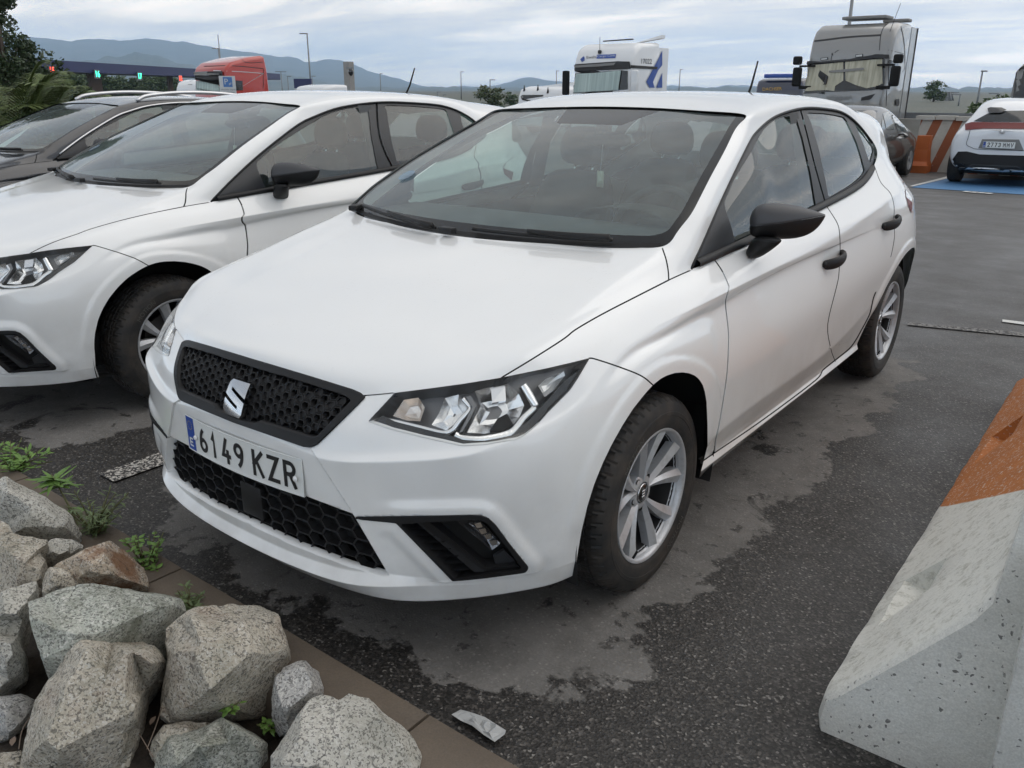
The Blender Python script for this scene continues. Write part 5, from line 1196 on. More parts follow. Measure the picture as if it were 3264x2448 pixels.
def weed(label,base,stems,leafw,leafl,mt,seed,dens=1.):
    r=random.Random(seed); e=thing('weed',label,'plant','weeds growing along the kerb',tuple(base)); lf=[];stm=[]
    for (dx,dy,dz,nl,kind) in stems:
        P=chain([(0,0,0),(dx*.4+r.uniform(-.01,.01),dy*.4,dz*.5),(dx,dy,dz)],5); stm.append(tube(P,np.linspace(.0035,.0014,len(P)),5))
        for i in range(int(nl*dens)):
            t_=r.uniform(.15,1) if kind=='all' else r.uniform(.8,1.)
            c=P[min(int(t_*(len(P)-1)),len(P)-1)]; a=r.uniform(0,6.28); el=r.uniform(.0,.8)
            d=(math.cos(a)*math.cos(el),math.sin(a)*math.cos(el),math.sin(el)); lf.append(blade(c+np.array(d)*.004,d,leafl*r.uniform(.6,1.2),leafw*r.uniform(.6,1.2),droop=r.uniform(0,.5)))
    obj('stem',join(*stm),MT['stem'],e); obj('leaves',join(*lf),MT[mt],e); return e
def gp(k,a,b_,z): return at(*zp(k,(a,b_))[0],z=z)
b0=gp('s6',960,1020,.09); tip=at(*zp('s6',(600,330))[0],y=b0[1]+.02)
d=tip-b0; weed('tall leafy weed leaning over the kerb behind the pale boulder',b0,[(d[0],d[1],d[2],22,'top'),(d[0]*.97,d[1],d[2]*.97,14,'top'),(d[0]*.6,d[1]*.6,d[2]*.6,5,'all')],.022,.07,'weed',1)
r=random.Random(4); weed('tangled fine-leaved weed on the kerb beside the tall weed',gp('s6',1120,1080,.09),[(r.uniform(-.12,.13),r.uniform(-.05,.10),r.uniform(.05,.19),16,'all') for _ in range(22)],.007,.035,'weed_dull',2)
weed('bright green clover tuft beside the rust-stained rock',gp('s6',1760,1560,.06),[(r.uniform(-.075,.075),r.uniform(-.05,.06),r.uniform(.04,.15),11,'all') for _ in range(26)],.017,.022,'weed',3)
weed('low weed patch at the left edge behind the pale boulder',gp('s6',130,330,.09),[(r.uniform(-.22,.12),r.uniform(-.06,.12),r.uniform(.03,.10),12,'all') for _ in range(20)],.014,.035,'weed',5)
weed('short weed on the kerb behind the greenish slab',gp('r7',960,860,.10),[(r.uniform(-.07,.06),r.uniform(-.03,.05),r.uniform(.02,.055),9,'all') for _ in range(14)],.009,.022,'weed_dull',6)
weed('tiny sprout in the gap below the squared block',gp('r7',1150,1375,.12),[(r.uniform(-.03,.03),r.uniform(-.02,.02),r.uniform(.01,.03),6,'all') for _ in range(6)],.012,.018,'weed',7)
weed('tiny clover sprout beside the small dark egg-shaped rock',gp('r7',1355,1460,.06),[(r.uniform(-.03,.03),r.uniform(-.02,.02),r.uniform(.01,.03),6,'all') for _ in range(6)],.014,.018,'weed',8)
# ------------------------------------------------------------------ litter
MT['paper']=mat('white_wrapper',(.42,.43,.43),.5); t,b=nodes(MT['paper']); b.inputs['Alpha'].default_value=1.
PP=[gp('s8',a,b_,.006) for a,b_ in ((1635,970),(1700,925),(1790,950),(1870,985),(1950,1030),(2020,1080),(2010,1110),(1940,1165),(1860,1110),(1780,1050),(1700,1010))]
c=np.mean(PP,0); rows=[]
for s_ in (1.,.82,.62,.42,.22,.02):
    rows.append([c+(p-c)*s_+np.array([0,0,.006+.028*abs(mnoise.noise(Vector(((p-c)*s_*34).tolist())))*(1.1-s_*.4)]) for p in PP])
tag(obj('crumpled_wrapper',grid(rows,True),MT['paper'],smooth=False),'crumpled white plastic wrapper lying at the kerb joint','litter')
# ------------------------------------------------------------------ concrete safety barrier at the right
def barrier_mat():
    m=concrete('painted_barrier',(.76,.75,.70),(.60,.595,.55),5.,True,.85,.6); t,b=nodes(m); co=coords(t)
    src=b.inputs['Base Color'].links[0].from_socket; sp=N(t,'ShaderNodeSeparateXYZ'); L(t,co,sp.inputs[0])
    pos=math_(t,'ADD',sp.outputs[1],math_(t,'MULTIPLY',sp.outputs[2],1.45))
    white=mixc(t,mr_(t,noise_(t,co,34.,9.,.78),.50,.66,0.,1.),(.74,.735,.68),(.42,.41,.35))
    orange=mixc(t,mr_(t,noise_(t,co,12.,6.,.6),.35,.75,0.,.6),(.52,.185,.05),(.36,.125,.04))
    paintc=mixc(t,mr_(t,pos,1.035,1.045,0.,1.),white,orange)
    chips=mr_(t,noise_(t,co,75.,6.,.72),.56,.62,0.,.85); 
    side=mr_(t,sp.outputs[1],-.300,-.292,0.,1.)
    f=math_(t,'MULTIPLY',math_(t,'SUBTRACT',1.,chips),side); L(t,mixc(t,f,src,paintc),b.inputs['Base Color']); return m
MT['barrier']=barrier_mat()
def jersey():
    prof=[(1.462,-.01),(1.455,.03),(1.462,.085),(1.490,.112),(1.735,.435),(1.760,.485),(1.772,.62),(1.785,.80),(1.80,.815),(1.90,.815),(1.915,.80),(1.928,.62),(1.94,.485),(1.965,.435),(2.20,.112),(2.235,.085),(2.24,-.01)]
    ys=[-.312,-.300,-.285]+list(np.linspace(-.26,2.6,44)); rows=[]
    for i,y in enumerate(ys):
        k={0:.965,1:.985,2:.997}.get(i,1.); rows.append([(1.85+(x-1.85)*k,y,max(z*k,-.01)) for x,z in prof])
    g=grid(rows); g.F.append(tuple(range(len(prof))))
    return g
br=thing('concrete_barrier','concrete safety barrier painted white and orange at the right edge','barrier')
g=jersey(); me=mesh('barrier_body',g,MT['barrier'],fix=True)
bm=bmesh.new(); bm.from_mesh(me); bmesh.ops.triangulate(bm,faces=[f for f in bm.faces if len(f.verts)>4]); es=[e for e in bm.edges if e.calc_length()>.05]; bmesh.ops.subdivide_edges(bm,edges=es,cuts=2,use_grid_fill=True); bm.normal_update()
for v in bm.verts:
    p=v.co; v.co=p+v.normal*(.004*mnoise.fractal(p*7,1.,2.,4))
bm.to_mesh(me); bm.free(); me.polygons.foreach_set('use_smooth',[True]*len(me.polygons)); me.set_sharp_from_angle(angle=R_(40))
obj('barrier_body',me,None,br)
# fork-lift slots in the sloping foot
MT['slot']=concrete('slot_concrete',(.30,.30,.29),(.18,.18,.17),10.,False)
def carve(o,cutters):
    for c in cutters:
        m=o.modifiers.new('b','BOOLEAN'); m.operation='DIFFERENCE'; m.object=c; m.solver='EXACT'
    dg=bpy.context.evaluated_depsgraph_get(); me=bpy.data.meshes.new_from_object(o.evaluated_get(dg)); o.modifiers.clear(); old=o.data; o.data=me; bpy.data.meshes.remove(old)
    for c in cutters: bpy.data.objects.remove(c)
    me.polygons.foreach_set('use_smooth',[True]*len(me.polygons)); me.set_sharp_from_angle(angle=R_(40))
body=[c for c in br.children][0]
def wedge(y0,y1):  # level floor, leaning back wall
    P=[(1.40,y0-.06,.118),(1.565,y0+.02,.128),(1.60,y0+.03,.262),(1.40,y0-.10,.262)]; Q=[(1.40,y1+.05,.118),(1.565,y1,.128),(1.60,y1-.02,.262),(1.40,y1+.08,.262)]
    V=P+Q; return obj('cut',M_(V,[(3,2,1,0),(4,5,6,7),(0,1,5,4),(1,2,6,5),(2,3,7,6),(3,0,4,7)]),MT['barrier'],smooth=False,fix=True)
carve(body,[wedge(.02,.26),wedge(1.30,1.60)])
# second block leaning at the barrier's end
bl=box((2.055,-.40,.29),(.46,.20,.66),.02); me=bevel(mesh('concrete_block',bl,MT['barrier_plain'] if 'barrier_plain' in MT else concrete('plain_concrete',(.62,.62,.59),(.48,.48,.45),6.)),.015,2)
tag(obj('concrete_block',me,None),'rough grey concrete block in the bottom right corner','block')
# ------------------------------------------------------------------ hills and air
def hills():
    pts=zp('r1',(-700,300),(-400,240),(-100,230),(120,222),(250,240),(450,258),(640,245),(780,262),(940,240),(1060,258),(1170,262),(1260,283),(1380,300),(1480,322),(1560,330),(1620,328),(1720,358),(1850,360),(1900,370),(1960,395),(2020,390),(2110,378),(2212,395))+zp('r2',(110,377),(190,385),(250,410),(400,470),(520,495),(640,530),(740,555),(810,568),(900,550),(990,548),(1100,558),(1150,545),(1260,528),(1310,500),(1385,487),(1430,500),(1500,515),(1560,520),(1700,530),(1900,540))+zp('r3',(-200,545),(0,550),(230,560),(300,545),(440,543),(490,548),(700,570),(1000,600),(1300,650),(1480,655),(1540,652),(1610,640),(1670,655),(1700,690),(1760,682),(1850,705),(1930,712),(2212,700),(2500,690),(2900,700))
    P=np.array(pts); P=P[np.argsort(P[:,0])]; xs=np.linspace(P[0,0],P[-1,0],520); yy=np.interp(xs,P[:,0],P[:,1])
    def sheet(name,yv,d0,d1,d2,k,seed,mt):
        rows=[[] for _ in range(15)]
        for i,(x,y) in enumerate(zip(xs,yv)):
            top=at(x,y,d=d1); r=pray(x,y); u=np.array([r[0],r[1]])/math.hypot(r[0],r[1]); zt=max(top[2],20.)
            zt+=13*mnoise.fractal(Vector((i*.13,seed,0)),.75,2.1,6)
            for j,t in enumerate(np.linspace(0,1,11)):
                d=d0+(d1-d0)*t; h=zt*(t**1.25)*(1+.16*(1-t)*mnoise.fractal(Vector((i*.045,t*3.5,seed)),.9,2.1,5)*2.) if j<10 else zt
                rows[j].append((CC[0]+u[0]*d,CC[1]+u[1]*d,h-3))
            for j,t in enumerate((.25,.5,.75,1.)):
                d=d1+(d2-d1)*t; rows[11+j].append((CC[0]+u[0]*d,CC[1]+u[1]*d,zt*(1-t)**1.2-3))
        return struct(obj(name,grid(rows),MT[mt]))
    MT['hill']=mat('wooded_hillside',(.055,.07,.045),.95); t,b=nodes(MT['hill']); co=coords(t); L(t,mixc(t,mr_(t,noise_(t,co,.004,6.,.6),.35,.7,0.,1.),(.04,.058,.032),(.13,.125,.10)),b.inputs['Base Color'])
    sheet('hills',yy,5200,9000,11500,1.,1.,'hill')
    Q=np.array(zp('r1',(-700,420),(0,420),(500,400),(700,360),(850,335),(1000,350),(1250,420),(1500,440),(1800,470),(2100,520))+zp('r2',(0,530),(40,545),(140,565),(500,570),(900,640),(1050,627),(1150,632),(1300,640),(2000,640))+zp('r3',(0,610),(1500,730),(2212,740),(2900,740)))
    sheet('foothills',np.interp(xs,Q[:,0],Q[:,1]),3200,5000,6500,1.,7.,'hill')
hills()
def haze():
    b=box((0,0,349),(25000,25000,704)); o=obj('haze',b,None,smooth=False); m=bpy.data.materials.new('haze_air'); m.use_nodes=True; t=m.node_tree; t.nodes.clear()
    out=N(t,'ShaderNodeOutputMaterial'); v=N(t,'ShaderNodeVolumePrincipled'); v.inputs['Color'].default_value=(.55,.75,1.,1); v.inputs['Density'].default_value=1.6e-4; v.inputs['Anisotropy'].default_value=.6; L(t,v.outputs[0],out.inputs['Volume'])
    o.data.materials.append(m); struct(o,'stuff'); return o
haze()
# ------------------------------------------------------------------ vegetation
MT['conifer']=foliage('conifer_green',(.042,.070,.026),(.020,.036,.014)); MT['palm']=foliage('palm_green',(.15,.19,.06),(.075,.11,.03)); MT['leafy']=foliage('leafy_green',(.075,.115,.032),(.035,.062,.018)); MT['olive']=foliage('olive_green',(.10,.125,.045),(.05,.07,.025)); MT['bark']=mat('bark',(.06,.045,.035),.9)
def tree_mesh(h,w,n,leaf,seed,shape):
    r=random.Random(seed); V=[];F=[]; cl=[]
    for i in range(26):
        while True:
            a=r.uniform(0,6.283); t=r.uniform(.12,1.); rad=(w*(1-t)**.8*1.05+.03*w if shape=='cone' else w*math.sqrt(max(0,1-(2*t-1.05)**2)))*math.sqrt(r.random())
            break
        cl.append((rad*math.cos(a),rad*math.sin(a),h*t,w*r.uniform(.22,.40)))
    for i in range(n):
        c=r.choice(cl); q=np.array([r.gauss(0,1),r.gauss(0,1),r.gauss(0,.8)]); q/=np.linalg.norm(q); p=np.array(c[:3])+q*c[3]*r.uniform(.55,1.)
        d=np.array([r.gauss(0,1),r.gauss(0,1),r.gauss(.4,.7)]); d/=np.linalg.norm(d); s=np.cross(d,[r.gauss(0,1),r.gauss(0,1),r.gauss(0,1)]); s/=np.linalg.norm(s); l=leaf*r.uniform(.6,1.3); k=len(V)
        V+= [p-s*l*.3,p+d*l*.5-s*l*.25,p+d*l,p+d*l*.5+s*l*.3]; F.append((k,k+1,k+2,k+3))
    return M_(V,F),cl
def tree(name,label,loc,h,w,n,leaf,seed,mt,shape='round',group=None,trunk=True):
    e=thing(name,label,'tree',group,loc); m,cl=tree_mesh(h,w,n,leaf,seed,shape); obj('crown',m,MT[mt],e,smooth=False)
    if trunk:
        tr=[tube([(0,0,-.3),(.02*w,0,h*.3),(0,.03*w,h*.75)],[w*.09,w*.07,w*.03],7)]
        for c in cl[:9]: tr.append(tube([(0,0,c[2]*.55),(c[0]*.6,c[1]*.6,c[2]*.85),c[:3]],[w*.035,w*.022,w*.008],5))
        obj('trunk',join(*tr),MT['bark'],e)
    return e
g0=lambda k,a,b_,d:at(*zp(k,(a,b_))[0],d=d)
def base(k,a,b_,d): q=g0(k,a,b_,d); return (q[0],q[1],GZ(q[1]))
q=base('s4',40,500,17); tree('conifer_tree','dark conifer rising at the left edge behind the black car',q,3.6,.75,12000,.075,3,'conifer','cone')
q=base('s4',-140,400,18.5); tree('conifer_tree','dark conifer cut by the left edge, behind the palms',q,4.2,1.4,14000,.09,5,'conifer','cone')
q=base('s4',290,620,19); tree('leafy_shrub','dark rounded shrub between the conifer and the toll canopy',q,2.3,.5,7000,.07,8,'conifer')
q=base('s4',60,1150,11.8); tree('leafy_shrub','low bright-leaved shrub at the left edge under the palms',q,1.05,.75,5000,.06,9,'leafy',trunk=False)
q=base('s4',560,1180,15); tree('leafy_shrub','low dark shrub right of the palms behind the black car',q,1.0,.7,2600,.08,12,'leafy',trunk=False)
def palm(label,loc,seed,nf,l):
    r=random.Random(seed); e=thing('palm_plant',label,'palm','palms behind the black car',loc); fr=[]
    for i in range(nf):
        a=r.uniform(0,6.28); el=r.uniform(.5,1.35); ll=l*r.uniform(.75,1.1); P=[]
        for t in np.linspace(0,1,12):
            P.append(np.array([math.cos(a)*math.cos(el)*ll*t,math.sin(a)*math.cos(el)*ll*t,.55+math.sin(el)*ll*t-.40*ll*t**2.4]))
        P=np.array(P); parts=[tube(P,np.linspace(.014,.004,12),5)]
        for j in range(34):
            t=.12+.86*j/33; k=t*11; i0=min(int(k),10); c=P[i0]+(P[i0+1]-P[i0])*(k-i0); T=P[i0+1]-P[i0]; T/=np.linalg.norm(T); S=np.cross(T,[0,0,1]); S/=max(np.linalg.norm(S),1e-6)
            for sg in (-1,1): parts.append(blade(c,T*.75+S*sg*.8+np.array([0,0,.12]),ll*.26*math.sin(math.pi*(t*.9+.08))+.05,.026,droop=.35))
        fr.append(join(*parts))
    for f_ in fr: obj('frond',f_,MT['palm'],e,smooth=False)
    return e
palm('feathery palm with tall fronds, left of the pair behind the black car',base('s4',110,1250,12.2),1,24,2.0)
palm('feathery palm with spreading fronds, right of the pair behind the black car',base('s4',430,1230,12.8),2,24,1.75)
rr=random.Random(11); kinds=['leafy','olive','conifer']
vari=[tree_mesh(7,3.2,1500,.75,20+i,'round') for i in range(4)]; vm=[mesh('far_crown',v[0],MT[k],smooth=False) for v,k in zip(vari,('leafy','conifer','olive','leafy'))]
trk=mesh('far_trunk',tube([(0,0,-1),(0,0,5)],[.35,.15],6),MT['bark'])
wood=[]
xsT=list(np.linspace(620,2190,34))+list(np.linspace(2300,2500,3))
for i,xx in enumerate(xsT):
    d=rr.uniform(230,330); p=g0('s4',xx,800,d); k=rr.randrange(4); s_=rr.uniform(.55,.85)*(1.25 if 700<xx<1100 or 1900<xx<2150 else 1.)
    wood.append(xf(vari[k][0],(p[0],p[1],-1.),rr.uniform(0,6),(s_*1.25,s_*1.25,s_*.95)))
struct(obj('distant_wood',join(*wood),MT['leafy'],smooth=False),'stuff')
for (k_,a,b_,d,s_,lab) in (('r2',1135,680,120,.42,'bright olive bush between the two white car roofs'),('r2',1262,650,150,.30,'small dark bush beside the low white lorry cab')):
    p=g0(k_,a,b_,d); e=thing('roadside_bush',lab,'bush',None,(p[0],p[1],-1.1)); e.scale=(s_*1.5,s_*1.5,s_); obj('crown',vm[2 if s_>.35 else 0],None,e)
for (a,b_,d,s_,k,lab) in ((1060,600,230,.62,3,'pale tree group beyond the blue containers'),(1720,540,42,.30,0,'leafy tree above the striped wall, left of the white crossover roof'),(1950,520,60,.32,3,'leafy tree right above the white crossover roof')):
    p=g0('s1',a,b_,d); e=thing('roadside_tree',lab,'tree',None,(p[0],p[1],-1.2)); e.scale=(s_*1.2,s_*1.2,s_*(1.0 if d>100 else .95)); obj('crown',vm[k],None,e); obj('trunk',trk,None,e)
# ------------------------------------------------------------------ toll canopy
MT['toll_blue']=mat('toll_blue_cladding',(.012,.016,.085),.45); MT['post_dark']=mat('rusty_post',(.09,.06,.045),.8); MT['galv']=mat('galvanised_steel',(.22,.23,.24),.5,.4); MT['concrete_post']=concrete('post_concrete',(.34,.33,.31),(.27,.26,.25),3.,False)
def led(col,e=4.):
    m=bpy.data.materials.new('led'); m.use_nodes=True; b=m.node_tree.nodes['Principled BSDF']; b.inputs['Base Color'].default_value=(0.01,0.01,0.01,1); b.inputs['Emission Color'].default_value=(*col,1); b.inputs['Emission Strength'].default_value=e; return m
MT['led_red']=led((1.,.06,.03)); MT['led_green']=led((.05,1.,.55))
def toll():
    zt=6.; A=at(*zp('s4',(300,497))[0],z=zt); B_=at(*zp('s5',(1262,572))[0],z=zt); u=(B_-A)/np.linalg.norm(B_-A); n=np.array([u[1],-u[0],0]); 
    if n@(CC-A)<0: n=-n
    hb=1.75; e=thing('toll_canopy','long dark blue toll plaza canopy with lit lane numbers','canopy')
    b=[A,B_,B_-n*9,A-n*9]; g=prism([(p[0],p[1],zt-hb) for p in b],(0,0,hb)); obj('fascia',g,MT['toll_blue'],e,smooth=False,fix=True)
    def foot(k,a,b_):
        r=pray(*zp(k,(a,b_))[0]); M=np.array([[r[0],-u[0]],[r[1],-u[1]]]); s=np.linalg.solve(M,(A-CC)[:2]); return CC+r*s[0]
    for k,a,b_,tx,mt in (('s4',625,655,'15','led_red'),('s4',1200,698,'16','led_green'),('s4',1735,725,'17','led_green'),('s5',72,630,'18','led_red')):
        p=foot(k,a,b_)+n*.3; pan=box((0,0,0),(1.9,.15,1.5)); rz=math.atan2(u[1],u[0]); obj('lane_sign',xf(pan,tuple(p),rz),MT['gloss_black'],e,smooth=False)
        t_=text_mesh(tx,1.55); V=t_.V; obj('lane_number',M_(np.array([p+u*q[0]*1.1+n*.12+np.array([0,0,q[1]]) for q in V]),t_.F),MT[mt],e,smooth=False)
    for k,a in (('s4',1330,),('s4',1420,),('s5',128,),('s4',1385,)):
        p=foot(k,a,690); obj('canopy_post',xf(box((0,0,0),(.9,.9,8)),(p[0]-n[0]*3,p[1]-n[1]*3,.8)),MT['post_dark'],e,smooth=False)
toll()
# ------------------------------------------------------------------ lamp posts, masts, signs
def lamp_post(label,k,a,b_,d,r=.09,arm=0.,heads=1,name='lamp_post'):
    p=g0(k,a,b_,d); e=thing(name,label,'lamp post','lamp posts on the horizon',(p[0],p[1],-1.)); H=p[2]+1.
    obj('pole',tube([(0,0,-.5),(0,0,H)],[r,r*.6],7),MT['galv'],e); dirx=np.array([CB[0][0],CB[0][1],0]); dirx/=np.linalg.norm(dirx)
    for j in range(heads):
        s=(-1 if arm<0 else 1)*(1 if j==0 else -1); w=abs(arm); c=dirx*s*w*.6
        obj('lamp_head',xf(box((0,0,0),(w*1.1+.25,.45,.16)),(c[0],c[1],H),math.atan2(dirx[1],dirx[0])),MT['galv'],e,smooth=False)
    return e
lamp_post('tall slim lamp post right of the red lorry','s5',1580,100,150,.17,-.9)
lamp_post('thin mast rising behind the red lorry','s5',532,112,190,.14,0.,0,'mast')
lamp_post('short lamp on the thin mast behind the red lorry','s5',537,275,189,.16,-.9)
lamp_post('double-headed lamp post just right of the red lorry','s5',1272,548,200,.13,.9,2)
lamp_post('small lamp post right of the double-headed one','s5',1350,603,230,.13,.7)
lamp_post('small lamp post right of the white petrol sign','s5',1638,600,240,.13,.7)
lamp_post('slim lamp post left of the near car aerial','r2',425,473,240,.14,.5)
lamp_post('tall lamp post between the white car roofs','r2',943,460,250,.17,.6)
lamp_post('lamp post behind the olive bush','r2',1130,512,190,.15,.9)
lamp_post('lamp post left of the white and blue lorry','r2',1556,455,260,.17,.6)
lamp_post('lamp post right of the white and blue lorry','s2',2095,522,270,.18,.6)
lamp_post('small lamp post beside the left car aerial','r2',792,590,260,.15,.9)
lamp_post('smallest lamp post right of the left car aerial','r2',830,608,280,.15,.7)
lamp_post('tall lamp post above the striped wall','s1',1695,105,120,.15,.3)
lamp_post('lamp post right of the lattice pylon','s1',1415,398,170,.14,-.9)
lamp_post('lamp post above the roof of the white crossover','s1',1882,385,150,.12,-.9)
lamp_post('very tall lighting mast behind the silver lorry, cut by the top edge','F',1846,-40,110,.28,0.,0,'mast')
def cam_post():
    p=g0('s5',2065,430,70); e=thing('camera_post','concrete post with a surveillance camera above the left car roof','post',None,(p[0],p[1],-1.)); H=p[2]+1
    obj('post',box((0,0,H/2-.3),(.62,.5,H+.6)),MT['concrete_post'],e,smooth=False); obj('camera_dome',loft([[(.55+.22*c*math.cos(a_),.22*c*math.sin(a_)-.3,H-.75+z) for a_ in np.linspace(0,6.283,8,endpoint=False)] for c,z in ((.6,.25),(1,.1),(.9,-.12),(.3,-.28))],sub=1),MT['gloss_black'],e); obj('camera_arm',box((.35,-.2,H-.45),(.7,.12,.1)),MT['galv'],e,smooth=False)
    obj('side_camera',box((-.6,-.2,H-3.6),(.9,.3,.3)),MT['white_cap'],e,smooth=False); obj('side_pole',tube([(-.28,-.3,-1),(-.28,-.3,H-3.4)],.09,6),MT['galv'],e)
cam_post()
def pylon():
    p=g0('s1',1265,365,260); b=g0('s1',1225,600,260); e=thing('lattice_pylon','steel lattice pylon above the blue containers','pylon',None,(p[0],p[1],-1.5)); H=p[2]+1.5; T=[]
    w0,w1=1.5,.6
    for sx,sy in ((1,1),(1,-1),(-1,1),(-1,-1)): T.append(tube([(sx*w0,sy*w0,0),(sx*w1,sy*w1,H)],.16,4))
    for i in range(7):
        z0,z1=H*i/7,H*(i+1)/7; a=w0+(w1-w0)*i/7; c=w0+(w1-w0)*(i+1)/7
        for s in (1,-1): T.append(tube([(-a,s*a,z0),(c,s*c,z1)],.11,4)); T.append(tube([(a,s*a,z0),(-c,s*c,z1)],.11,4))
    for z in (.96,.80): T.append(tube([(-2.6,0,H*z),(2.6,0,H*z)],.14,4))
    obj('lattice',join(*T),MT['galv'],e)
pylon()
# parking sign
MT['sign_white']=mat('sign_white',(.55,.57,.58),.5); MT['sign_blue']=mat('sign_blue',(.06,.17,.42),.5); MT['sign_ink']=mat('sign_ink',(.10,.11,.13),.6)
def psign():
    d=34; TL,TR=g0('s5',540,588,d),g0('s5',733,606,d); u=TR-TL; u[2]=0; W_=np.linalg.norm(u); u/=W_; Hh=W_*1.35; c=(TL+TR)/2; n=np.array([u[1],-u[0],0.])
    if n@(CC-c)<0: n=-n
    e=thing('parking_sign','white sign with a blue P panel in front of the red lorry','sign',None,tuple(c)); up=np.array([0,0,1.])
    def quad(x0,x1,z0,z1,off,th=.01): 
        P=[u*x+up*z+n*off for x,z in ((x0,z0),(x1,z0),(x1,z1),(x0,z1))]; return prism(P,-n*th)
    obj('board',quad(-W_/2,W_/2,-Hh,0,0,.03),MT['sign_white'],e,smooth=False); obj('blue_panel',quad(-W_*.26,W_*.30,-Hh*.50,-Hh*.05,.004),MT['sign_blue'],e,smooth=False)
    def tx(s,x,z,size,mt,nm,off=.010): t_=text_mesh(s,size); obj(nm,M_(np.array([u*(x+q[0])+up*(z+q[1])+n*off for q in t_.V]),t_.F),MT[mt],e,smooth=False)
    tx('P',-.05*W_/.6,-Hh*.27,W_*.50,'sign_white','letter_p'); 
    for k in (0,1): obj('card_mark',prism([u*x+up*z+n*.008 for x,z in ((W_*.08,-Hh*(.40-.05*k)),(W_*.24,-Hh*(.34-.05*k)),(W_*.24,-Hh*(.365-.05*k)),(W_*.08,-Hh*(.425-.05*k)))],-n*.002),MT['sign_white'],e,smooth=False)
    for k,s in enumerate(('VALIDEN TIQUET','EN CENTRAL','ABANS DE SORTIR')): tx(s,.02,-Hh*(.62+.13*k),W_*.125,'sign_ink','notice_line')
    obj('sign_post',tube([(0,0,-Hh*.2)-n*.04,(0,0,-c[2]-.6)-n*.04],.03,8),MT['galv'],e)
psign()
# petrol price sign
def psign2():
    p=g0('s5',1530,640,150); u=CB[0].copy(); u[2]=0; u/=np.linalg.norm(u); e=thing('petrol_sign','white roadside totem with dark blue top and red letter A','sign',None,(p[0],p[1],-1.)); H=p[2]+1; rz=math.atan2(u[1],u[0])
    obj('totem',xf(box((0,0,H/2-.9),(2.8,.5,H-.9)),rz=rz),MT['sign_white'],e,smooth=False); obj('totem_top',xf(box((0,0,H-.6),(2.85,.6,1.45)),rz=rz),MT['toll_blue'],e,smooth=False)
    t_=text_mesh('A',1.9); n=np.array([u[1],-u[0],0]); 
    if n@(CC-p)<0: n=-n
    obj('totem_letter',M_(np.array([u*(q[0]+.75)+n*.3+np.array([0,0,H-2.4+q[1]]) for q in t_.V]),t_.F),mat('sign_red',(.45,.02,.02),.5),e,smooth=False)
psign2()
# ------------------------------------------------------------------ walls, guard rail, containers on the right
MT['wall_white']=concrete('striped_wall_white',(.46,.44,.40),(.38,.36,.32),5.,False); 
def stripe_mat():
    m=concrete('striped_wall',(.46,.44,.40),(.37,.35,.31),5.,False); t,b=nodes(m); co=coords(t); src=b.inputs['Base Color'].links[0].from_socket; sp=N(t,'ShaderNodeSeparateXYZ'); L(t,co,sp.inputs[0])
    pos=math_(t,'SUBTRACT',sp.outputs[0],math_(t,'MULTIPLY',sp.outputs[2],.30)); w=math_(t,'FRACT',math_(t,'DIVIDE',math_(t,'ADD',pos,20.10),.415)); f=mr_(t,math_(t,'ABSOLUTE',math_(t,'SUBTRACT',w,.5)),.23,.245,1.,0.)
    wear=mr_(t,noise_(t,co,9.,5.,.6),.62,.72,1.,.5); L(t,mixc(t,math_(t,'MULTIPLY',f,wear),src,(.24,.075,.032)),b.inputs['Base Color']); return m
MT['striped']=stripe_mat()
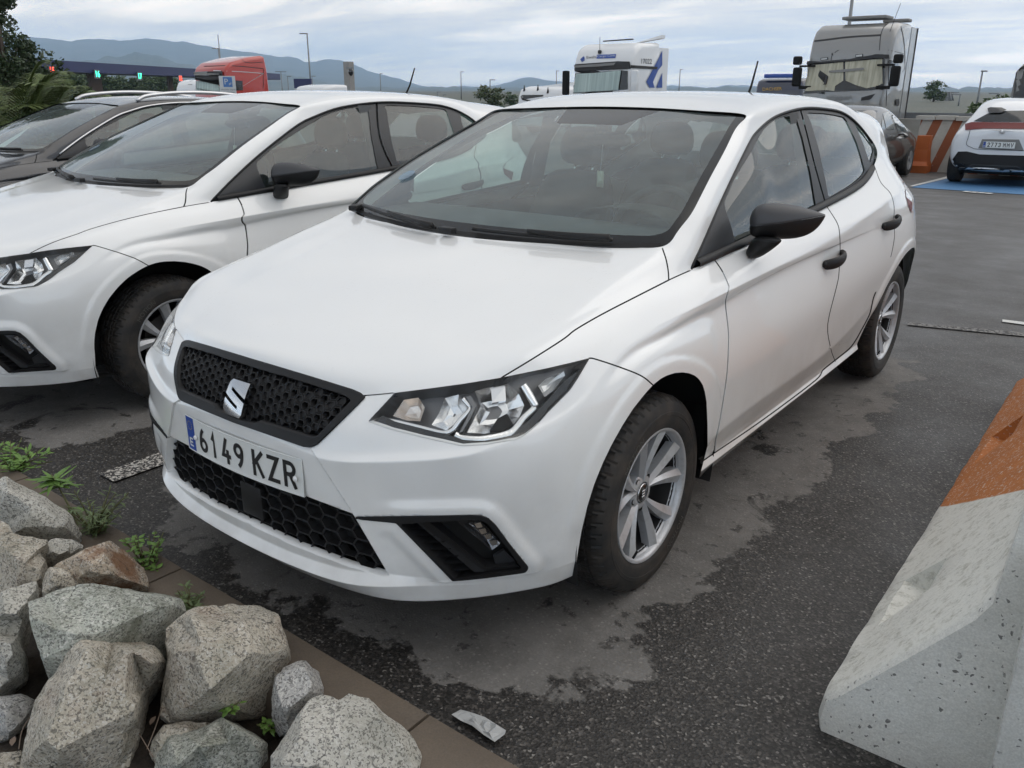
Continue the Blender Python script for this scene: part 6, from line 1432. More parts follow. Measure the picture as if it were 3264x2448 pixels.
def right_walls():
    y=19.6; xl=wpt('s1',925,720,y=y)[0]; zt=wpt('s1',1200,712,y=y)[2]; zb=GZ(y)-.1
    e=thing('striped_wall','concrete wall with slanted orange and white stripes behind the grey saloon','wall')
    prof=[(y-.16,zb),(y-.15,zb+.25),(y-.02,zt-.05),(y-.02,zt),(y+.25,zt),(y+.25,zb)]
    xs=np.linspace(xl,xl+6,13); g=grid([[(x,a,z) for a,z in prof] for x in xs]); g.F.append(tuple(range(6))); obj('wall_body',g,MT['striped'],e,smooth=False)
    for i in range(14):
        x0=xl-.10+i*.42; obj('coping_block',box((x0+.2,y+.10,zt+.035+.008*math.sin(i*2.1)),(.40,.36,.085)),MT['wall_white'],e,smooth=False)
    e=thing('plastic_barrier','orange plastic barrier in front of the striped wall beside the grey saloon','barrier'); x0=wpt('s1',880,1000,y=19.1)[0]; x1=wpt('s1',1052,1000,y=19.1)[0]; c=(x0+x1)/2; zb=GZ(19); zt=wpt('s1',980,910,y=19.1)[2]
    MT['orange']=mat('orange_plastic',(.42,.10,.018),.5)
    sec=[[(c+sx*w,19.1+sy*d_,zb+z) for sx,sy in ((-1,-1),(1,-1),(1,1),(-1,1))] for w,d_,z in ((.17,.24,0),(.17,.24,.16),(.15,.17,.24),(.13,.13,.5),(.135,.12,zt-zb))]; g=grid(sec,True); g.F.append((19,18,17,16)[::-1]); obj('barrier_shell',g,MT['orange'],e,smooth=False); obj('barrier_foot',box((c,18.9,zb+.08),(.40,.25,.16)),MT['orange'],e,smooth=False)
    # guard rail on a low bank behind
    e=thing('guard_rail','steel guard rail on a pale kerb behind the striped wall','guard rail'); d=34
    a=wpt('s1',740,640,y=30.); b_=wpt('s1',1750,665,y=30.); zr=a[2]
    obj('rail',box(((a[0]+b_[0])/2,30,zr-.1),(14,.06,.30)),MT['galv'],e,smooth=False)
    for i in range(8): obj('rail_post',box((a[0]-3+i*2,30.1,zr-.5),(.10,.10,.9)),MT['galv'],e,smooth=False)
    e=thing('low_wall','pale concrete wall behind the silver lorry, under the guard rail','wall'); obj('wall_body',box(((a[0]+b_[0])/2,28.2,-.15),(12,.3,wpt('s1',800,700,y=28.2)[2]*2+.3)),MT['wall_white'],e,smooth=False)
    MT['container']=mat('blue_container',(.018,.035,.16),.5)
    for x0,x1,lab in ((1075,1240,'left blue container on the far right horizon'),(1255,1395,'right blue container on the far right horizon')):
        d=170; a=g0('s1',x0,610,d); b_=g0('s1',x1,612,d); c=(a+b_)/2; w=np.linalg.norm((b_-a)[:2]); h=g0('s1',x0,612,d)[2]-g0('s1',x0,660,d)[2]
        o=obj('container',xf(box((0,0,0),(w,3,h)),(c[0],c[1],c[2]-h/2),math.atan2((b_-a)[1],(b_-a)[0])),MT['container'],smooth=False); tag(o,lab,'container','blue containers on the horizon')
right_walls()
# ------------------------------------------------------------------ lorries and cars further back
def trace(bv,poly,step=14,lift=.006,fall=20.):
    """photo outline laid on a surface as a dense sheet"""
    from mathutils.geometry import delaunay_2d_cdt
    P=np.asarray(poly,float); pts=[]
    for a,b_ in zip(P,np.roll(P,-1,0)):
        n=max(1,int(np.linalg.norm(b_-a)/step)); pts+=[a+(b_-a)*j/n for j in range(n)]
    n0=len(pts); lo,hi=P.min(0),P.max(0)
    gx,gy=np.meshgrid(np.arange(lo[0]+step/2,hi[0],step),np.arange(lo[1]+step/2,hi[1],step)); g=np.stack([gx.ravel(),gy.ravel()],1)
    if len(g): g=g[poly_sd(g,P)<-step*.35]
    allp=[Vector((p[0],-p[1])) for p in pts]+[Vector((p[0],-p[1])) for p in g]
    res=delaunay_2d_cdt(allp,[(i,(i+1)%n0) for i in range(n0)],[],1,1e-5); V=[]
    for q in res[0]:
        h,n=hit((q[0],-q[1]),bv,fall); V.append(h+n*lift)
    return M_(V,[tuple(f) for f in res[2]])
def bvh_of(*ms): m=join(*ms); return BVHTree.FromPolygons([tuple(v) for v in m.V],m.F)
def me_to_M(me): return M_([v.co[:] for v in me.vertices],[tuple(p.vertices) for p in me.polygons])
def decal_text(bv,s,k,p0,p1,h,lift=.012,fall=28.):
    t=text_mesh(s,1.); V=t.V; x0,x1=V[:,0].min(),V[:,0].max(); y0,y1=V[:,1].min(),V[:,1].max(); a,b_=np.array(zp(k,p0,p1)); d=b_-a; up=np.array([-d[1],d[0]]); up=up/np.linalg.norm(up)*-h*ZC[k][2]
    if up[1]>0: up=-up
    out=[]
    for q in V:
        p=a+d*(q[0]-x0)/(x1-x0)+up*(q[1]-y0)/(y1-y0); hh,n=hit(p,bv,fall); out.append(hh+n*lift)
    return M_(out,t.F)
def cab_shell(prof,xl,xr,bw=.14,seg=4):
    g=prism([(xl,y,z) for y,z in prof],(xr-xl,0,0)); me=mesh('c',g,None,fix=True)
    bm=bmesh.new(); bm.from_mesh(me); es=[e for e in bm.edges if e.calc_face_angle(0)>R_(70) and abs(abs((e.verts[0].co-e.verts[1].co).normalized().x))<.5]
    bmesh.ops.bevel(bm,geom=es,offset=bw,segments=seg,profile=.5,affect='EDGES',clamp_overlap=True); es=[e for e in bm.edges if abs((e.verts[0].co-e.verts[1].co).normalized().x)>.9 and e.calc_face_angle(0)>R_(12)]
    bmesh.ops.bevel(bm,geom=es,offset=bw*.7,segments=3,profile=.5,affect='EDGES',clamp_overlap=True); bmesh.ops.recalc_face_normals(bm,faces=bm.faces); bm.to_mesh(me); bm.free(); m=me_to_M(me); bpy.data.meshes.remove(me); return m
MT['silver']=paint('silver_lorry_paint',(.24,.24,.235),.35,.4,False,False); MT['lorry_white']=paint('white_lorry_paint',(.70,.71,.72),0.,.4,False,False); MT['lorry_red']=paint('red_lorry_paint',(.42,.022,.010),0.,.4,False,False); MT['lorry_blue']=paint('dark_blue_lorry_paint',(.012,.018,.045),0.,.35,False,False)
MT['dark_glass']=mat('dark_window',(.012,.014,.015),.06,0.,Coat_Weight=.5); MT['curtain']=mat('cream_curtain',(.46,.45,.35),.8); t,b=nodes(MT['curtain']); co=coords(t,'Object',(9.,1.,.8)); L(t,mixc(t,mr_(t,noise_(t,co,1.6,4.),.3,.7,0.,1.),(.52,.50,.40),(.30,.29,.22)),b.inputs['Base Color'])
MT['mint_curtain']=mat('pale_green_curtain',(.42,.52,.50),.8); t,b=nodes(MT['mint_curtain']); co=coords(t,'Object',(11.,1.,.3)); L(t,mixc(t,mr_(t,noise_(t,co,1.4,3.),.3,.7,0.,1.),(.50,.60,.57),(.30,.38,.37)),b.inputs['Base Color'])
MT['seam']=mat('dark_seam',(.03,.03,.032),.7); MT['lorry_grey']=mat('lorry_grey_trim',(.20,.20,.195),.5); MT['deco_blue']=mat('decor_blue',(.022,.075,.33),.4); MT['deco_ink']=mat('decor_ink',(.03,.032,.04),.5); MT['deco_yellow']=mat('decor_yellow',(.55,.33,.05),.5)
def line(bv,k,pts,w,lift=.008,fall=28.):
    q=chain(zp(k,*pts),4); T=np.gradient(q,axis=0); T/=np.linalg.norm(T,axis=1)[:,None]; Nn=np.stack([-T[:,1],T[:,0]],1)*w*ZC[k][2]
    A=[];B_=[]
    for p,n in zip(q,Nn):
        h,nn=hit(p+n,bv,fall); A.append(h+nn*lift); h,nn=hit(p-n,bv,fall); B_.append(h+nn*lift)
    return grid([A,B_])
def lorry_wheels(e,xl,xr,y,z):
    for x,s in ((xl+.15,1),(xr-.15,-1)): obj('wheel',xf(lathe([(.2,-.15),(.50,-.15),(.52,-.1),(.52,.1),(.50,.15),(.2,.15)],32,0),(x,y,z+.52)),MT['tyre'],e)
def scania():
    y,xl,xr=26.26,-8.16,-5.66; zg=GZ(y); e=thing('silver_lorry','silver lorry cab with cream curtains drawn behind the windscreen','lorry','lorry cabs parked behind the cars')
    prof=[(y,zg+.35),(y,1.40),(y+.10,1.75),(y+.22,2.36),(y+.22,2.52),(y+.34,2.95),(y+.55,3.24),(y+.95,3.42),(y+2.25,3.45),(y+2.25,zg+.35)]
    sh=cab_shell(prof,xl,xr,.17); obj('cab',sh,MT['silver'],e,angle=40); bv=bvh_of(sh)
    dfl=prism([(xr-.10,y+2.25,.2),(xr-.02,y+2.3,.2),(xr-.02,y+2.95,.2),(xr-.10,y+2.95,.2)],(0,0,3.15)); obj('side_deflector',dfl,MT['silver'],e,smooth=False); obj('side_deflector',M_(dfl.V*np.array([-1,1,1])+np.array([xl+xr,0,0]),dfl.F),MT['silver'],e,smooth=False)
    obj('deflector_edge',box((xr-.05,y+2.98,1.9),(.10,.06,2.9)),MT['seam'],e,smooth=False)
    T=lambda nm,pts,mt,lift=.01:obj(nm,trace(bv,zp('s3',*pts),5,lift*1.6,28.),MT[mt],e)
    T('windscreen_frame',[(752,640),(765,612),(1200,575),(1640,530),(1655,560),(1640,885),(1500,905),(1000,925),(745,945)],'dark_glass')
    T('curtain',[(775,635),(1190,592),(1190,800),(1100,860),(1090,915),(1000,905),(770,915)],'curtain',.02); T('curtain',[(1212,590),(1625,555),(1625,830),(1560,865),(1450,885),(1330,850),(1215,800)],'curtain',.02)
    T('sun_visor',[(745,620),(755,578),(940,590),(1200,565),(1480,520),(1560,505),(1692,508),(1692,560),(1640,545),(1480,560),(1200,590),(900,608)],'seam',.05)
    T('logo_band',[(1030,690),(1420,655),(1425,680),(1200,705),(1035,712)],'lorry_grey',.035)
    for q in ([(935,545),(1018,535),(1018,565),(935,575)],[(1325,508),(1410,500),(1410,532),(1325,540)]): T('marker_light',[(a,b_) for a,b_ in q],'seam',.02); T('marker_lens',[(a+(8 if i in(0,3) else -8),b_+(7 if i<2 else -7)) for i,(a,b_) in enumerate(q)],'sign_white',.03)
    obj('panel_seam',line(bv,'s3',[(820,362),(1000,340),(1250,310),(1608,288)],9),MT['seam'],e); obj('panel_seam',line(bv,'s3',[(1592,460),(1605,300),(1640,200),(1690,155)],4),MT['seam'],e); obj('panel_seam',line(bv,'s3',[(790,530),(805,370),(850,260),(900,230)],4),MT['seam'],e); obj('panel_seam',line(bv,'s3',[(1665,1080),(1672,870)],3),MT['seam'],e); obj('panel_seam',line(bv,'s3',[(1872,1150),(1875,540),(1860,330),(1830,190)],3),MT['seam'],e); obj('panel_seam',line(bv,'s3',[(1690,455),(1860,495)],3),MT['seam'],e)
    T('grille_slot',[(1390,985),(1545,945),(1500,1000),(1480,1012),(1385,1022)],'seam'); T('grille_slot',[(1260,1075),(1425,1062),(1410,1095),(1290,1102)],'seam'); T('lower_grille',[(1000,1050),(1260,1040),(1260,1050),(1000,1062)],'lorry_grey')
    T('side_window',[(1690,560),(1800,595),(1795,850),(1690,870)],'dark_glass'); T('door_handle',[(1765,1010),(1800,1000),(1803,1060),(1790,1080),(1762,1078)],'seam',.02)
    obj('maker_name',decal_text(bv,'SCANIA','s3',(1000,1030),(1298,1012),52,.02),MT['lorry_grey'],e,smooth=False)
    for sx,x in ((1,xr),(-1,xl)):
        ar=bpy.data.objects.new('mirror',None); COL.objects.link(ar); ar.parent=e; ar.location=(x+sx*.24,y+.05,-.12)
        obj('mirror_shell',bevel(mesh('m',box((0,0,1.98),(.28,.16,.58)),MT['gap']),.07,3),None,ar); obj('mirror_wide',bevel(mesh('m',box((.03*sx,0,2.47),(.27,.18,.26)),MT['gap']),.07,3),None,ar); obj('mirror_arm',box((-sx*.3,0,2.30),(.5,.06,.06)),MT['gap'],ar,smooth=False); obj('mirror_arm',box((-sx*.3,0,1.66),(.4,.08,.10)),MT['gap'],ar,smooth=False)
    obj('roof_hatch_cover',bevel(mesh('h',box(((xl+xr)/2+.10,y+1.35,3.60),(1.35,.85,.10)),MT['lorry_grey']),.04,2),None,e); obj('roof_hatch_cover',bevel(mesh('h',box((xr-.5,y+2.3,3.55),(.8,.4,.10)),MT['lorry_grey']),.04,2),None,e)
    obj('aerial',tube([(xr-.25,y+.5,2.95),(xr+.02,y+.4,3.9)],.008,5),MT['seam'],e); lorry_wheels(e,xl,xr,y+1.3,zg)
scania()
def ewals():
    y,xl,xr=25.39,-16.52,-14.02; zg=GZ(y); e=thing('white_lorry','tall white lorry cab with blue chevrons and pale green curtain','lorry','lorry cabs parked behind the cars')
    prof=[(y,zg+.35),(y,1.1),(y+.06,1.3),(y+.16,2.10),(y+.16,2.30),(y+.22,2.52),(y+.40,2.85),(y+.75,3.04),(y+2.2,3.10),(y+2.2,zg+.35)]
    sh=cab_shell(prof,xl,xr,.20); obj('cab',sh,MT['lorry_white'],e,angle=40); df=box((xr-.10,y+2.55,1.55),(.07,.75,2.75)); obj('side_deflector',df,MT['lorry_white'],e,smooth=False); bv=bvh_of(sh,df)
    T=lambda nm,pts,mt,lift=.01:obj(nm,trace(bv,zp('s2',*pts),5,lift*1.6,30.),MT[mt],e)
    T('sun_visor',[(800,500),(835,465),(1060,450),(1370,428),(1505,432),(1512,515),(1400,520),(1200,528),(880,540),(805,540)],'seam',.03); T('visor_panel',[(862,480),(1100,462),(1350,447),(1325,475),(1150,488),(875,502)],'lorry_grey',.05)
    obj('visor_lettering',decal_text(bv,'GIGASPACE','s2',(945,490),(1245,472),14,.06),MT['deco_ink'],e,smooth=False)
    T('windscreen_frame',[(780,800),(850,570),(1410,530),(1480,540),(1480,755),(1100,790)],'dark_glass'); T('curtain',[(850,795),(882,575),(1100,565),(1408,535),(1375,765)],'mint_curtain',.035)
    T('logo_plate',[(1118,352),(1343,343),(1335,388),(1112,396)],'deco_blue',.012); obj('brand_lettering',decal_text(bv,'Cargo Care','s2',(1122,390),(1330,378),32,.022),MT['sign_white'],e,smooth=False); obj('brand_lettering',decal_text(bv,'Ewals','s2',(998,398),(1105,388),32,.014),MT['deco_ink'],e,smooth=False)
    for q in ([(922,405),(965,368),(972,380),(932,415)],[(930,418),(972,384),(976,396),(938,428)],[(938,430),(975,402),(976,414),(945,436)]): T('logo_mark',q,'deco_blue',.014)
    obj('fleet_number',decal_text(bv,'17022','s2',(1633,452),(1756,455),58,.02),MT['deco_ink'],e,smooth=False)
    T('chevron',[(1878,300),(1820,420),(1690,665),(1730,735),(1790,735),(1768,670),(1830,530),(1878,470)],'deco_blue',.014); T('chevron',[(1878,560),(1845,640),(1805,735),(1878,735)],'deco_blue',.014)
    T('side_window',[(1515,740),(1525,570),(1560,550),(1560,735)],'dark_glass'); T('trim_band',[(1512,470),(1820,490),(1815,520),(1512,505)],'seam',.02)
    obj('roof_spoiler',xf(prism([(0,0,0),(1.0,.3,.16),(1.0,.3,.28)],(0,.25,0)),(xr-1.0,y+1.9,3.08)),MT['lorry_white'],e,smooth=False)
    obj('horn_rail',tube([(xl+.9,y+.75,3.13),(xr-.35,y+.75,3.16)],.025,6),MT['seam'],e); obj('aerial',tube([(xl+1.05,y+.30,2.78),(xl+1.07,y+.25,3.25)],.01,5),MT['seam'],e); obj('aerial_foot',bevel(mesh('a',box((xl+1.05,y+.30,2.75),(.12,.10,.12)),MT['seam']),.03),None,e)
    for sx,x in ((1,xr),(-1,xl)): obj('mirror',bevel(mesh('m',box((x+sx*.20,y+.02,1.70),(.26,.18,.85)),MT['lorry_white' if sx>0 else 'gap']),.07,3),None,e)
    obj('dash_tablet',bevel(mesh('d',box((-15.4,y-.0,1.28),(.42,.05,.22)),MT['gap']),.03),None,e); lorry_wheels(e,xl,xr,y+1.3,zg)
ewals()
def red_lorry():
    y,xl,xr=22.06,-35.55,-33.05; zg=GZ(y); e=thing('red_lorry','orange-red lorry cab with sloping roof behind the parking sign','lorry','lorry cabs parked behind the cars')
    prof=[(y,zg+.35),(y,1.2),(y+.12,1.9),(y+.12,2.2),(y+.20,2.40),(y+.5,2.62),(y+1.4,2.84),(y+2.2,2.95),(y+2.35,2.90),(y+2.45,2.3),(y+2.5,zg+.35)]
    sh=cab_shell(prof,xl,xr,.16); obj('cab',sh,MT['lorry_red'],e,angle=40); bv=bvh_of(sh); T=lambda nm,pts,mt,lift=.01:obj(nm,trace(bv,zp('s5',*pts),4,lift*1.6,42.),MT[mt],e)
    T('sun_visor',[(215,640),(235,560),(440,548),(600,545),(605,590),(540,650),(400,655)],'seam',.05); T('visor_panel',[(240,560),(440,548),(410,590),(245,590)],'lorry_grey',.07)
    T('windscreen',[(225,770),(235,660),(545,655),(545,770)],'mint_curtain'); T('side_window',[(740,650),(820,655),(825,765),(740,770)],'dark_glass')
    obj('panel_seam',line(bv,'s5',[(480,535),(800,548),(1160,575)],4),MT['sign_white'],e); obj('panel_seam',line(bv,'s5',[(370,485),(700,478),(1060,510)],4),MT['seam'],e); obj('panel_seam',line(bv,'s5',[(1065,740),(1070,510)],3),MT['seam'],e); obj('panel_seam',line(bv,'s5',[(805,392),(870,440),(1060,435)],3),MT['seam'],e)
    lorry_wheels(e,xl,xr,y+1.3,zg)
red_lorry()
def plain_cab(label,y,xl,xr,zt,mt,trim,name='lorry_cab',fr=.35):
    zg=GZ(y); e=thing(name,label,'lorry','lorry cabs parked behind the cars'); prof=[(y,zg+.35),(y+.02,zt-1.0),(y+.14,zt-.42),(y+.30,zt-.12),(y+fr+.5,zt),(y+2.2,zt-.02),(y+2.2,zg+.35)]
    sh=cab_shell(prof,xl,xr,.20); obj('cab',sh,MT[mt],e,angle=40); bv=bvh_of(sh); lorry_wheels(e,xl,xr,y+1.3,zg); return e,bv
e,bv=plain_cab('low white lorry cab left of the tall white lorry',30.37,-22.84,-20.34,1.62,'lorry_white','seam'); obj('windscreen',trace(bv,zp('s2',(150,900),(185,822),(490,820),(480,840),(330,860)),12,.01,36.),MT['dark_glass'],e)
for a,b_ in ((262,765),(422,760),(540,788)): p=hit(zp('s2',(a,b_))[0],bv,36.)[0]; obj('roof_horn',tube([p-np.array([0,0,.05]),p+np.array([0,0,.22])],[.06,.012],6),MT['seam'],e)
obj('roof_fairing',xf(prism([(0,0,0),(1.6,.2,.18),(1.6,.2,.0)],(0,1.2,0)),(-22.2,31.2,1.60)),MT['lorry_white'],e,smooth=False)
e,bv=plain_cab('dark blue lorry cab with yellow lettering behind the silver lorry',42.68,-16.53,-14.03,2.06,'lorry_blue','seam'); obj('roof_lettering',decal_text(bv,'DACHSER','s3',(287,912),(502,905),34,.03,44.),MT['deco_yellow'],e,smooth=False); obj('roof_visor',bevel(mesh('v',box((-15.2,43.0,2.16),(1.9,.3,.20)),MT['deco_blue']),.06,2),None,e)
e,bv=plain_cab('white lorry cab just left of the red lorry',24.5,-41.2,-38.7,1.95,'lorry_white','seam'); obj('windscreen',trace(bv,zp('s5',(180,700),(205,660),(235,655),(235,700)),10,.01,46.),MT['dark_glass'],e)
e,bv=plain_cab('white van roof just right of the red lorry',33.,-42.,-39.4,1.75,'lorry_white','seam','white_van',.8)
p=g0('s1',2130,300,26.); e,bv=plain_cab('dark lorry cab cut by the right edge above the white crossover',p[1],p[0]-.15,p[0]+2.3,2.15,'lorry_grey','seam'); obj('windscreen',trace(bv,zp('s1',(2095,300),(2120,120),(2330,100),(2330,505),(2075,505)),20,.02,26.),MT['dark_glass'],e); obj('visor',trace(bv,zp('s1',(2110,110),(2125,55),(2330,50),(2330,100),(2160,95)),20,.06,26.),MT['gap'],e)
# ---- white crossover seen from behind, and grey saloon
def body_loft(sts,cx,y0,zg,sub=2,cr_rows=(),s=1.):
    n=len(sts[0][1]); rows=[]
    for dy,sec in sts: rows.append([(x,y0+s*dy,zg+z) for x,z in sec])
    V=[];F=[];R=len(rows)
    for r_ in rows: V+=r_
    nv=len(V); V2=V+[(-x,y,z) for x,y,z in V]
    for i in range(R-1):
        for j in range(n-1):
            a=i*n+j; F.append((a,a+1,a+1+n,a+n)); F.append((nv+a,nv+a+n,nv+a+1+n,nv+a+1))
    for base_,rev in ((0,False),((R-1)*n,True)):
        for j in range(n-1):
            f=(base_+j,nv+base_+j,nv+base_+j+1,base_+j+1); F.append(f[::-1] if rev else f)
    M=M_(V2,F); k=np.round(M.V,5); u,idx,inv=np.unique(k,axis=0,return_index=True,return_inverse=True); inv=inv.ravel()
    F=[]
    for f in M.F:
        g=[int(inv[i]) for i in f]
        if len(set(g))==4: F.append(g)
    cr={}
    inv_=lambda i,j,sd:int(inv[(nv if sd else 0)+i*n+j])
    for j,w_ in cr_rows:
        for i in range(R-1):
            for sd in (0,1): a,b_=inv_(i,j,sd),inv_(i+1,j,sd); cr[(min(a,b_),max(a,b_))]=w_
    V3,F3=catmull(M.V[idx],np.array(F),cr,sub); V3=V3+np.array([cx,0,0]); return M_(V3,F3)
def simple_wheel(e,x,y,zg,r=.34,w=.22,side=1):
    o=bpy.data.objects.new('wheel',None); COL.objects.link(o); o.parent=e; o.location=(x,y,zg+r-.01); o.rotation_euler=(0,0,0 if side>0 else math.pi)
    obj('tyre',lathe([(r*.62,-w/2),(r*.93,-w/2),(r,-w/2+.03),(r,w/2-.03),(r*.93,w/2),(r*.62,w/2)],40,0),MT['tyre'],o,angle=40); obj('rim',lathe([(r*.66,w/2-.005),(r*.60,w/2+.004),(r*.56,w/2-.03),(r*.2,w/2-.05),(.0,w/2-.02)],30,0),MT['alloy'],o)
    for k in range(5):
        a=k*2*math.pi/5; obj('spoke',prism([(w/2-.02,r*.1*math.cos(a)+sx*.03*-math.sin(a)+rr_*r*math.cos(a),r*.1*math.sin(a)+sx*.03*math.cos(a)+rr_*r*math.sin(a)) for rr_,sx in ((.08,-1),(.52,-1.3),(.52,1.3),(.08,1))],(.012,0,0)),MT['alloy'],o,smooth=False)
MT['pearl']=paint('pearl_white_paint',(.74,.75,.77),0.,.3,False,False); MT['graphite']=paint('graphite_paint',(.060,.058,.055),.5,.35,False,False)
def crossover():
    y0=16.085; zg=GZ(y0); cx=-.80; e=thing('white_crossover','white crossover seen from behind on the blue bay, plate 2773 MMV','car')
    full=lambda w,zt,ws,tw:[(0,.24),(.66*w,.24),(.83*w,.34),(.90*w,.58),(.895*w,.80),(ws,.97),(tw*1.12,1.02+(zt-1.02)*.45),(tw,zt-.06),(tw*.6,zt-.01),(0,zt)]
    sts=[(-.04,[(0,.32),(.52,.32),(.66,.38),(.76,.58),(.74,.80),(.70,.90),(.60,.96),(.46,.985),(.28,1.0),(0,1.01)]),
    (.05,[(0,.26),(.58,.26),(.76,.36),(.83,.58),(.81,.80),(.765,.93),(.66,1.01),(.50,1.04),(.30,1.055),(0,1.06)]),
    (.30,[(0,.24),(.64,.24),(.82,.34),(.89,.58),(.875,.80),(.80,.96),(.67,1.16),(.56,1.24),(.33,1.275),(0,1.285)]),
    (.60,full(1.,1.50,.80,.55)),(.85,full(1.,1.555,.80,.56)),(1.5,full(1.,1.575,.80,.58)),(2.4,full(.99,1.55,.79,.58)),(2.9,[(0,.24),(.66,.24),(.82,.34),(.88,.58),(.87,.80),(.80,.95),(.68,1.16),(.57,1.30),(.35,1.33),(0,1.34)]),(3.4,[(0,.24),(.66,.24),(.82,.34),(.88,.58),(.86,.78),(.78,.92),(.66,.99),(.55,1.02),(.33,1.04),(0,1.05)]),(4.1,[(0,.26),(.6,.26),(.74,.34),(.80,.55),(.77,.70),(.70,.80),(.60,.86),(.48,.89),(.3,.90),(0,.91)])]
    m=body_loft(sts,cx,y0,zg,3,((5,2.),)); obj('body',m,MT['pearl'],e); bv=bvh_of(m)
    T=lambda nm,pts,mt,lift=.008,fall=18.:obj(nm,trace(bv,zp('s1',*pts),9,lift,fall),MT[mt],e)
    T('lower_bumper',[(1285,1300),(1300,1235),(1390,1110),(1500,1108),(1660,1145),(2330,1165),(2330,1430),(1900,1440),(1700,1435),(1500,1420),(1340,1330)],'black_plastic'); T('bumper_line',[(1315,1300),(1470,1305),(1570,1265),(2130,1290),(2212,1330),(2330,1345),(2330,1360),(2200,1345),(2120,1305),(1575,1282),(1475,1322),(1318,1316)],'dark_plastic',.02)
    T('light_bar',[(1478,770),(1560,748),(2330,756),(2330,835),(1700,830),(1480,848)],'red_lamp',.014); T('rear_screen',[(1580,735),(1755,640),(1990,605),(2330,600),(2330,745),(1700,742)],'dark_glass',.008)
    T('spoiler_wing',[(1755,585),(1790,572),(1930,575),(1992,602),(1925,640),(1772,642)],'gloss_black',.03); T('plate_recess',[(1640,1070),(1690,955),(2150,960),(2212,1100),(2180,1105)],'lorry_grey',.004)
    obj('lid_seam',line(bv,'s1',[(1540,845),(1515,940),(1495,1020),(1560,1060),(1660,1082),(2212,1100)],3,.01,18.),MT['seam'],e)
    def emblem():
        P=[];
        for a_ in np.linspace(0,6.283,24,endpoint=False): P.append((1940+36*math.cos(a_),868+19*math.sin(a_)))
        return P
    obj('badge_ring',line(bv,'s1',emblem()+[emblem()[0]],3,.02,18.),MT['chrome'],e); obj('badge_bar',line(bv,'s1',[(1912,856),(1940,884),(1968,858)],3,.02,18.),MT['chrome'],e)
    xc=(wpt('s1',1708,1020,y=y0)[0]+wpt('s1',2110,1020,y=y0)[0])/2; zc=wpt('s1',1900,1025,y=y0)[2]
    pl=obj('number_plate',plate_mesh((.52,.11)),MT['plate_white'],e,loc=(xc,y0-.09,zc)); plate_marks(pl,'2773','MMV')
    for sx in (1,-1): simple_wheel(e,cx+sx*.79,y0+.80,zg,.345,.225,sx); simple_wheel(e,cx+sx*.79,y0+3.44,zg,.345,.225,sx)
    obj('under_tray',box((cx,y0+2.,zg+.26),(1.3,3.4,.12)),MT['gap'],e,smooth=False); obj('roof_aerial',loft([[(cx+.25+.03*c*math.cos(a_),y0+1.1+.07*c*math.sin(a_),zg+1.565+z) for a_ in np.linspace(0,6.283,8,endpoint=False)] for c,z in ((1,0),(.7,.04),(.15,.075))],sub=1),MT['pearl'],e)
crossover()
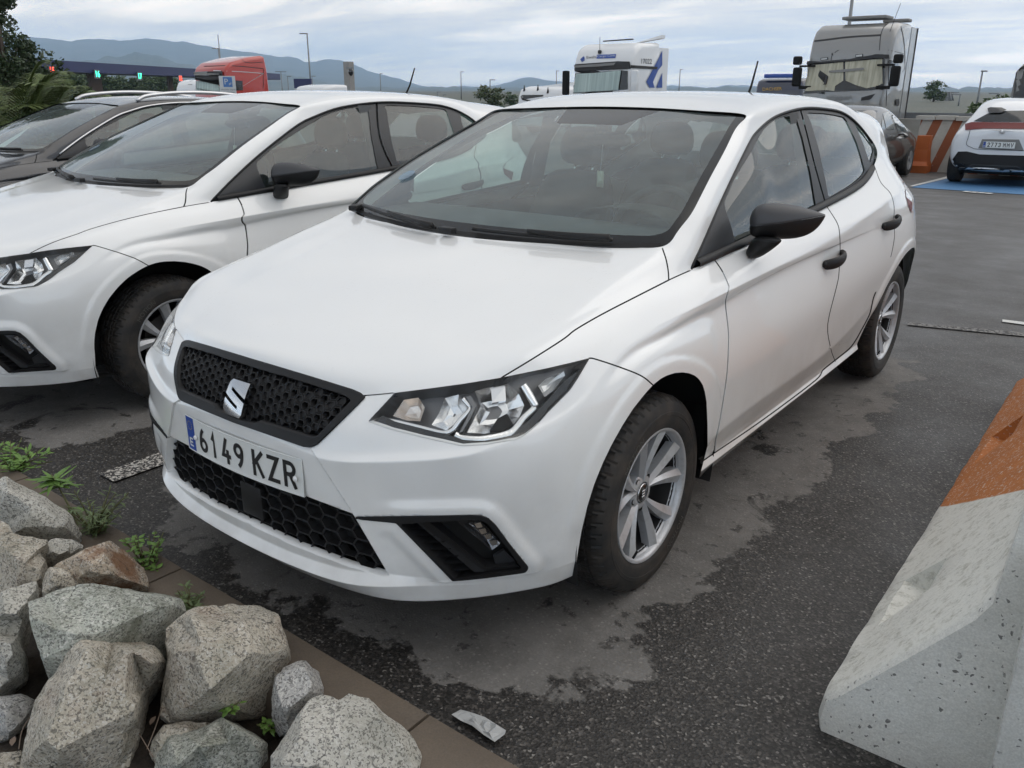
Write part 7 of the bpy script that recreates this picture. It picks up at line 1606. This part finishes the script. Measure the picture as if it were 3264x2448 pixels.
def saloon():
    y0=14.2; zg=GZ(16.5); cx=-3.52; e=thing('grey_saloon','dark grey saloon parked beside the striped wall, right side in view','car')
    low=lambda w,a:[(0,.20),(.64*w,.20),(.82*w,.28),(.87*w,.50),(.86*w,.72),(.80*w,.90)]
    sts=[(0,[(0,.28),(.5,.28),(.66,.34),(.74,.52),(.72,.74),(.66,.90),(.60,.95),(.46,.975),(.3,.985),(0,.99)]),(.25,low(.97,0)+[(.68,.985),(.54,1.01),(.34,1.02),(0,1.025)]),(.75,low(1,0)+[(.70,1.04),(.60,1.10),(.36,1.13),(0,1.14)]),(1.35,low(1,0)+[(.70,1.15),(.56,1.36),(.36,1.40),(0,1.415)]),(2.0,low(1,0)+[(.70,1.17),(.55,1.40),(.36,1.435),(0,1.45)]),(2.7,low(1,0)+[(.70,1.16),(.54,1.36),(.35,1.40),(0,1.415)]),(3.4,low(1,0)+[(.74,.96),(.60,1.00),(.38,1.02),(0,1.03)]),(4.1,low(.98,0)[:5]+[(.74,.80),(.66,.85),(.52,.88),(.34,.89),(0,.90)]),(4.45,[(0,.28),(.5,.28),(.62,.34),(.68,.50),(.66,.62),(.60,.69),(.52,.72),(.42,.73),(.28,.74),(0,.74)])]
    m=body_loft(sts,cx,y0,zg,3,((5,1.5),)); obj('body',m,MT['graphite'],e); bv=bvh_of(m); T=lambda nm,pts,mt,lift=.006:obj(nm,trace(bv,zp('s1',*pts),8,lift,19.),MT[mt],e)
    T('rear_side_window',[(445,640),(470,622),(515,615),(600,838),(490,830)],'pale_glass'); T('quarter_window',[(425,830),(440,690),(480,826)],'pale_glass'); T('front_side_window',[(540,620),(590,640),(650,700),(748,862),(632,852)],'pale_glass'); T('rear_screen',[(110,600),(200,595),(385,600),(275,765),(200,720)],'dark_glass')
    T('door_handle',[(497,895),(540,900),(540,920),(500,925)],'chrome'); T('door_handle',[(665,910),(712,915),(710,932),(668,930)],'chrome'); T('tail_lamp',[(262,800),(290,770),(300,830),(275,830)],'red_lamp'); obj('door_seam',line(bv,'s1',[(625,850),(660,930),(690,1100),(705,1260)],2,.006,19.),MT['seam'],e); obj('sill_line',line(bv,'s1',[(520,1250),(700,1265),(790,1250)],4,.008,19.),MT['seam'],e)
    p=hit(zp('s1',(790,850))[0],bv,19.)[0]; obj('door_mirror',loft([[(p[0]+.06+dx,p[1]+yy,p[2]-.02+zz) for dx,zz in ((-.02,-.06*s_),(.16*s_,-.05*s_),(.2*s_,.02*s_),(.1,.08*s_),(-.02,.06*s_))] for yy,s_ in ((-.05,.8),(.03,1.),(.12,.7),(.16,.3))],sub=1,caps=False),MT['graphite'],e)
    for sx in (1,-1): simple_wheel(e,cx+sx*.77,y0+.78,zg,.315,.20,sx); simple_wheel(e,cx+sx*.77,y0+3.45,zg,.315,.20,sx)
    obj('under_tray',box((cx,y0+2.2,zg+.24),(1.3,3.8,.12)),MT['gap'],e,smooth=False)
MT['pale_glass']=mat('sky_reflecting_window',(.10,.12,.12),.05,0.,Specular_IOR_Level=1.,Coat_Weight=1.)
saloon()
# ------------------------------------------------------------------ the row of parked cars
car=build_car(); build_glass(car); fittings(car); cabin(car)
car['label']='white five-door hatchback in front with plate 6149 KZR'; car['group']='white hatchbacks parked side by side'
car2=copy_tree(car); car2.location=(-2.5973,.0652,0); car2.rotation_euler=(0,0,-.011465); car2['label']='white five-door hatchback on the left, next to the black car'
MT['black_paint']=paint('black_car_paint',(.008,.009,.013),0.,.3,False,True)
car3=copy_tree(car); car3.name='black_estate_car'; car3.location=(-6.22,1.0,0); car3.scale=(1.0,1.0,.962); del car3['group']
car3['label']='black estate car with silver roof rails at the left edge'
_bm={}
def _walk(o):
    for c in list(o.children):
        if c.type=='MESH' and c.data.materials and c.data.materials[0]==MT['white']:
            if c.data.name not in _bm: d=c.data.copy(); d.materials[0]=MT['black_paint']; _bm[c.data.name]=d
            c.data=_bm[c.data.name]
        if c.name.split('.')[0] in ('number_plate','emission_sticker','air_freshener','freshener_cord','aerial','aerial_foot','badge'):
            for g in list(c.children): bpy.data.objects.remove(g)
            bpy.data.objects.remove(c); continue
        _walk(c)
_walk(car3)
MT['rail_silver']=mat('satin_aluminium',(.62,.62,.63),.28,.9)
_top=resample(chain(sw([s_[0] for s_ in PIL[1:]]+[s_[0] for s_ in ROOF]),8),60)
both('chrome_strip',tube(_top+np.array([.004,0,.004]),.0085,6),'rail_silver',car3)
rq=chain([(.555,1.22,1.405),(.55,1.34,1.448),(.545,1.7,1.475),(.54,2.1,1.465),(.535,2.45,1.425),(.53,2.6,1.375)],6); both('roof_rail',tube(rq,[.018]*len(rq),8),'rail_silver',car3)
doc=[screen_pt(u,v,.05) for u,v in ((-.30,.50),(-.02,.33),(.12,.10),(.0,.10),(-.10,.12))]; obj('paper_sheet',M_(doc,[(0,1,2,3,4)]),MT['plate_white'],car3,smooth=False)
